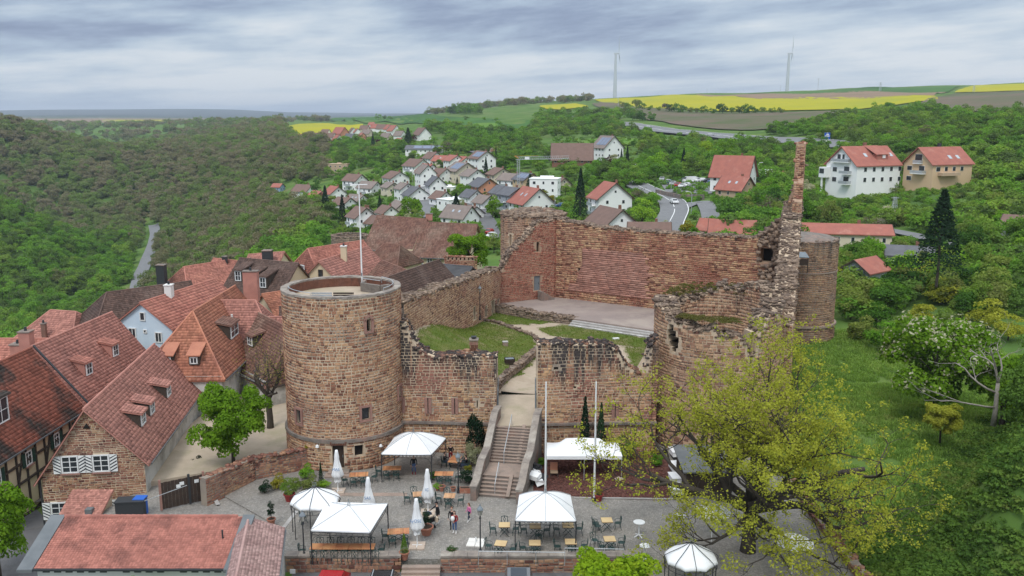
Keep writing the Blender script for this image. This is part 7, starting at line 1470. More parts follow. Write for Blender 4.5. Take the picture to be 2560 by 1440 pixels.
SHORT = iter(['pale table left of the domed gazebo', 'turned pale table in the front row', 'pale table under the gazebo, left', 'tan table just below the gazebo', 'pale table under the gazebo, right', 'tan table by the right gazebo post', 'pale table touched by oak leaves', 'pale table behind the lime treetop', 'orange table by the tower gazebo', 'orange table against the tower wall', 'orange table behind the terracotta pots', 'orange table by the folded parasol', 'orange table between the guests', 'tan table by the far folded parasol', 'tan table before the terracotta pots'])
for u, v, lb, rz, ch_ in SQS:
    c = gz(u, v,.74); put(T_SQ, USED,(c[0], c[1],0), rz, lb, 'square pale tables'); chairs(c[0], c[1], ch_, next(SHORT), rz)
ORS = [(980,1170,'orange slatted table under the gazebo at the tower foot',.05,[(-.4,-.75,180),(.4,-.75,180),(-1.1,.1,90)]),(897,1186,'pair-length orange table against the tower wall right of the door',.12,[(-.4,-.8,180),(.4,-.8,185),(1.2,.1,-70),(-1.1,-.3,110)]),(1110,1184,'orange slatted table behind the terracotta pots',0,[(-.3,-.75,180),(1.1,0,-90),(.4,-.75,180)]),(996,1328,'orange slatted table beside the folded parasol with the tan base',.1,[(-.4,-.75,180),(.45,-.75,180),(-.9,0,90)]),(1137,1148,'orange table between the seated guests by the shrub',1.35,[(0,-.8,180)])]
for u, v, lb, rz, ch_ in ORS:
    c = gz(u, v,.74); put(T_OR, USED,(c[0], c[1],0), rz, lb, 'orange slatted tables'); chairs(c[0], c[1], ch_, next(SHORT), rz)
for u, v, lb, rz in ((1046,1235,'tan slatted table left of the far folded parasol',.15),(1124,1239,'tan slatted table in front of the two terracotta pots',-.05)):
    c = gz(u, v,.74); put(T_TN, USED,(c[0], c[1],0), rz, lb, 'tan slatted tables'); chairs(c[0], c[1], [(-.85,.1,90),(.85,-.1,-90),(0,-.8,180),(-.3,.8,10)], next(SHORT), rz)
a = gz(776,1366,.74); b = gz(937,1366,.74); o = thing('long_table', 'long reddish table with rows of chairs under the hip-shaped gazebo', 'table',(float(a[0]+b[0])/2, float(a[1]),0)); Lt = float(b[0]-a[0])
for k in range(5): link('tabletop', MB().box((-Lt/2+(k+.5)*Lt/5,0,.74),(Lt/5-.02,.8,.04)), 'table_orange', o)
for k in range(6): link('leg', MB().box((-Lt/2+.2+k*(Lt-.4)/5,0,.36),(.06,.6,.72)), 'iron_green', o)
chairs(o.location.x, o.location.y, [(-Lt/2+.45+k*.7,.72,0) for k in range(6)] + [(-Lt/2+.4+k*.68,-.72,180) for k in range(7)] + [(-Lt/2-.55,0,90),(Lt/2+.4,.1,-90)], 'long reddish table')
c = gz(788,1296,0); chairs(c[0], c[1], [(-.6,.5,40),(-.7,-.7,120),(.6,-.4,250)], 'lantern under the onion-shaped pavilion');
for u, v, lb, s_ in ((1598,1305,'white round standing table with a splayed foot beside the oak branches',1.0),(1613,1364,'white round standing table just above the bright green treetop',.9),(1700,1290,'white round table half hidden under the oak',1.0)):
    c = gz(u, v,1.1); o = thing('standing_table', lb, 'table',(c[0], c[1],0)); link('tabletop', MB().lathe((0,0,1.08), [(.40*s_,0),(.41*s_,.03),(0,.04)],24, cap=False), 'white_paint', o); link('column', MB().tube([(0,0,.15),(0,0,1.08)],.045,8), 'white_paint', o)
    for k in range(4): a = k*1.571+.5; link('foot', MB().bar((0,0,.16),(.42*math.cos(a),.42*math.sin(a),.03),.05,.05), 'white_paint', o)
# lamp posts
mat('lamp_glass',(.40,.38,.33), rough=.3)
def lamp(u, v, label, hgt=3.3, z=0.0, Y=None):
    c = gz(u, v, z); o = thing('lamp_post', label, 'street lamp',(c[0], c[1], z)); link('post', MB().lathe((0,0,0), [(.14,0),(.14,.1),(.08,.25),(.1,.5),(.05,.6),(.04, hgt-1.0),(.08, hgt-.95),(.05, hgt-.85),(.03, hgt-.72)],10), 'iron_black', o)
    link('glass', MB().lathe((0,0, hgt-.7), [(.10,0),(.17,.38)],4, cap=True), 'lamp_glass', o); fr = MB()
    for k in range(4): a = k*math.pi/2; fr.bar((.10*math.cos(a),.10*math.sin(a), hgt-.72),(.18*math.cos(a),.18*math.sin(a), hgt-.3),.025,.025)
    link('frame', fr, 'iron_black', o); link('cap', MB().lathe((0,0, hgt-.32), [(.23,0),(.20,.08),(.10,.22),(.05,.26),(.05,.34),(.02,.4)],8), 'iron_grey', o); return o
lamp(761,1401, 'black lantern post in front of the hip-shaped gazebo',3.5); lamp(1201,1392, 'black lantern post standing alone on the cobbles beside the four pale slabs',3.7); lamp(1146,1232, 'black lantern post beside the seated guests and the stair parapet',3.3); lamp(1200,800, 'lantern post against the castle wall beside the lawn',4.2,4.9)
# twin flagpoles
for u, lb in ((1363, 'bare white flagpole behind the domed gazebo'),(1485, 'bare white flagpole at the edge of the mulch bed')):
    c = gz(u,1252,0); o = thing('flagpole', lb, 'flagpole',(c[0], c[1],0)); link('pole', MB().tube([(0,0,0),(0,0,9.5)], [.075,.055],8), 'white_paint', o); link('track', MB().box((.07,-.03,3.0),(.03,.03,5.8)), 'galvanised', o); link('foot', MB().lathe((0,0,0), [(.14,0),(.14,.18),(.08,.3)],10), 'iron_dark', o)
# pots and planters
def pot(u, v, r, h, plant, label, m='terracotta', leaf='leaf_mixed', pr=.4, ph=1.0, base_z=0.0, cat='potted plant'):
    c = gz(u, v, base_z); o = thing('planter', label, cat,(c[0], c[1], base_z)); link('pot', MB().lathe((0,0,0), [(r*.62,0),(r*.72, h*.3),(r*.95, h*.82),(r*1.08, h*.84),(r*1.08, h),(r*.92, h),(r*.88, h*.9)],18), m, o); link('soil', MB().lathe((0,0, h*.9), [(r*.9,0),(0,.02)],14, cap=False), 'soil', o)
    if plant == 'cone': cr_ = link('foliage', crown_for('cone0', leaf), None, o); cr_.scale = (pr/.62, pr/.62, ph/2.6); cr_.location = (0,0, h*.9)
    elif plant == 'ball': cr_ = link('foliage', crown_for('mid1', leaf), None, o); cr_.scale = (pr, pr, pr*ph); cr_.location = (0,0, h+pr*.6*ph)
    elif plant == 'topiary':
        cr_ = link('foliage', crown_for('mid0', leaf), None, o); cr_.scale = (pr, pr, pr*1.3); cr_.location = (0,0, h+ph*.45); cr_ = link('foliage', crown_for('mid1', leaf), None, o); cr_.scale = (pr*.7, pr*.7, pr); cr_.location = (0,0, h+ph*.85); link('stem', MB().tube([(0,0, h*.8),(0,0, h+ph*.8)],.03,6), 'bark', o)
    return o
pot(679,1314,.3,.55, 'topiary', 'clipped two-tier conifer in a terracotta pot at the terrace edge by the pink roof', leaf='leaf_dark', pr=.38, ph=1.2)
pot(1011,1398,.33,.55, 'cone', 'slender clipped conifer in a terracotta pot beside the terrace steps', leaf='leaf_mixed', pr=.36, ph=1.35)
pot(1130,1392,.36,.35, 'ball', 'low box ball in a terracotta bowl on top of the terrace wall', pr=.42, ph=.75, leaf='leaf_mixed')
pot(1066,1336,.48,.62, 'topiary', 'large round terracotta urn with a dark clipped bush behind the folded parasol', leaf='leaf_dark', pr=.42, ph=1.1)
pot(724,1252,.42,.62, 'ball', 'leafy shrub in a wine-red pot in front of the flower bed', 'pot_red', pr=.8, ph=1.05)
pot(1497,1252,.33,.55, 'ball', 'yellowish plant in a red pot beside the flagpole', 'pot_red', leaf='leaf_yellow', pr=.32, ph=1.3); pot(1105,1227,.27,.42, 'none', 'terracotta pot of bare earth beside the green herb', cat='pot'); pot(1133,1228,.22,.34, 'none', 'smaller terracotta pot of bare earth near the lantern', cat='pot'); pot(1093,1226,.15,.2, 'ball', 'bright green herb spilling next to the terracotta pot', leaf='leaf_spring', pr=.4, ph=.7)
c = gz(1163,1231,0); o = thing('trough', 'rectangular terracotta trough at the foot of the stair parapet', 'planter',(c[0], c[1],0)); link('body', MB().box((0,0,.2),(.85,.4,.4)), 'terracotta', o); link('soil', MB().box((0,0,.385),(.74,.3,.04)), 'soil', o)
# shrubs
def shrub(u, v, r, m, label, zr=.9, z=0.0, key='mid0', name='shrub', Y=None):
    c = gz(u, v, z); o = thing(name, label, 'shrub',(c[0], c[1], z), random.uniform(0,6)); cr_ = link('foliage', crown_for(key, m), None, o); cr_.scale = (r, r, r*zr); cr_.location = (0,0, r*zr*.85); link('stem', MB().tube([(0,0,-.1),(0,0, r*zr*.8)],.05,5), 'bark', o); return o
shrub(695,1222,.85, 'leaf_yellow', 'yellow-green bush against the reddish garden wall'); shrub(765,1196,.85, 'leaf_spring', 'round bright green bush beside the tower door'); shrub(775,1228,.95, 'leaf_mixed', 'reddish green bush in the middle of the flower bed'); shrub(742,1222,.7, 'leaf_mixed', 'low green shrub between the yellow bush and the reddish one'); shrub(662,1232,.7, 'leaf_dark', 'dark low shrub at the left end of the flower bed'); shrub(806,1216,.75, 'leaf_spring', 'flat green ground cover right of the flower bed',.4); shrub(768,1122,.35, 'leaf_yellow', 'small yellowish plant on the garden wall beside the tower', z=1.75)
o = tree(float(gz(803,1212,0)[0]), float(gz(803,1212,0)[1]),.32, 'cone1', 'leaf_dark', 'thin dark column of yew left of the tower door', h=2.0, name='conifer', z=.1)
shrub(1192,1150,1.15, 'leaf_dark', 'tall dark climbing shrub covering the wall left of the stairs',2.3, key='mid2'); shrub(1180,1165,.95, 'leaf_blossom', 'grey-green silvery shrub beside the seated guests',1.3, key='mid3'); shrub(1165,1208,.8, 'leaf_dark', 'dark green shrub at the foot of the stair parapet'); shrub(1172,1180,.45, 'leaf_yellow', 'small lime-yellow bush by the stair parapet'); shrub(1352,1166,.6, 'leaf_spring', 'small bright bush at the foot of the right gate wall'); shrub(1082,1200,.55, 'leaf_mixed', 'low green shrub left of the orange slatted table behind the pots'); shrub(1560,1150,1.2, 'leaf_mixed', 'leafy bush beside the right end of the party tent',1.1); shrub(1640,1165,.8, 'leaf_spring', 'green bush beside the mulch bed under the oak')
for i,(u, s_) in enumerate(((1456,1.05),(1495,.95))): tree(float(gz(u,1128,0)[0]),71.6,.82*s_, 'cone%d' % i, 'leaf_dark',('larger' if i == 0 else 'slimmer') + ' of the two dark cypresses against the right gate wall', h=5.5*s_, name='cypress', z=.1)
# tarpaulin heap, wooden chair, paving square
o = thing('tarpaulin_heap', 'heap of black and white tarpaulins and bags beside the right stair parapet', 'heap', tuple(gz(1342,1205,0))); r_ = random.Random(8)
for k in range(7): link('tarpaulin', MB().add(*(lambda V, Fc, t: (V.tolist(), [tuple(f) for f in Fc]))(*rocks([(r_.uniform(-.35,.35), r_.uniform(-1,1),.35+.12*k)], [r_.uniform(.6,1.0)], k))), 'canvas_white' if k % 2 else 'iron_black', o)
o = thing('armchair', 'worn reddish armchair alone on the mulch under the party tent', 'chair', tuple(gz(1385,1190,0))); link('seat', MB().box((0,0,.4),(.6,.55,.12)), 'wall_tan', o); link('backrest', MB().box((0,.28,.75),(.6,.1,.65), tilt=(-.15,0)), 'wall_salmon', o)
for sx in (-.25,.25):
    for sy in (-.22,.22): link('leg', MB().bar((sx, sy,.4),(sx*1.3, sy*1.4,0),.05,.05), 'bark', o)
c = gz(1548,1197,.05); tag(link('paving_slab', MB().box(tuple(c),(.6,.6,.06),.78), 'slab_tan'), 'single diamond-laid paving slab under the tent leg on the mulch', 'paving slab')
mat('mulch_chip',(.15,.062,.048),(.11,.045,.037), scale=4, rough=1, rnd=.45)
X, Y_ = np.random.default_rng(2).uniform(q(1333,1200)[0], q(1672,1200)[0],5200), np.random.default_rng(3).uniform(q(1480,1247)[1], q(1480,1130)[1],5200); u_, v_ = tou(X, Y_,0*X); k = inpoly(u_, v_, [(1333,1228),(1340,1128),(1640,1120),(1690,1180),(1672,1250),(1480,1245)]); P = np.stack([X[k], Y_[k],.03+0*X[k]],1); V2, F2, tn = rocks(P, np.random.default_rng(4).uniform(.05,.16, len(P)),5, flat=.3); stuff('bark_chips', arr_mesh('bark_chips', V2, F2), 'mulch_chip', None, 'reddish bark chips covering the bed under the party tent')
# front terrace wall, steps, railings
for nm, u0, u1, lb in (('terrace_wall',712,1003, 'dark sandstone terrace wall behind the red car'),('terrace_wall',1101,1575, 'sandstone terrace wall with a metal handrail, right of the front steps')):
    A, B = q(u0,1407), q(u1,1407); o = thing(nm, lb, 'wall',(A[0], A[1],0)); masonry(o, line_map(A, B),-1.4, lambda s: .42+0*np.asarray(s), S_HS, 'mortar_grey', thick=.6, sw=.45, sh=.22, nind=70, seed=400+u0, rub=0)
    nC = int((B[0]-A[0])/.9)+1
    for k in range(nC): x0 = (B[0]-A[0])*k/nC; x1 = (B[0]-A[0])*(k+1)/nC; link('coping_stone', MB().box(((x0+x1)/2,.3+(B[1]-A[1])*(k+.5)/nC,.46),(x1-x0-.02,.74,.12)), 'coping_stone', o)
o = thing('terrace_steps', 'three pale stone steps down from the terrace between the two wall ends', 'steps',(*q(1052,1420),0))
for k in range(4): link('step', MB().box((0,.25-.34*k,-.15-.17*k),(q(1100,1420)[0]-q(1004,1420)[0],.4,.3)), 'step_stone', o)
for (u0, u1, v0, lb) in ((1196,1412,1378, 'thin metal handrail along the front edge of the terrace, left length'),(1412,1560,1370, 'thin metal handrail along the front edge of the terrace, right length')):
    a = gz(u0, v0,.95); b = gz(u1, v0+3,.95); o = thing('handrail', lb, 'railing',(a[0], a[1],0)); link('rail', MB().tube([(0,0,.95),(b[0]-a[0], b[1]-a[1],.95)],.025,6), 'galvanised', o)
    for k in range(4): t = k/3; link('post', MB().tube([((b[0]-a[0])*t,(b[1]-a[1])*t,0),((b[0]-a[0])*t,(b[1]-a[1])*t,.95)],.02,5), 'galvanised', o)
c = gz(735,1426,-.1); tag(link('wall_sign', MB().box((c[0], c[1]-.35,.02),(.35,.03,.3)), 'white_paint'), 'small white sign on the terrace wall above the red car', 'sign')
# white stacked things and a dark shed roof under the oak
for i, v in enumerate((1130,1166,1195,1222)): c = gz(1690, v,.5); o = thing('covered_table', 'white-draped table under the oak, ' + ('nearest the ruin', 'second from the ruin', 'third from the ruin', 'farthest from the ruin')[i], 'table',(c[0], c[1],0)); link('cloth', MB().box((0,0,.72),(1.0,1.4,.06),.1).box((0,0,.5),(.9,1.3,.4),.1), 'canvas_white', o); link('base', MB().box((0,0,.2),(.7,1.0,.4),.1), 'iron_dark', o)
o = thing('shed', 'low shed with a grey sheet roof half hidden by the oak', 'shed',(15.2,66.5,0)); link('wall', MB().box((0,0,1.0),(3.4,4.2,2.0)), 'wood_dark', o); link('roof', MB().slab([(-2,-2.4,2.1),(2,-2.4,2.1),(2,2.4,2.5),(-2,2.4,2.5)],.1), 'metal_sheet', o)
for u, v, lb in ((1782,1276, 'open white parasol glimpsed through the oak leaves'),(1985,1352, 'tilted white parasol behind the lower oak branches')):
    c = gz(u, v,2.3); o = thing('open_parasol', lb, 'parasol',(c[0], c[1],0)); link('canopy', MB().lathe((0,0,2.2), [(1.3,0),(.9,.22),(.4,.42),(.02,.52)],8, cap=False), 'canvas_white', o); link('pole', MB().tube([(0,0,0),(0,0,2.7)],.03,6), 'white_paint', o)
# terrace balustrade wall at the meadow side
o = thing('terrace_wall', 'sandstone retaining wall between the terrace and the meadow, behind the oak trunk', 'wall',(22.5,58,0)); masonry(o, line_map((22.6,50.5),(22.6,66.5),1),-2, lambda s: .5+0*np.asarray(s), S_HS, 'mortar_grey', thick=.6, sw=.45, sh=.22, seed=455, rub=.4, both=True)
# ---- parked cars
mat('rubber',(.02,.02,.02), rough=.9); mat('car_glass',(.02,.024,.028), rough=.08, spec=.7)
CARP = {}
for k_, c_ in (('red',(.33,.012,.015)),('black',(.012,.012,.014)),('white',(.72,.72,.72)),('silver',(.40,.41,.42)),('blue',(.04,.10,.22)),('grey',(.12,.125,.13))): CARP[k_] = mat('car_' + k_, c_, rough=.25, spec=.6)
def car_parts(root, m, Lc=4.3, Wc=1.78, Hc=1.48, van=False, truck=False):
    w2 = Wc/2; side = ([(-Lc/2,.35),(-Lc/2,.8),(-Lc*.46,.92),(-Lc*.27,1.0),(-Lc*.12, Hc),(Lc*.28, Hc),(Lc*.44,.98),(Lc/2,.85),(Lc/2,.35)] if not van else [(-Lc/2,.35),(-Lc/2,.9),(-Lc*.36,1.1),(-Lc*.27, Hc),(Lc*.47, Hc),(Lc/2,1.1),(Lc/2,.35)])
    V = []; n = len(side)
    for sy in (-1,1):
        for x, z in side: V.append((x, sy*(w2 if z < 1.05 else w2*.80), z))
    link('body', MB().add(V, [tuple(range(n)), tuple(range(2*n-1, n-1,-1))] + [(i, i+n,(i+1) % n + n,(i+1) % n) for i in range(n)]), m, root)
    gl_ = MB();
    if not van:
        gl_.add([(-Lc*.265,-w2*.84,1.02),(-Lc*.265, w2*.84,1.02),(-Lc*.135, w2*.76, Hc-.03),(-Lc*.135,-w2*.76, Hc-.03)], [(0,1,2,3)]); gl_.v = [(x-.03, y, z+.02) for x, y, z in gl_.v]; link('windscreen', gl_, 'car_glass', root); link('rear_window', MB().add([(Lc*.43+.03,-w2*.84,1.02),(Lc*.43+.03, w2*.84,1.02),(Lc*.295+.03, w2*.76, Hc-.03),(Lc*.295+.03,-w2*.76, Hc-.03)], [(0,1,2,3)]), 'car_glass', root)
        for sy in (-1,1): link('side_window', MB().add([(-Lc*.22, sy*(w2*.93),1.06),(Lc*.36, sy*(w2*.93),1.06),(Lc*.26, sy*(w2*.83), Hc-.07),(-Lc*.11, sy*(w2*.83), Hc-.07)], [(0,1,2,3)]), 'car_glass', root)
    else: link('windscreen', MB().add([(-Lc*.36-.03,-w2*.8,1.15),(-Lc*.36-.03, w2*.8,1.15),(-Lc*.275-.03, w2*.75, Hc-.1),(-Lc*.275-.03,-w2*.75, Hc-.1)], [(0,1,2,3)]), 'car_glass', root)
    for sx in (-.31,.31):
        for sy in (-1,1): link('wheel', MB().tube([(sx*Lc, sy*(w2-.18),.33),(sx*Lc, sy*(w2+.02),.33)],.33,12), 'rubber', root)
    for sy in (-.6,.6): link('headlight', MB().box((-Lc/2-.01, sy*w2,.72),(.06,.3,.16)), 'lamp_glass', root)
def car(x, y, z, rz, col, label, group=None, **kw): o = thing('parked_car', label, 'car',(x, y, z), rz, group); car_parts(o, CARP[col], **kw); return o
c = car(-11.4,50.3,-.68, R(86), 'red', 'red car just below the front terrace wall', Hc=1.5); c = car(-8.1,50.0,-.68, R(90), 'black', 'black car with silver roof rails beside the red car', Hc=1.62, Lc=4.5)
for sx in (-.6,.6): link('roof_rail', MB().tube([(-.4, sx,1.66),(1.3, sx,1.66)],.03,5), 'galvanised', c)
c = car(.42,50.3,-.68, R(90), 'grey', 'dark grey car with a glass roof in front of the terrace wall', Hc=1.66, Lc=4.5); link('glass_roof', MB().box((.4,0,1.67),(1.5,1.0,.03)), 'car_glass', c)
for i,(u, v, col, rz) in enumerate(((1672,462,'blue',70),(1682,466,'silver',65),(1694,470,'red',65),(1706,472,'white',60),(1716,470,'white',60),(1712,458,'black',20),(1735,456,'silver',20),(1752,458,'white',20),(1768,460,'black',20),(1784,461,'blue',15),(1796,463,'white',10),(1655,455,'silver',75),(1378,513,'white',15),(1390,516,'black',20),(1402,522,'blue',25))):
    x, y, z = hit(u, v,0,150); car(x, y, z+.45, R(rz), col, '%s car parked %s' % (col, 'in the village car park' if u > 1600 else 'outside the white house with the bright red roof'), group='cars in the village car park' if u > 1600 else 'cars outside the white house')
x, y, z = hit(1685,513,0,150); car(x, y, z+.45, R(95), 'white', 'white car driving down the curved main road')
x, y, z = hit(1110,453,0,150); car(x, y, z+.3, R(20), 'white', 'white camper van parked behind the cream solar house', van=True, Hc=2.4, Lc=5.4)
x, y, z = hit(1745,463,0,150); car(x-2, y+6, z+.5, R(15), 'white', 'white delivery van among the parked cars', van=True, Hc=2.2, Lc=5.2)
x, y, z = hit(1222,588,0,130); car(x, y, z+.3, R(70), 'red', 'red car parked in the lane left of the corner tower'); car(x+1, y-8, z+.3, R(70), 'white', 'white car parked in the lane left of the corner tower')
for i,(u, v) in enumerate(((1622,322),(1776,344))): x, y, z = hit(u, v,0,150); car(x, y, z+.9, R(170), 'silver',('silver car on the motorway beside the hedge', 'white-looking silver car on the motorway bend')[i], Lc=5)
x, y, z = hit(1915,452,0,150); o = thing('lorry', 'white box lorry parked beside the house with the faded red roof', 'lorry',(x, y, z+.4), R(8)); link('box', MB().box((-1.2,0,2.2),(6.4,2.4,2.6)), 'wall_white', o); link('cab', MB().box((3.0,0,1.6),(1.8,2.3,2.2)), 'white_paint', o); link('windscreen', MB().box((3.92,0,2.0),(.05,2.0,.9)), 'car_glass', o); link('cab_window', MB().box((3.1,-1.17,2.0),(1.0,.04,.8)), 'car_glass', o)
for sx in (-3.2,-2.2,2.9):
    for sy in (-1,1): link('wheel', MB().tube([(sx, sy*.9,.5),(sx, sy*1.18,.5)],.48,12), 'rubber', o)
# ================================================================== SINGLE TREES, MEADOW, PEOPLE, FAR THINGS
def grow(mb, p, d, ln, rad, lvl, tips, r, droop=0.0, gn=.28, nchild=(3,5), maxl=4):
    pts = [Vector(p)]; d = Vector(d).normalized(); rs = [rad]; n = 5
    for i in range(n):
        d = (d + Vector((r.gauss(0, gn), r.gauss(0, gn), r.gauss(0, gn*.7) + (.06 if lvl > 0 else 0) - droop*lvl*.1))).normalized(); pts.append(pts[-1] + d*ln/n); rs.append(rad*(1-.62*(i+1)/n))
    mb.tube(pts, rs,7 if lvl < 2 else (5 if lvl < 3 else 3), cap=lvl < 2)
    if lvl >= maxl: tips.append(tuple(pts[-1])); tips.append(tuple(pts[3])); return
    for k in range(r.randint(*nchild)):
        i = r.randint(2, n); b = pts[i]; ax = Vector((r.gauss(0,1), r.gauss(0,1), r.gauss(0,.6))).normalized(); nd = (d*.75 + ax*.85); nd.z = nd.z*.75 + .12
        grow(mb, b, nd, ln*r.uniform(.55,.75), rs[i]*.72, lvl+1, tips, r, droop, gn, nchild, maxl)
    tips.append(tuple(pts[-1])) if lvl >= 2 else None
def big_tree(name, label, loc, trunk_h, trunk_r, limbs, leafm, seed, leaf_n, leaf_s, cl_r, barkm='bark_dark', cat='tree', maxl=4, flat=1.0, nchild=(3,5), gn=.28, lean=(0,0)):
    r = random.Random(seed); o = thing(name, label, cat, loc); mb = MB(); tips = []
    tp_ = [(0,0,-.5),(.05,.02, trunk_h*.3),(lean[0]*.5, lean[1]*.5, trunk_h*.65),(lean[0], lean[1], trunk_h)]; mb.tube(tp_, [trunk_r*1.35, trunk_r, trunk_r*.92, trunk_r*.8],12)
    lm = MB()
    for (az, el, ln, rr_, z_) in limbs:
        d = (math.cos(R(az))*math.cos(R(el)), math.sin(R(az))*math.cos(R(el)), math.sin(R(el))); t = z_/trunk_h; grow(lm,(lean[0]*t, lean[1]*t, z_), d, ln, rr_,1, tips, r, nchild=nchild, gn=gn, maxl=maxl)
    link('trunk', mb.mesh('trunk', True), barkm, o); link('limbs', lm.mesh('limbs', True), barkm, o)
    if leaf_n:
        rg = np.random.default_rng(seed); T_ = np.array(tips); k = rg.integers(0, len(T_), leaf_n); g = rg.normal(size=(leaf_n,3)); g /= np.linalg.norm(g, axis=1)[:, None]; P = T_[k] + g*(rg.random(leaf_n)**.45*cl_r)[:, None]*np.array([1,1, flat])
        V, Fc = leaves_at(P, leaf_s, g*.5 + np.array([0,0,.7]), seed); link('crown', arr_mesh('crown', V, Fc), leafm, o)
    return o, np.array(tips)
leafcol('leaf_oak', [(.24,.26,.033),(.32,.335,.042),(.40,.40,.058),(.29,.34,.045)], obj=False, sc_=.45, tr=.42)
leafcol('leaf_maple', [(.085,.17,.014),(.14,.26,.02),(.22,.35,.03)], obj=False, sc_=.9, tr=.4)
leafcol('leaf_front', [(.15,.26,.015),(.24,.36,.02),(.36,.44,.03)], obj=False, sc_=1.1, tr=.42)
big_tree('oak_tree', 'huge gnarled oak with sparse yellow-green spring leaves spreading over the terrace edge and meadow',(16.0,55.6,-.2),3.9,.46,
  [(182,26,7.4,.36,3.4),(160,44,6.2,.30,3.8),(118,62,6.2,.30,3.9),(70,48,6.4,.30,3.8),(12,34,8.0,.38,3.6),(-12,14,8.4,.34,3.2),(38,20,7.0,.3,3.4),(-48,10,6.4,.28,3.2),(-85,4,5.4,.26,3.0),(-120,6,6.0,.28,3.0),(-155,8,6.6,.28,3.2),(30,66,6.0,.28,3.9),(215,60,4.8,.24,3.9),(-60,-8,4.6,.2,2.9),(-130,-6,4.6,.2,2.8),(-95,20,6.2,.22,3.3),(-25,-4,6.0,.2,2.7)],
  'leaf_oak',17,50000,.15,.42, flat=.8)
big_tree('bare_tree', 'leafless branching tree between the red roofs and the round tower',(-22.7,79,0),3.6,.3, [(100,50,3.2,.16,3.0),(200,40,3.2,.15,3.2),(-60,45,3.0,.15,3.2),(20,50,3.0,.15,3.3),(150,70,3.2,.15,3.4),(260,62,3,.13,3.4)], 'leaf_oak',23,900,.09,.5, 'bark', maxl=4, nchild=(3,4))
for i in range(2): crown_mesh('maple%d' % i,15000,.056,1,.95,46,500+i, lobe_r=(.14,.26))
def near_tree(x, y, z, r, hc, key, m, label, zr=1.0, tr=.18):
    o = thing('tree', label, 'tree',(x, y, z),1.0); c_ = link('crown', crown_for(key, m), None, o); c_.scale = (r, r, r*zr); c_.location = (0,0, hc); tk = trunk_mesh(hc*1.1, tr, int(r*10),7, r*.6); link('trunk', tk.mesh('trunk', True), 'bark', o); return o
near_tree(-23.4,70.2,0,4.1,4.5, 'maple0', 'leaf_maple', 'bright green maple between the stone house and the round tower',1.15)
near_tree(6.0,47.6,-1,3.9,3.0, 'maple1', 'leaf_front', 'lime green treetop rising in front of the terrace wall',1.0); near_tree(9.6,46.6,-1,3.0,1.9, 'maple0', 'leaf_front', 'second lime green treetop under the onion-shaped pavilion',1.0)
near_tree(-35.6,56.5,-2.8,3.4,5.0, 'maple1', 'leaf_maple', 'green tree at the far end of the lane before the half-timbered house',1.35); near_tree(-21.6,47.0,-1.5,1.1,3.4, 'maple0', 'leaf_front', 'thin young treetop in front of the garage roof',1.4)
# chestnut in flower with the dead tree in front
x, y, z = 41.5,83.0,0.0; o = near_tree(x, y, z,6.6,6.0, 'maple0', 'leaf_maple', 'chestnut tree covered in cream blossom candles at the meadow side',1.05,.3)
P, nr = crown_pts(2600,1,1.0,46,500, lobe_r=(.14,.26)); k = P[:,2] > -.3; V, Fc = leaves_at(P[k]*1.03,.042, nr[k],7); bl = link('blossom', arr_mesh('blossom', V, Fc), 'leaf_blossom', o); bl.scale = (6.75,6.75,7.1); bl.location = (0,0,6.0)
near_tree(46.5,80.0,0,4.6,5.0, 'maple1', 'leaf_maple', 'second flowering chestnut at the photo edge',1.0,.3); near_tree(38.5,75.5,.5,2.4,2.2, 'maple1', 'leaf_oak', 'pale olive bush below the chestnut',.9,.1)
big_tree('dead_tree', 'dead grey tree with bare forked branches reaching out of the ivy',(38.0,66.5,5.5),3.0,.17, [(170,25,3.8,.10,2.2),(150,62,3.4,.10,2.9),(80,70,3.6,.10,3.0),(30,60,3.2,.09,3.0),(190,0,4.4,.09,1.0)], None,31,0,0,0, 'bark_grey', maxl=3, nchild=(2,3), gn=.2)
# ivy and brambles on the bank
r_ = np.random.default_rng(44)
def tuft_mesh(key, n, h, spread, seed, wd=.05, curl=.4):
    r = np.random.default_rng(seed); b = np.stack([r.normal(0, spread, n), r.normal(0, spread, n),0*r.random(n)],1); a = r.uniform(0,6.28, n); l = h*r.uniform(.5,1.15, n); d = np.stack([np.cos(a), np.sin(a),0*a],1); s = np.stack([-np.sin(a), np.cos(a),0*a],1)*wd
    m1 = b + np.array([0,0,1])*l[:, None]*.6 + d*(l*.12)[:, None]; t1 = b + np.array([0,0,1])*l[:, None]*.9 + d*(l*curl)[:, None]; V = np.stack([b-s*.7, b+s*.7, m1+s, m1-s, t1],1).reshape(-1,3)
    F4 = [];
    for i in range(n): F4 += [(5*i,5*i+1,5*i+2,5*i+3),(5*i+3,5*i+2,5*i+4,5*i+4)]
    F4 = [f if f[2] != f[3] else f[:3] for f in F4]; me = bpy.data.meshes.new(key); me.from_pydata(V.tolist(), [], F4); CROWNS[key] = me; return me
for i in range(3): tuft_mesh('grass%d' % i,22,.42,.16,600+i,.02)
for i in range(2): tuft_mesh('lawn%d' % i,16,.16,.16,610+i,.012)
for i in range(3): crown_mesh('weed%d' % i,60,.28,1,.45,4,620+i)
leafcol('leaf_meadow', [(.12,.21,.045),(.17,.28,.055),(.22,.33,.07),(.29,.34,.10)], loc_scale=.09, sc_=.5, tr=.35)
leafcol('leaf_ivy', [(.045,.09,.02),(.08,.15,.03),(.12,.20,.036),(.16,.20,.05)], loc_scale=.18, sc_=.6, tr=.3)
leafcol('leaf_moss', [(.09,.10,.03),(.14,.14,.04),(.17,.13,.06)], loc_scale=.4, sc_=.6)
leafcol('leaf_lawn', [(.10,.16,.028),(.14,.19,.035),(.20,.21,.06)], loc_scale=.3, sc_=.5, tr=.35)
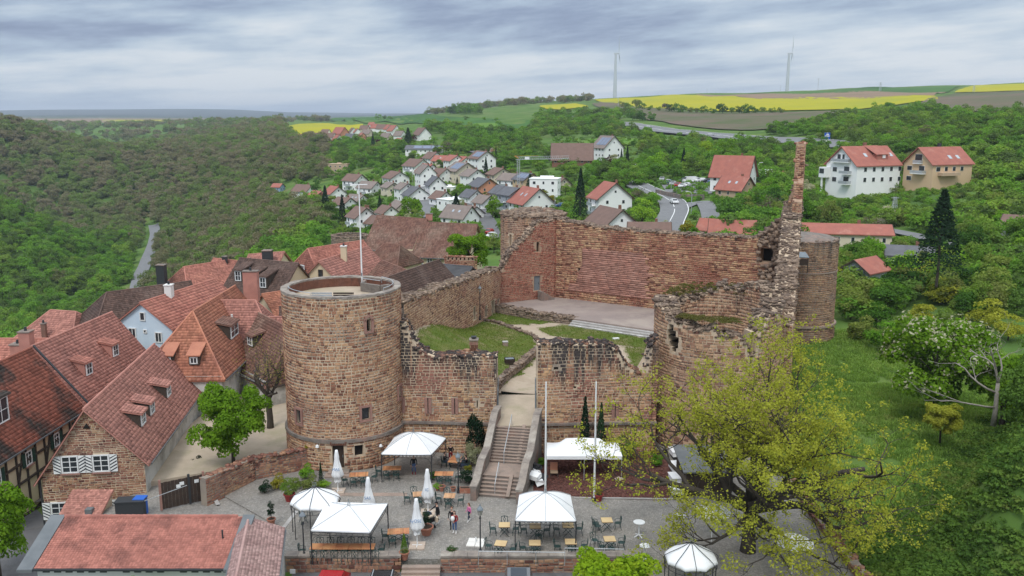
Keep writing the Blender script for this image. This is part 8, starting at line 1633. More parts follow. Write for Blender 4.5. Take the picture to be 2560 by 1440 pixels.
n = 26000; X = r_.uniform(22,62, n); Y = r_.uniform(48,118, n); u, v = tou(X, Y, T(X, Y)); bank = ((X-21.5)*.752 - (Y-55)*.658); k = (u < 2640) & (X > 24.5 + np.clip(Y-77,0,99)*.34) & (bank < 1.2) & (np.hypot(X-38.7, Y-116.5) > 5) & (vnoise(X/2.2, Y/2.2,8) > .22)
scatter('meadow_grass', np.stack([X[k], Y[k], T(X, Y)[k]],1), r_.uniform(.7,1.5, k.sum()), [crown_for('grass%d' % i, 'leaf_meadow') for i in range(3)], 'leaf_meadow', 'rough green meadow grass beside the castle', kind_seed=20)
n = 5200; X = r_.uniform(22,62, n); Y = r_.uniform(48,118, n); u, v = tou(X, Y, T(X, Y)); bank = ((X-21.5)*.752 - (Y-55)*.658); k = (u < 2640) & (X > 25 + np.clip(Y-77,0,99)*.34) & (bank < 1) & (np.hypot(X-38.7, Y-116.5) > 5.3) & (vnoise(X/4.0, Y/3.0,9) > .42)
scatter('meadow_weeds', np.stack([X[k], Y[k], T(X, Y)[k]+.03],1), r_.uniform(.25,.62, k.sum()), [crown_for('weed%d' % i, 'leaf_meadow') for i in range(3)], 'leaf_meadow', 'patches of leafy weeds in the meadow', kind_seed=21)
n = 22000; X = r_.uniform(17,60, n); Y = r_.uniform(38,98, n); bank = ((X-21.5)*.752 - (Y-55)*.658); u, v = tou(X, Y, T(X, Y)); k = (bank > .3) & (u < 2700) & (X > 19); s = r_.uniform(.4,.95, k.sum())
scatter('bramble_bank', np.stack([X[k], Y[k], T(X, Y)[k]+.1],1), s, [crown_for('weed%d' % i, 'leaf_ivy') for i in range(3)], 'leaf_ivy', 'dark ivy and brambles covering the bank right of the meadow', kind_seed=22)
for (x, y, r, hc, lb) in ((37.5,61.0,3.0,3.0, 'ivy-covered stump bulging from the dark bank'),(41.0,64.0,3.6,3.6, 'taller ivy-clad tree at the photo edge')):
    o = thing('ivy_tree', lb, 'tree',(x, y, float(T(x, y))-1)); c_ = link('crown', crown_for('near0', 'leaf_ivy'), None, o); c_.scale = (r, r, r*1.3); c_.location = (0,0, hc); link('trunk', MB().tube([(0,0,0),(0,0, hc*1.2)], [.4,.2],7), 'bark', o)
P = np.concatenate([np.stack(t_,1) for t_ in LAWNPTS]); P = P[r_.random(len(P)) < .85] + r_.uniform(-.12,.12,(int((r_.random(1) < 2)[0]),3))*np.array([1,1,0]); scatter('lawn_grass', P, r_.uniform(.6,1.3, len(P)), [crown_for('lawn%d' % i, 'leaf_lawn') for i in range(2)], 'leaf_lawn', 'short grass of the castle lawn', kind_seed=23)
scatter('crest_growth', CREST_TUFTS, r_.uniform(.14,.36, len(CREST_TUFTS)), [crown_for('weed%d' % i, 'leaf_moss') for i in range(3)], 'leaf_hill', 'grass and moss growing on the broken tower crest', kind_seed=24)
n = 260; t_ = r_.random(n); X = -10.9 + 8.7*t_ + r_.uniform(-.7,.5, n); Y = 81.6 + 32.4*t_; Z = 11.85 - 2.35*t_; scatter('wall_growth', np.stack([X, Y, Z],1), r_.uniform(.14,.3, n), [crown_for('weed%d' % i, 'leaf_moss') for i in range(3)], 'leaf_moss', 'dry grass on the curtain wall crest', kind_seed=25)
# shrubs round the garden plots of the old town
for i,(x, y, z, r, m, lb) in enumerate(((-25.5,79,0,1.0, 'leaf_mixed', 'small shrub in the yard behind the maple'),(-27.0,71.5,-.5,.7, 'leaf_dark', 'dark bush by the white flank of the stone house'))):
    o = thing('shrub', lb, 'shrub',(x, y, z)); c_ = link('foliage', crown_for('mid0', m), None, o); c_.scale = (r, r, r); c_.location = (0,0, r*.7)
# bushes at the far edge of the meadow
BUSH = [(2080+55*i + random.uniform(-18,18),690 + 95*math.sin(i*1.3)*.35 + i*6) for i in range(9)] + [(2130,765),(2165,720),(2190,800),(2240,745),(2250,830),(2300,790),(2310,860),(2350,740),(2360,820),(2400,780),(2400,860),(2440,740),(2470,800),(2500,720),(2540,770),(2150,830),(2210,860),(2280,700),(2330,690),(2440,690),(2520,830),(2550,690)]
bn_ = 0
for i,(u, v) in enumerate(BUSH):
    x, y, z = hit(u, v+22,0,100);
    if np.hypot(x-38.7, y-116.5) < 7: continue
    r = random.uniform(2.0,3.3); m = random.choice(['leaf_mixed', 'leaf_hill', 'leaf_oak', 'leaf_spring']); tree(x, y, r, 'mid%d' % (i % 4), m, 'spreading spring bush in the thicket at the far meadow edge', 'bushes of the thicket at the far meadow edge', h=r*.7, rzr=.8, name='bush', cat='bush')
# conifers and marked trees of the village and hillside: (u, foot v, width px, kind, foliage, label, height ratio)
def tree_px(u, v, wpx, key, m, lb, hr=1.0, name='tree', y0=150, group=None, Y=None):
    x, y, z = hit(u, v,0, y0) if Y is None else py(u, v, Y); dep = y*CP + (H-z)*SP; r = wpx*dep/F/2; VT.append((x, y, r)); return tree(x, y, r, key, m, lb, group, h=(r*2*hr if key.startswith('cone') else r*hr), name=name, z=z)
VT = []
tree_px(2345,668,150, 'cone0', 'leaf_dark', 'tall black spruce beside the slate-roofed white house, right of the end tower',1.3, 'conifer',112, Y=122); tree_px(1450,552,52, 'cone1', 'leaf_dark', 'tall dark spruce in the middle of the village, left of the red veranda house',2.5, 'conifer')
for u, v, w_, hr, lb in ((1215,455,24,2.6,'slim dark fir in front of the solar-roofed white house'),(933,380,20,2.3,'dark conical cypress below the upper hamlet'),(815,548,44,1.9,'broad black cedar left of the tower flagpole'),(857,565,34,2.3,'black fir right of the broad cedar'),(950,530,24,1.8,'small dark fir beside the grey-roofed house'),(1141,552,46,1.5,'spreading dark pine in front of the long-windowed flat house'),(1325,492,44,1.3,'dark pine leaning before the modern white cube house'),(1553,420,16,3.0,'left of two slim cypresses by the solar-roofed gable'),(1568,416,16,3.3,'right of two slim cypresses by the solar-roofed gable'),(1708,432,28,2.2,'dark fir between the bright trees above the car park'),(1240,412,14,3.2,'thin dark cypress above the fir'),(1021,372,40,1.3,'round black pine above the blue solar bungalow'),(1143,463,12,1.8,'tiny fir on the cream house lawn'),(955,487,12,3.2,'needle-thin cypress between the white houses'),(1010,462,14,2.0,'small dark conifer beside the steep staggered gables'),(1690,395,16,2,'small fir near the motorway')):
    tree_px(u, v, w_, 'cone%d' % (u % 2), 'leaf_dark', lb, hr, 'conifer')
for u, v, w_, hr, m, lb in ((1030,555,78,.95,'leaf_maple','big round bright green tree in the middle of the white houses'),(1232,548,56,1.35,'leaf_maple','tall bright green tree beside the dark grey house'),(1770,408,66,1.0,'leaf_front','lime green tree above the car park, left one'),(1820,405,70,1.0,'leaf_maple','bright green round tree above the car park, right one'),(1605,560,74,.9,'leaf_spring','leafy green tree at the inner bend of the main road'),(1700,430,60,1.0,'leaf_spring','green tree at the back of the car park'),(1640,440,70,1.0,'leaf_spring','spreading tree left of the car park'),(1925,500,64,.9,'leaf_spring','leafy tree left of the pinnacle below the white garage'),(1865,535,56,.8,'leaf_mixed','green bush on the slope right of the tan stone house'),(2075,560,80,.7,'leaf_mixed','spreading olive bush below the balconied apartment house'),(2215,560,60,.7,'leaf_blossom','cream flowering shrub between the two large houses'),(1715,590,46,.9,'leaf_yellow','yellow-green tree right of the main road'),(1660,572,30,.8,'leaf_blossom','white flowering shrub beside the main road'),(985,528,40,.9,'leaf_spring','green tree left of the big round one'),(930,595,50,.8,'leaf_mixed','shrub between the barn roof and the village')):
    tree_px(u, v, w_, 'mid%d' % (u % 4), m, lb, hr)
o = near_tree(-6.8,137.5,1.0,4.9,7.6, 'maple1', 'leaf_maple', 'bright green tree behind the curtain wall in front of the cream house',.9,.2)
# garden trees between the houses
cand = []; r_ = np.random.default_rng(77); RP = np.array(ROADPTS); HP = np.array(HPOS)
def fill(poly, n, rr, seed, yy0=130, y1=1100):
    out = []; r = np.random.default_rng(seed); us_ = [p[0] for p in poly]; vs_ = [p[1] for p in poly]; tries = 0
    while len(out) < n and tries < n*40:
        tries += 1; u = r.uniform(min(us_), max(us_)); v = r.uniform(min(vs_), max(vs_))
        if not bool(inpoly(u, v, poly)): continue
        x, y, z = hit(u, v,0, yy0); dep = y; rad = r.uniform(*rr)
        if y > y1 or (np.hypot(HP[:,0]-x, HP[:,1]-y) < HP[:,2]*.85 + rad*.65).any() or (np.hypot(RP[:,0]-x, RP[:,1]-y) < RP[:,2] + rad*.45).any(): continue
        bad = False
        for (hx, hy, hr_) in HP[:, :3]:    # keep fronts of houses open
            if abs(x - hx*y/hy) < (hr_*.5 + rad*.3)*y/hy and 0 < hy - y < hr_*1.5: bad = True; break
        if bad or any(math.hypot(x-a, y-b) < (c+rad)*.45 for a, b, c in VT): continue
        VT.append((x, y, rad)); out.append((x, y, rad))
    return out
gm_ = {'leaf_spring': 'fresh green', 'leaf_mixed': 'dark and olive green', 'leaf_hill': 'muted green', 'leaf_blossom': 'cream blossoming', 'leaf_bare': 'nearly bare brown', 'leaf_red': 'dark red-leaved', 'leaf_yellow': 'yellow-green'}
def place_fill(pts, where, seed, wts=(8,7,6,1,1.3,.5,.8), hmul=.95):
    r = random.Random(seed); ks = list(gm_)
    for x, y, rad in pts:
        m = r.choices(ks, wts)[0]; key = ('bare%d' % r.randint(0,1)) if m == 'leaf_bare' else ('mid%d' % r.randint(0,3)) if y < 520 else ('far%d' % r.randint(0,3))
        tree(x, y, rad, key, m, '%s tree %s' % (gm_[m], where), '%s trees %s' % (gm_[m], where), h=rad*hmul, rzr=r.uniform(.8,1.15))
VIL = [(845,470),(880,430),(1000,425),(1070,385),(1190,385),(1260,430),(1420,435),(1480,480),(1640,470),(1640,560),(1800,600),(1780,640),(900,640),(800,560),(840,520)]
f1 = fill(VIL,120,(1.6,3.2),5); place_fill(f1, 'among the village houses',1)
f2 = fill([(1380,372),(1600,360),(1640,455),(1560,520),(1480,480),(1380,430)],16,(2.2,4.2),6); place_fill(f2, 'between the old barn and the main road',2)
f3 = fill([(1790,450),(2060,420),(2060,560),(1990,640),(1800,620)],18,(2.0,3.8),7); place_fill(f3, 'between the tan stone house and the pinnacle',3)
f4 = fill([(2000,540),(2250,560),(2440,540),(2560,560),(2560,680),(2260,700),(2100,640)],22,(1.8,3.4),8,118); place_fill(f4, 'below the two large houses',4)
f5 = fill([(705,345),(1120,318),(1120,385),(960,372),(720,368)],20,(3,5.5),9,300,1400); place_fill(f5, 'around the far hamlet',5,(6,6,8,.5,1,1,.5))
f6 = fill([(680,455),(860,455),(860,540),(690,520)],12,(2.5,4.5),10); place_fill(f6, 'around the houses at the valley edge',6)
# undergrowth: hedges and bushes too small to count
def under(poly, n, name, lab, m, rr, seed, yy0=130):
    r = np.random.default_rng(seed); us_ = np.array([p[0] for p in poly]); vs_ = np.array([p[1] for p in poly]); y = np.exp(r.uniform(math.log(yy0), math.log(900), n*6)); s = r.uniform((us_.min()-1280)/F,(us_.max()-1280)/F, n*6); x = s*y; z = T(x, y); u, v = tou(x, y, z); k = inpoly(u, v, poly)
    x, y, z = x[k], y[k], z[k]; d1 = np.min(np.hypot(x[:, None]-HP[None, :,0], y[:, None]-HP[None, :,1]) - HP[None, :,2]*.62,1); d2_ = np.min(np.hypot(x[:, None]-RP[None, :,0], y[:, None]-RP[None, :,1]) - RP[None, :,2],1); k = (d1 > .5) & (d2_ > .6); x, y, z = x[k][:n], y[k][:n], z[k][:n]; rad = r.uniform(*rr, len(x))
    scatter(name, np.stack([x, y, z+rad*.35],1), rad, [crown_for('far%d' % i, m) for i in range(4)], m, lab, kind_seed=seed)
under(VIL,1900, 'garden_bushes', 'hedges and garden bushes between the village houses', 'leaf_hill',(.7,2.2),31)
under([(1380,345),(1660,345),(2060,400),(2560,400),(2560,700),(2260,700),(1990,640),(1800,640),(1560,520),(1380,430)],2200, 'hillside_bushes', 'bushes on the hillside beyond the castle', 'leaf_hill',(.8,2.0),32,118)
# hedge trees in front of the yellow field
for i,(u, w_, dk) in enumerate(((1556,22,0),(1570,20,0),(1590,34,0),(1606,24,0),(1624,20,0),(1645,18,0),(1665,30,1),(1680,30,0),(1701,34,0),(1722,22,0),(1740,20,0),(1758,26,0),(1782,22,0),(1806,38,0),(1829,24,0),(1848,26,0),(1868,36,0),(1890,22,0),(1905,24,0),(1930,20,0),(1952,22,0))):
    v = np.interp(u, [1550,1620,1700,1800,1960], [268,277,283,286,284]); tree_px(u, v, w_, 'far%d' % (i % 4), 'leaf_bare' if dk else 'leaf_mixed',('pale leafless tree' if dk else 'dark green hedge tree') + ' along the lower edge of the long yellow field',.8, y0=600, group='hedge trees along the long yellow field')
for i,(u, v, w_) in enumerate(((1165,302,16),(1210,303,14),(1240,306,14),(885,305,12),(860,303,7),(960,300,14),(975,303,16),(946,300,18))): tree_px(u, v, w_, 'far%d' % (i % 4), 'leaf_hill', 'lone tree at the rim of the green field',.95, y0=500, group='lone trees at the rim of the green field')
# ---- wind turbines, pylons, crane, signs, lamps
mat('turbine_white',(.50,.52,.55), rough=.5)
for u, vb, vt, lb, ph in ((1537,240,135, 'white wind turbine above the left part of the long yellow field',2),(1967,236,135, 'white wind turbine leaning against the bright cloud, farther right',5)):
    Y = 2150; b = py(u, vb, Y); t_ = py(u, vt, Y); hh = t_[2]-b[2]; o = thing('wind_turbine', lb, 'wind turbine',(b[0], Y, b[2]-8), R(78)); link('tower', MB().lathe((0,0,0), [(4.6,0),(2.5, hh+8)],16), 'turbine_white', o); link('nacelle', MB().box((0,-1.5, hh+9),(3.4,10,3.6)), 'turbine_white', o); link('hub', MB().tube([(0,-6.5, hh+9),(0,-9, hh+9)], [1.8,.6],10), 'turbine_white', o)
    for k in range(3): a = R(90+ph+120*k); dx, dz = math.cos(a), math.sin(a); link('blade', MB().add([(dx*1-dz*1.2,-7.5, hh+9+dz*1+dx*1.2),(dx*1+dz*1.2,-8.0, hh+9+dz*1-dx*1.2),(dx*14+dz*2.2,-8.4, hh+9+dz*14-dx*2.2),(dx*44,-7.8, hh+9+dz*44),(dx*14-dz*.6,-7.4, hh+9+dz*14+dx*.6)], [(0,1,2,3,4),(4,3,2,1,0)]).add([(dx*1,-6.9, hh+9+dz*1),(dx*14,-7.0, hh+9+dz*14),(dx*44,-7.7, hh+9+dz*44),(dx*14,-8.8, hh+9+dz*14)], [(0,1,2,3)]), 'turbine_white', o)
def pylon(u, vb, vt, Y, lb, lattice=True, arms=2, w_=2.2, zb=None):
    b = py(u, vb, Y); t_ = py(u, vt, Y); hh = t_[2]-b[2]; o = thing('power_pylon', lb, 'pylon',(b[0], Y, b[2]-1)); mb = MB(); hh += 1; th = max(.08, hh*.008)
    if lattice:
        for sx in (-1,1):
            for sy in (-1,1): mb.bar((sx*w_*.5, sy*w_*.5,0),(sx*w_*.12, sy*w_*.12, hh), th, th)
        n = 9
        for k in range(n):
            z0, z1 = hh*k/n, hh*(k+1)/n; a0 = w_*(.5-.38*k/n); a1 = w_*(.5-.38*(k+1)/n)
            for sy in (-1,1): mb.bar((-a0, sy*a0, z0),(a1, sy*a1, z1), th*.6, th*.6).bar((a0, sy*a0, z0),(-a1, sy*a1, z1), th*.6, th*.6)
            mb.bar((-a0,-a0, z0),(-a1, a1, z1), th*.6, th*.6).bar((a0, a0, z0),(a1,-a1, z1), th*.6, th*.6)
    else: mb.bar((0,0,0),(0,0, hh), th*2.4, th*2.4)
    link('mast', mb, 'galvanised', o)
    for k in range(arms): z = hh*(.97-.12*k); link('crossarm', MB().bar((-hh*.11*(1+k*.3),0, z),(hh*.11*(1+k*.3),0, z), th*1.5, th*1.5), 'galvanised', o)
    return o
pylon(2232,568,492,215, 'lattice power pylon standing between the two large houses and the lane', True,1,2.0); pylon(2199,243,206,1500, 'lattice pylon on the skyline right of the second turbine', True,2,5); pylon(2432,252,214,1250, 'lattice pylon in the vineyard below the far right yellow field', True,2,5)
for u, vb, vt, lb in ((2044,234,196, 'thin T-shaped power pole on the skyline beyond the second turbine'),(1950,236,214, 'short power pole just left of the second turbine'),(1767,242,222, 'thin pole on the skyline in the middle of the long yellow field'),(1545,282,246, 'thin pole beside the hedge below the first turbine')): pylon(u, vb, vt,1900 if vb < 250 else 900, lb, False,1)
x, y, z = hit(1296,492,0,150); dep = y*CP; k = dep/F; mat('crane_orange',(.55,.27,.06), rough=.6); o = thing('tower_crane', 'construction crane with a long horizontal jib rising out of the village', 'crane',(x, y, z)); hh = 94*k; mb = MB()
for sx in (-.5,.5):
    for sy in (-.5,.5): mb.bar((sx, sy,0),(sx, sy, hh),.14,.14)
for i in range(18): z0, z1 = hh*i/18, hh*(i+1)/18; mb.bar((-.5,-.5, z0),(.5,-.5, z1),.09,.09).bar((.5,.5, z0),(-.5,.5, z1),.09,.09)
link('mast', mb, 'galvanised', o); jb = MB(); JL = 128*k
for (yy_, zz_) in ((-.5,0),(.5,0),(0,1.0)): jb.bar((-1, yy_, hh+zz_),(JL, yy_, hh+zz_+JL*.02),.12,.12)
for i in range(26): x0, x1 = JL*i/26, JL*(i+1)/26; jb.bar((x0,-.5, hh),((x0+x1)/2,0, hh+1),.07,.07).bar(((x0+x1)/2,0, hh+1),(x1,.5, hh),.07,.07)
link('jib', jb, 'galvanised', o); link('strut', MB().bar((0,0, hh+.5),(-3.2*k*3,0, hh+9*k),.3,.3).bar((-9*k,0, hh+9*k),(JL*.4,0, hh+1.4),.08,.08), 'crane_orange', o); link('counterweight', MB().box((-.6,0,1.4),(1.6,1.6,2.6)), 'crane_orange', o)
link('sign_panel', MB().box((JL*.17,-.6, hh+.5),(JL*.09,.08,1.0)), 'white_paint', o)
x, y, z = hit(2066,372,0,300); k = (y*CP)/F; mat('sign_blue',(.015,.09,.42), rough=.6); o = thing('motorway_sign', 'tall blue and white motorway sign in front of the woodland', 'sign',(x, y, z)); z1 = 17*k; link('panel', MB().box((0,0, z1+14*k),(14*k,.3,17*k)), 'sign_blue', o); link('lower_panel', MB().box((0,0, z1+2*k),(14*k,.3,8*k)), 'white_paint', o)
for i,(dx, dz, w_, h_) in enumerate(((0,21.5,4,1),(.5,18,7,2.2),(-.5,14.2,12,2.4),(1,9,5,1))): link('sign_line', MB().box((dx*k,-.2, z1+dz*k),(w_*k,.05, h_*k)), 'white_paint', o)
for sx in (-4,4): link('post', MB().box((sx*k,.2, z1/2-2),(.3,.3, z1+4)), 'iron_dark', o)
def street_lamp(u, v, px, lb, y0=150, flip=1):
    x, y, z = hit(u, v,0, y0); k = (y*CP)/F; hh = px*k; o = thing('street_lamp', lb, 'street lamp',(x, y, z)); link('pole', MB().tube([(0,0,0),(0,0, hh*.85),(-flip*hh*.06,0, hh*.96),(-flip*hh*.18,0, hh)],.09,6), 'galvanised', o); link('lamp_head', MB().box((-flip*hh*.22,0, hh*.995),(hh*.12,.25,.16)), 'white_paint', o)
street_lamp(1728,536,58, 'curved street lamp at the bend of the main road'); street_lamp(1387,540,56, 'street lamp beside the broad white gable house', flip=-1); street_lamp(1894,446,40, 'street lamp beside the white lorry', flip=-1); street_lamp(1677,494,46, 'street lamp at the entrance of the car park'); street_lamp(1031,458,30, 'street lamp at the top of the village street'); street_lamp(1058,496,22, 'short street lamp beside the steep dark-roofed house')
mat('pool_water',(.10,.42,.55), rough=.1); x, y, z = hit(765,515,0,150); tag(link('pool', MB().box((x, y, z+.2),(6,3,.4)), 'pool_water'), 'small pale blue swimming pool beside the dark pool house', 'swimming pool')
# road-side wall and hedges near the car park
a = [hit(u, v,0,150) for u, v in ((1640,486),(1700,500),(1760,500))]
for k in range(2): mb = MB().bar((0,0,.8), tuple(a[k+1][i]-a[k][i] + (.8 if i == 2 else 0) for i in range(3)),.5,1.8); o = thing('roadside_wall',('brown stone wall between the car park and the main road', 'brown stone wall past the car park entrance')[k], 'wall', a[k]); link('wall', mb, 'old_stone', o)
# ---- people and the dog
mat('skin',(.50,.30,.22), rough=.6); mat('cloth_black',(.012,.012,.014), rough=.9); mat('cloth_red',(.22,.018,.02), rough=.9); mat('cloth_jeans',(.05,.085,.18),(.07,.12,.24), scale=8, rough=.9); mat('cloth_white',(.70,.68,.66), rough=.9); mat('cloth_pink',(.62,.16,.34), rough=.9); mat('cloth_navy',(.025,.035,.06), rough=.9); mat('hair_dark',(.03,.018,.012), rough=.7); mat('hair_red',(.14,.05,.02), rough=.7); mat('dog_cream',(.48,.43,.37), rough=1, rnd=0); mat('cloth_beige',(.50,.40,.30), rough=.9)
def skin_mesh(name, verts, edges, radii, root=0, sub=1):
    me = bpy.data.meshes.new(name + '_frame'); me.from_pydata(verts, edges, []); o = bpy.data.objects.new(name + '_frame', me); COL.objects.link(o); o.modifiers.new('skin', 'SKIN');
    if not me.skin_vertices: return None
    d = me.skin_vertices[0].data
    for i, r in enumerate(radii): d[i].radius = r if isinstance(r, tuple) else (r, r)
    d[root].use_root = True; s = o.modifiers.new('sub', 'SUBSURF'); s.levels = sub; s.render_levels = sub
    dg = bpy.context.evaluated_depsgraph_get(); dg.update(); out = bpy.data.meshes.new_from_object(o.evaluated_get(dg)); bpy.data.objects.remove(o); return out
def person(label, x, y, rz, h=1.72, top='cloth_black', legs='cloth_black', shoes='cloth_white', hair='hair_dark', pose='walk', arms=None, z=0.0, long_hair=False, cap=None, extra=None):
    s = h/1.72; sit = pose == 'sit'; J = {}
    pz_ = .50 if sit else .92; J['pelvis'] = (0,0, pz_); J['waist'] = (0,.0, pz_+.16); J['chest'] = (0,-.02, pz_+.38); J['neck'] = (0,-.02, pz_+.56); J['head'] = (0,-.04, pz_+.64)
    for sd, q_ in ((-1, 'L'),(1, 'R')):
        st_ = .20*sd if pose == 'walk' else .03*sd
        J['sh'+q_] = (sd*.19,-.01, pz_+.47); J['hip'+q_] = (sd*.10,0, pz_-.04)
        if sit: J['knee'+q_] = (sd*.13,-.44,.50); J['ank'+q_] = (sd*.13,-.46,.09); J['toe'+q_] = (sd*.13,-.60,.04)
        else: J['knee'+q_] = (sd*.11,-.05-.45*st_,.49); J['ank'+q_] = (sd*.11,-.9*st_+.02,.09 + (.05 if st_ < 0 and pose == 'walk' else 0)); J['toe'+q_] = (sd*.12,-.9*st_-.13,.035)
        a = (arms or {}).get(q_,((sd*.25,.02+.10*st_, pz_+.22),(sd*.25,-.06+.5*st_, pz_-.01))); J['elb'+q_] = a[0]; J['wr'+q_] = a[1]; w_ = Vector(a[1]); J['hand'+q_] = tuple(w_ + (w_-Vector(a[0])).normalized()*.07)
    names = list(J); V = [tuple(c*s for c in J[k]) for k in names]; I = {k: i for i, k in enumerate(names)}; E = [('pelvis','waist'),('waist','chest'),('chest','neck'),('neck','head')]
    for q_ in 'LR': E += [('chest','sh'+q_),('sh'+q_,'elb'+q_),('elb'+q_,'wr'+q_),('wr'+q_,'hand'+q_),('pelvis','hip'+q_),('hip'+q_,'knee'+q_),('knee'+q_,'ank'+q_),('ank'+q_,'toe'+q_)]
    rad = {'pelvis':(.14,.11),'waist':(.13,.10),'chest':(.15,.11),'neck':.055,'head':.05}
    for q_ in 'LR': rad.update({'sh'+q_:.065,'elb'+q_:.048,'wr'+q_:.034,'hand'+q_:.032,'hip'+q_:.095,'knee'+q_:.066,'ank'+q_:.045,'toe'+q_:.038})
    o = thing('person', label, 'person',(x, y, z), rz)
    me = skin_mesh('person', V, [(I[a], I[b]) for a, b in E], [tuple(c*s for c in rad[k]) if isinstance(rad[k], tuple) else rad[k]*s for k in names])
    if me is None: return o
    mats = [MATS['skin'], MATS[top], MATS[legs], MATS[shoes]]; me.materials.clear()
    for m in mats: me.materials.append(m)
    zone = {'head':0,'neck':0,'hand':0,'chest':1,'waist':1,'sh':1,'elb':1,'wr':1,'pelvis':2,'hip':2,'knee':2,'ank':3,'toe':3}; pts = np.array(V); zn = [zone[k.rstrip('LR')] for k in names]
    for p in me.polygons: c = np.array(p.center); p.material_index = zn[int(np.argmin(((pts-c)**2).sum(1)))]; p.use_smooth = True
    # head with face and ears, and five-fingered hands, joined to the body
    b = bmesh.new(); b.from_mesh(me); hc = Vector(J['head'])*s + Vector((0,-.015,.10))*s
    def blob(c, r3, seg=12, mi=0): n0 = len(b.faces); res = bmesh.ops.create_uvsphere(b, u_segments=seg, v_segments=seg//2+2, radius=1, matrix=Matrix.Translation(c) @ Matrix.Diagonal((*r3,1))); [setattr(f, 'material_index', mi) or setattr(f, 'smooth', True) for vv in res['verts'] for f in vv.link_faces]
    blob(hc,(.078*s,.096*s,.115*s),14); blob(hc+Vector((0,-.10,-.01))*s,(.014*s,.022*s,.022*s),6); blob(hc+Vector((0,-.088,-.055))*s,(.026*s,.012*s,.008*s),6)
    for sd in (-1,1): blob(hc+Vector((sd*.078,.0,-.005))*s,(.012*s,.02*s,.03*s),6); blob(hc+Vector((sd*.03,-.086,.015))*s,(.014*s,.01*s,.008*s),6,2)
    for q_, sd in (('L',-1),('R',1)):
        w_ = Vector(J['wr'+q_])*s; hd = (Vector(J['hand'+q_])*s); d = (hd-w_).normalized(); side = d.cross(Vector((0,1,0))).normalized() if abs(d.y) < .9 else Vector((1,0,0))
        for f in range(4): L_ = (.075,.085,.08,.062)[f]*s; a0 = hd + side*((f-1.5)*.019*s); tb = MB().tube([tuple(a0), tuple(a0+d*L_*.55), tuple(a0+d*L_*.95+Vector((0,-.012,0))*s)], [.010*s,.009*s,.007*s],5); vs2 = [b.verts.new(p) for p in tb.v]; [b.faces.new([vs2[i] for i in ff]) for ff in tb.f]
        a0 = w_ + (hd-w_)*.5 - side*.03*s; tb = MB().tube([tuple(a0), tuple(a0+d*.03*s-side*.02*s), tuple(a0+d*.06*s-side*.018*s)], [.012*s,.010*s,.008*s],5); vs2 = [b.verts.new(p) for p in tb.v]; [b.faces.new([vs2[i] for i in ff]) for ff in tb.f]
    b.to_mesh(me); b.free(); link('body', me, None, o)
    # hair
    hb = bmesh.new(); bmesh.ops.create_uvsphere(hb, u_segments=14, v_segments=10, radius=1, matrix=Matrix.Translation(hc+Vector((0,.018,.022))*s) @ Matrix.Diagonal((.088*s,.098*s,.112*s,1)))
    for vtx in list(hb.verts):
        if vtx.co.y < hc.y-.045*s and vtx.co.z < hc.z+.055*s: hb.verts.remove(vtx)
        elif vtx.co.z < hc.z-.05*s and not long_hair and vtx.co.z < hc.z-.075*s: vtx.co.z = hc.z-.075*s
    hm = bpy.data.meshes.new('hair'); hb.to_mesh(hm); hb.free(); link('hair', hm, hair, o)
    if long_hair: link('hair', MB().tube([tuple(hc+Vector((0,.07,-.02))*s), tuple(hc+Vector((0,.12,-.2))*s), tuple(hc+Vector((0,.16,-.42))*s)], [.07*s,.075*s,.03*s],8).mesh('hair', True), hair, o)
    if cap: link('cap', MB().lathe(tuple(hc+Vector((0,.0,.045))*s), [(.094*s,0),(.094*s,.05*s),(.05*s,.09*s),(0,.095*s)],12, cap=False).box(tuple(hc+Vector((0,-.12,.05))*s),(.12*s,.09*s,.015*s)), cap, o)
    return o
import bmesh
def G0(u, v): c = gz(u, v,0); return float(c[0]), float(c[1])
x, y = G0(1094,1312); person('person in black hoodie and cap with white trainers, walking and reaching to the pram', x, y, R(-62),1.74, cap='cloth_black', arms={'L': ((-.26,-.22,1.22),(-.28,-.42,1.10))})
x, y = G0(1137,1333); person('person in a dark red jacket and jeans carrying a white bundle', x, y, R(-14),1.66, 'cloth_red', 'cloth_jeans', hair='hair_dark', pose='stand', arms={'L': ((-.26,-.08,1.12),(-.06,-.26,1.08)), 'R': ((.26,-.08,1.10),(.08,-.26,1.02))}, long_hair=True)
x2, y2 = G0(1137,1333); link('bundle', MB().lathe((-.08,-.22,1.0), [(0,0),(.12,.06),(.16,.2),(.12,.34),(0,.4)],12, cap=False).mesh('bundle', True), 'cloth_white', [o_ for o_ in COL.objects if o_.get('label', '').startswith('person in a dark red jacket')][0])
person('person in a black coat standing directly behind the one in red', x-.22, y+.55, R(-14),1.70, 'cloth_black', 'cloth_black', 'cloth_black', hair='hair_red', pose='stand')
x, y = G0(1173,1304); person('girl in a pink and white top with long brown hair, walking', x, y, R(-58),1.42, 'cloth_pink', 'cloth_navy', hair='hair_red', long_hair=True)
x, y = G0(1035,1186); person('person in jeans and red shoes standing under the gazebo at the tower', x, y, R(10),1.68, 'cloth_black', 'cloth_jeans', 'cloth_red', pose='stand')
x, y = G0(1126,1163); person('person in a black jacket with white shirt standing at the head of the orange table', x, y+.5,0,1.72, 'cloth_black', 'cloth_red', 'cloth_black', pose='stand', arms={'L': ((-.25,-.06,1.14),(-.04,-.24,1.12)), 'R': ((.25,-.06,1.14),(.05,-.25,1.12))})
t_ = gz(1137,1148,.74)
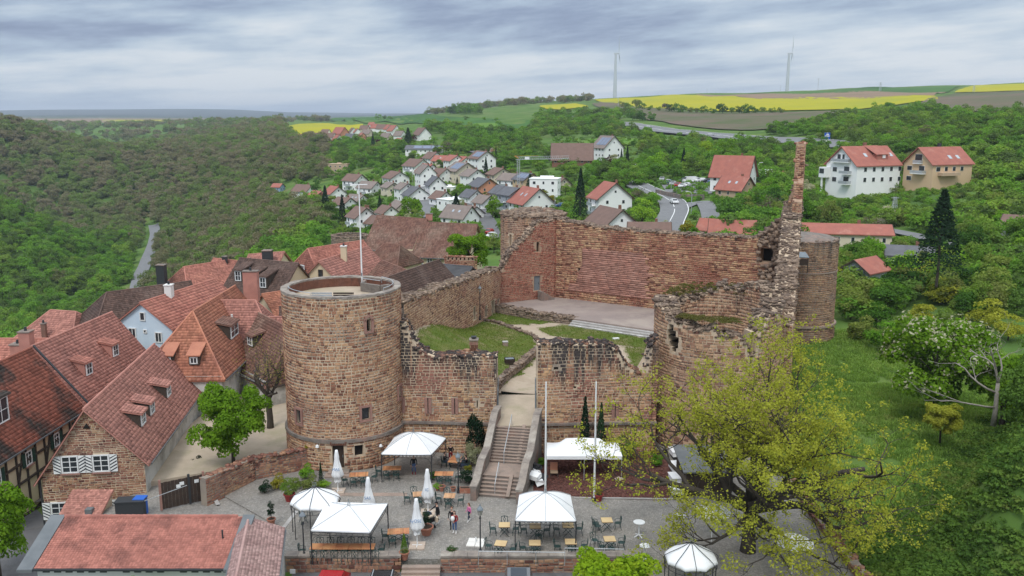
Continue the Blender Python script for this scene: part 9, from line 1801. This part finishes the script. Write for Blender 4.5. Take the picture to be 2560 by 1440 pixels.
for dx, dy, rz, tp_, lb in ((-.9,.15,90, 'cloth_black', 'seated guest in dark clothes on the left side of the orange table'),(.95,.2,-90, 'cloth_black', 'seated guest all in black on the right side of the orange table'),(1.0,-.55,-90, 'cloth_black', 'seated guest in black with a white napkin beside the lantern post')):
    person(lb, float(t_[0])+dx, float(t_[1])+dy, R(rz),1.70, tp_, 'cloth_navy', 'cloth_black', pose='sit', arms={'L': ((-.25,-.15,.78),(-.14,-.38,.78)), 'R': ((.25,-.15,.78),(.14,-.38,.78))}); ch = copy_tree(chair); ch.location = (float(t_[0])+dx*1.02, float(t_[1])+dy,0); ch.rotation_euler = (0,0, R(rz)); ch['label'] = 'green ironwork chair under the ' + lb.split(' on the')[0].split(' with')[0] + ('', ' at the right', ' nearest the lantern')[int(dx > 0) + int(dy < 0)]; ch['group'] = 'dark green ironwork chairs on the cafe terrace'
# pram
x, y = G0(1074,1318); o = thing('pram', 'black pram with beige bags in front of the person in black', 'pram',(x, y,0), R(30)); link('carrycot', MB().prism([(-.26,-.4),(.26,-.4),(.28,.4),(-.28,.4)],.55,.85), 'cloth_black', o); link('hood', MB().lathe((0,.18,.8), [(.3,0),(.26,.2),(.12,.32),(0,.34)],12, cap=False), 'cloth_navy', o); link('frame', MB().tube([(-.22,.35,.2),(-.22,-.1,.6),(-.22,-.65,1.05),(.22,-.65,1.05),(.22,-.1,.6),(.22,.35,.2)],.018,6), 'iron_black', o); link('bag', MB().box((.32,-.5,.75),(.16,.3,.35)), 'cloth_beige', o); link('blanket', MB().box((-.05,-.1,.9),(.4,.4,.12),.3), 'cloth_beige', o)
for sx in (-.26,.26):
    for sy in (-.32,.38): link('wheel', MB().tube([(sx-.02, sy,.14),(sx+.02, sy,.14)],.14,12), 'rubber', o)
# dog
x, y = G0(1100,1161); dog = thing('dog', 'cream-coloured dog with a curled tail standing near the gazebo post', 'dog',(x, y,0), R(160)); JV = [(0,0,.52),(.22,0,.50),(-.24,0,.53),(.36,0,.62),(.44,0,.72),(.57,0,.68),(-.32,0,.58),(-.38,0,.72),(-.30,0,.82),(-.20,0,.78)]; JE = [(0,1),(0,2),(1,3),(3,4),(4,5),(2,6),(6,7),(7,8),(8,9)]; JR = [.12,.145,.12,.09,.085,.045,.05,.05,.055,.04]
for sx, sy in ((.24,.09),(.24,-.09),(-.26,.09),(-.26,-.09)):
    b0 = len(JV); fr = sx > 0; JV += [(sx, sy,.38),(sx+(.0 if fr else .05), sy,.24),(sx+(0 if fr else -.04), sy,.14 if not fr else .12),(sx+.0, sy,.03),(sx+.06, sy,.025)]; JE += [(1 if fr else 2, b0),(b0, b0+1),(b0+1, b0+2),(b0+2, b0+3),(b0+3, b0+4)]; JR += [.07 if fr else .08,.042,.034,.03,.03]
me = skin_mesh('dog', JV, JE, JR); me.materials.clear(); me.materials.append(MATS['dog_cream']); [setattr(p, 'use_smooth', True) for p in me.polygons]; link('body', me, None, dog); link('ears', MB().box((.42,.075,.76),(.05,.03,.11), tilt=(.5,0)).box((.42,-.075,.76),(.05,.03,.11), tilt=(-.5,0)), 'dog_cream', dog); link('nose', MB().box((.625,0,.69),(.03,.04,.03)), 'iron_black', dog)
# ------------------------------------------------------------------ the air between here and the hills
hz = bpy.data.materials.new('air'); hz.use_nodes = True; t = hz.node_tree; t.nodes.clear(); pv = N(t, 'ShaderNodeVolumePrincipled'); pv.inputs['Color'].default_value = (.80,.88,1.0,1); pv.inputs['Density'].default_value = 9e-5; pv.inputs['Anisotropy'].default_value = 0.2
ou = N(t, 'ShaderNodeOutputMaterial'); L(t, pv.outputs[0], ou.inputs['Volume'])
tag(link('haze', MB().box((0,9400,75),(40000,20000,300)), hz), kind='stuff')
cam_o.data.clip_end = 60000
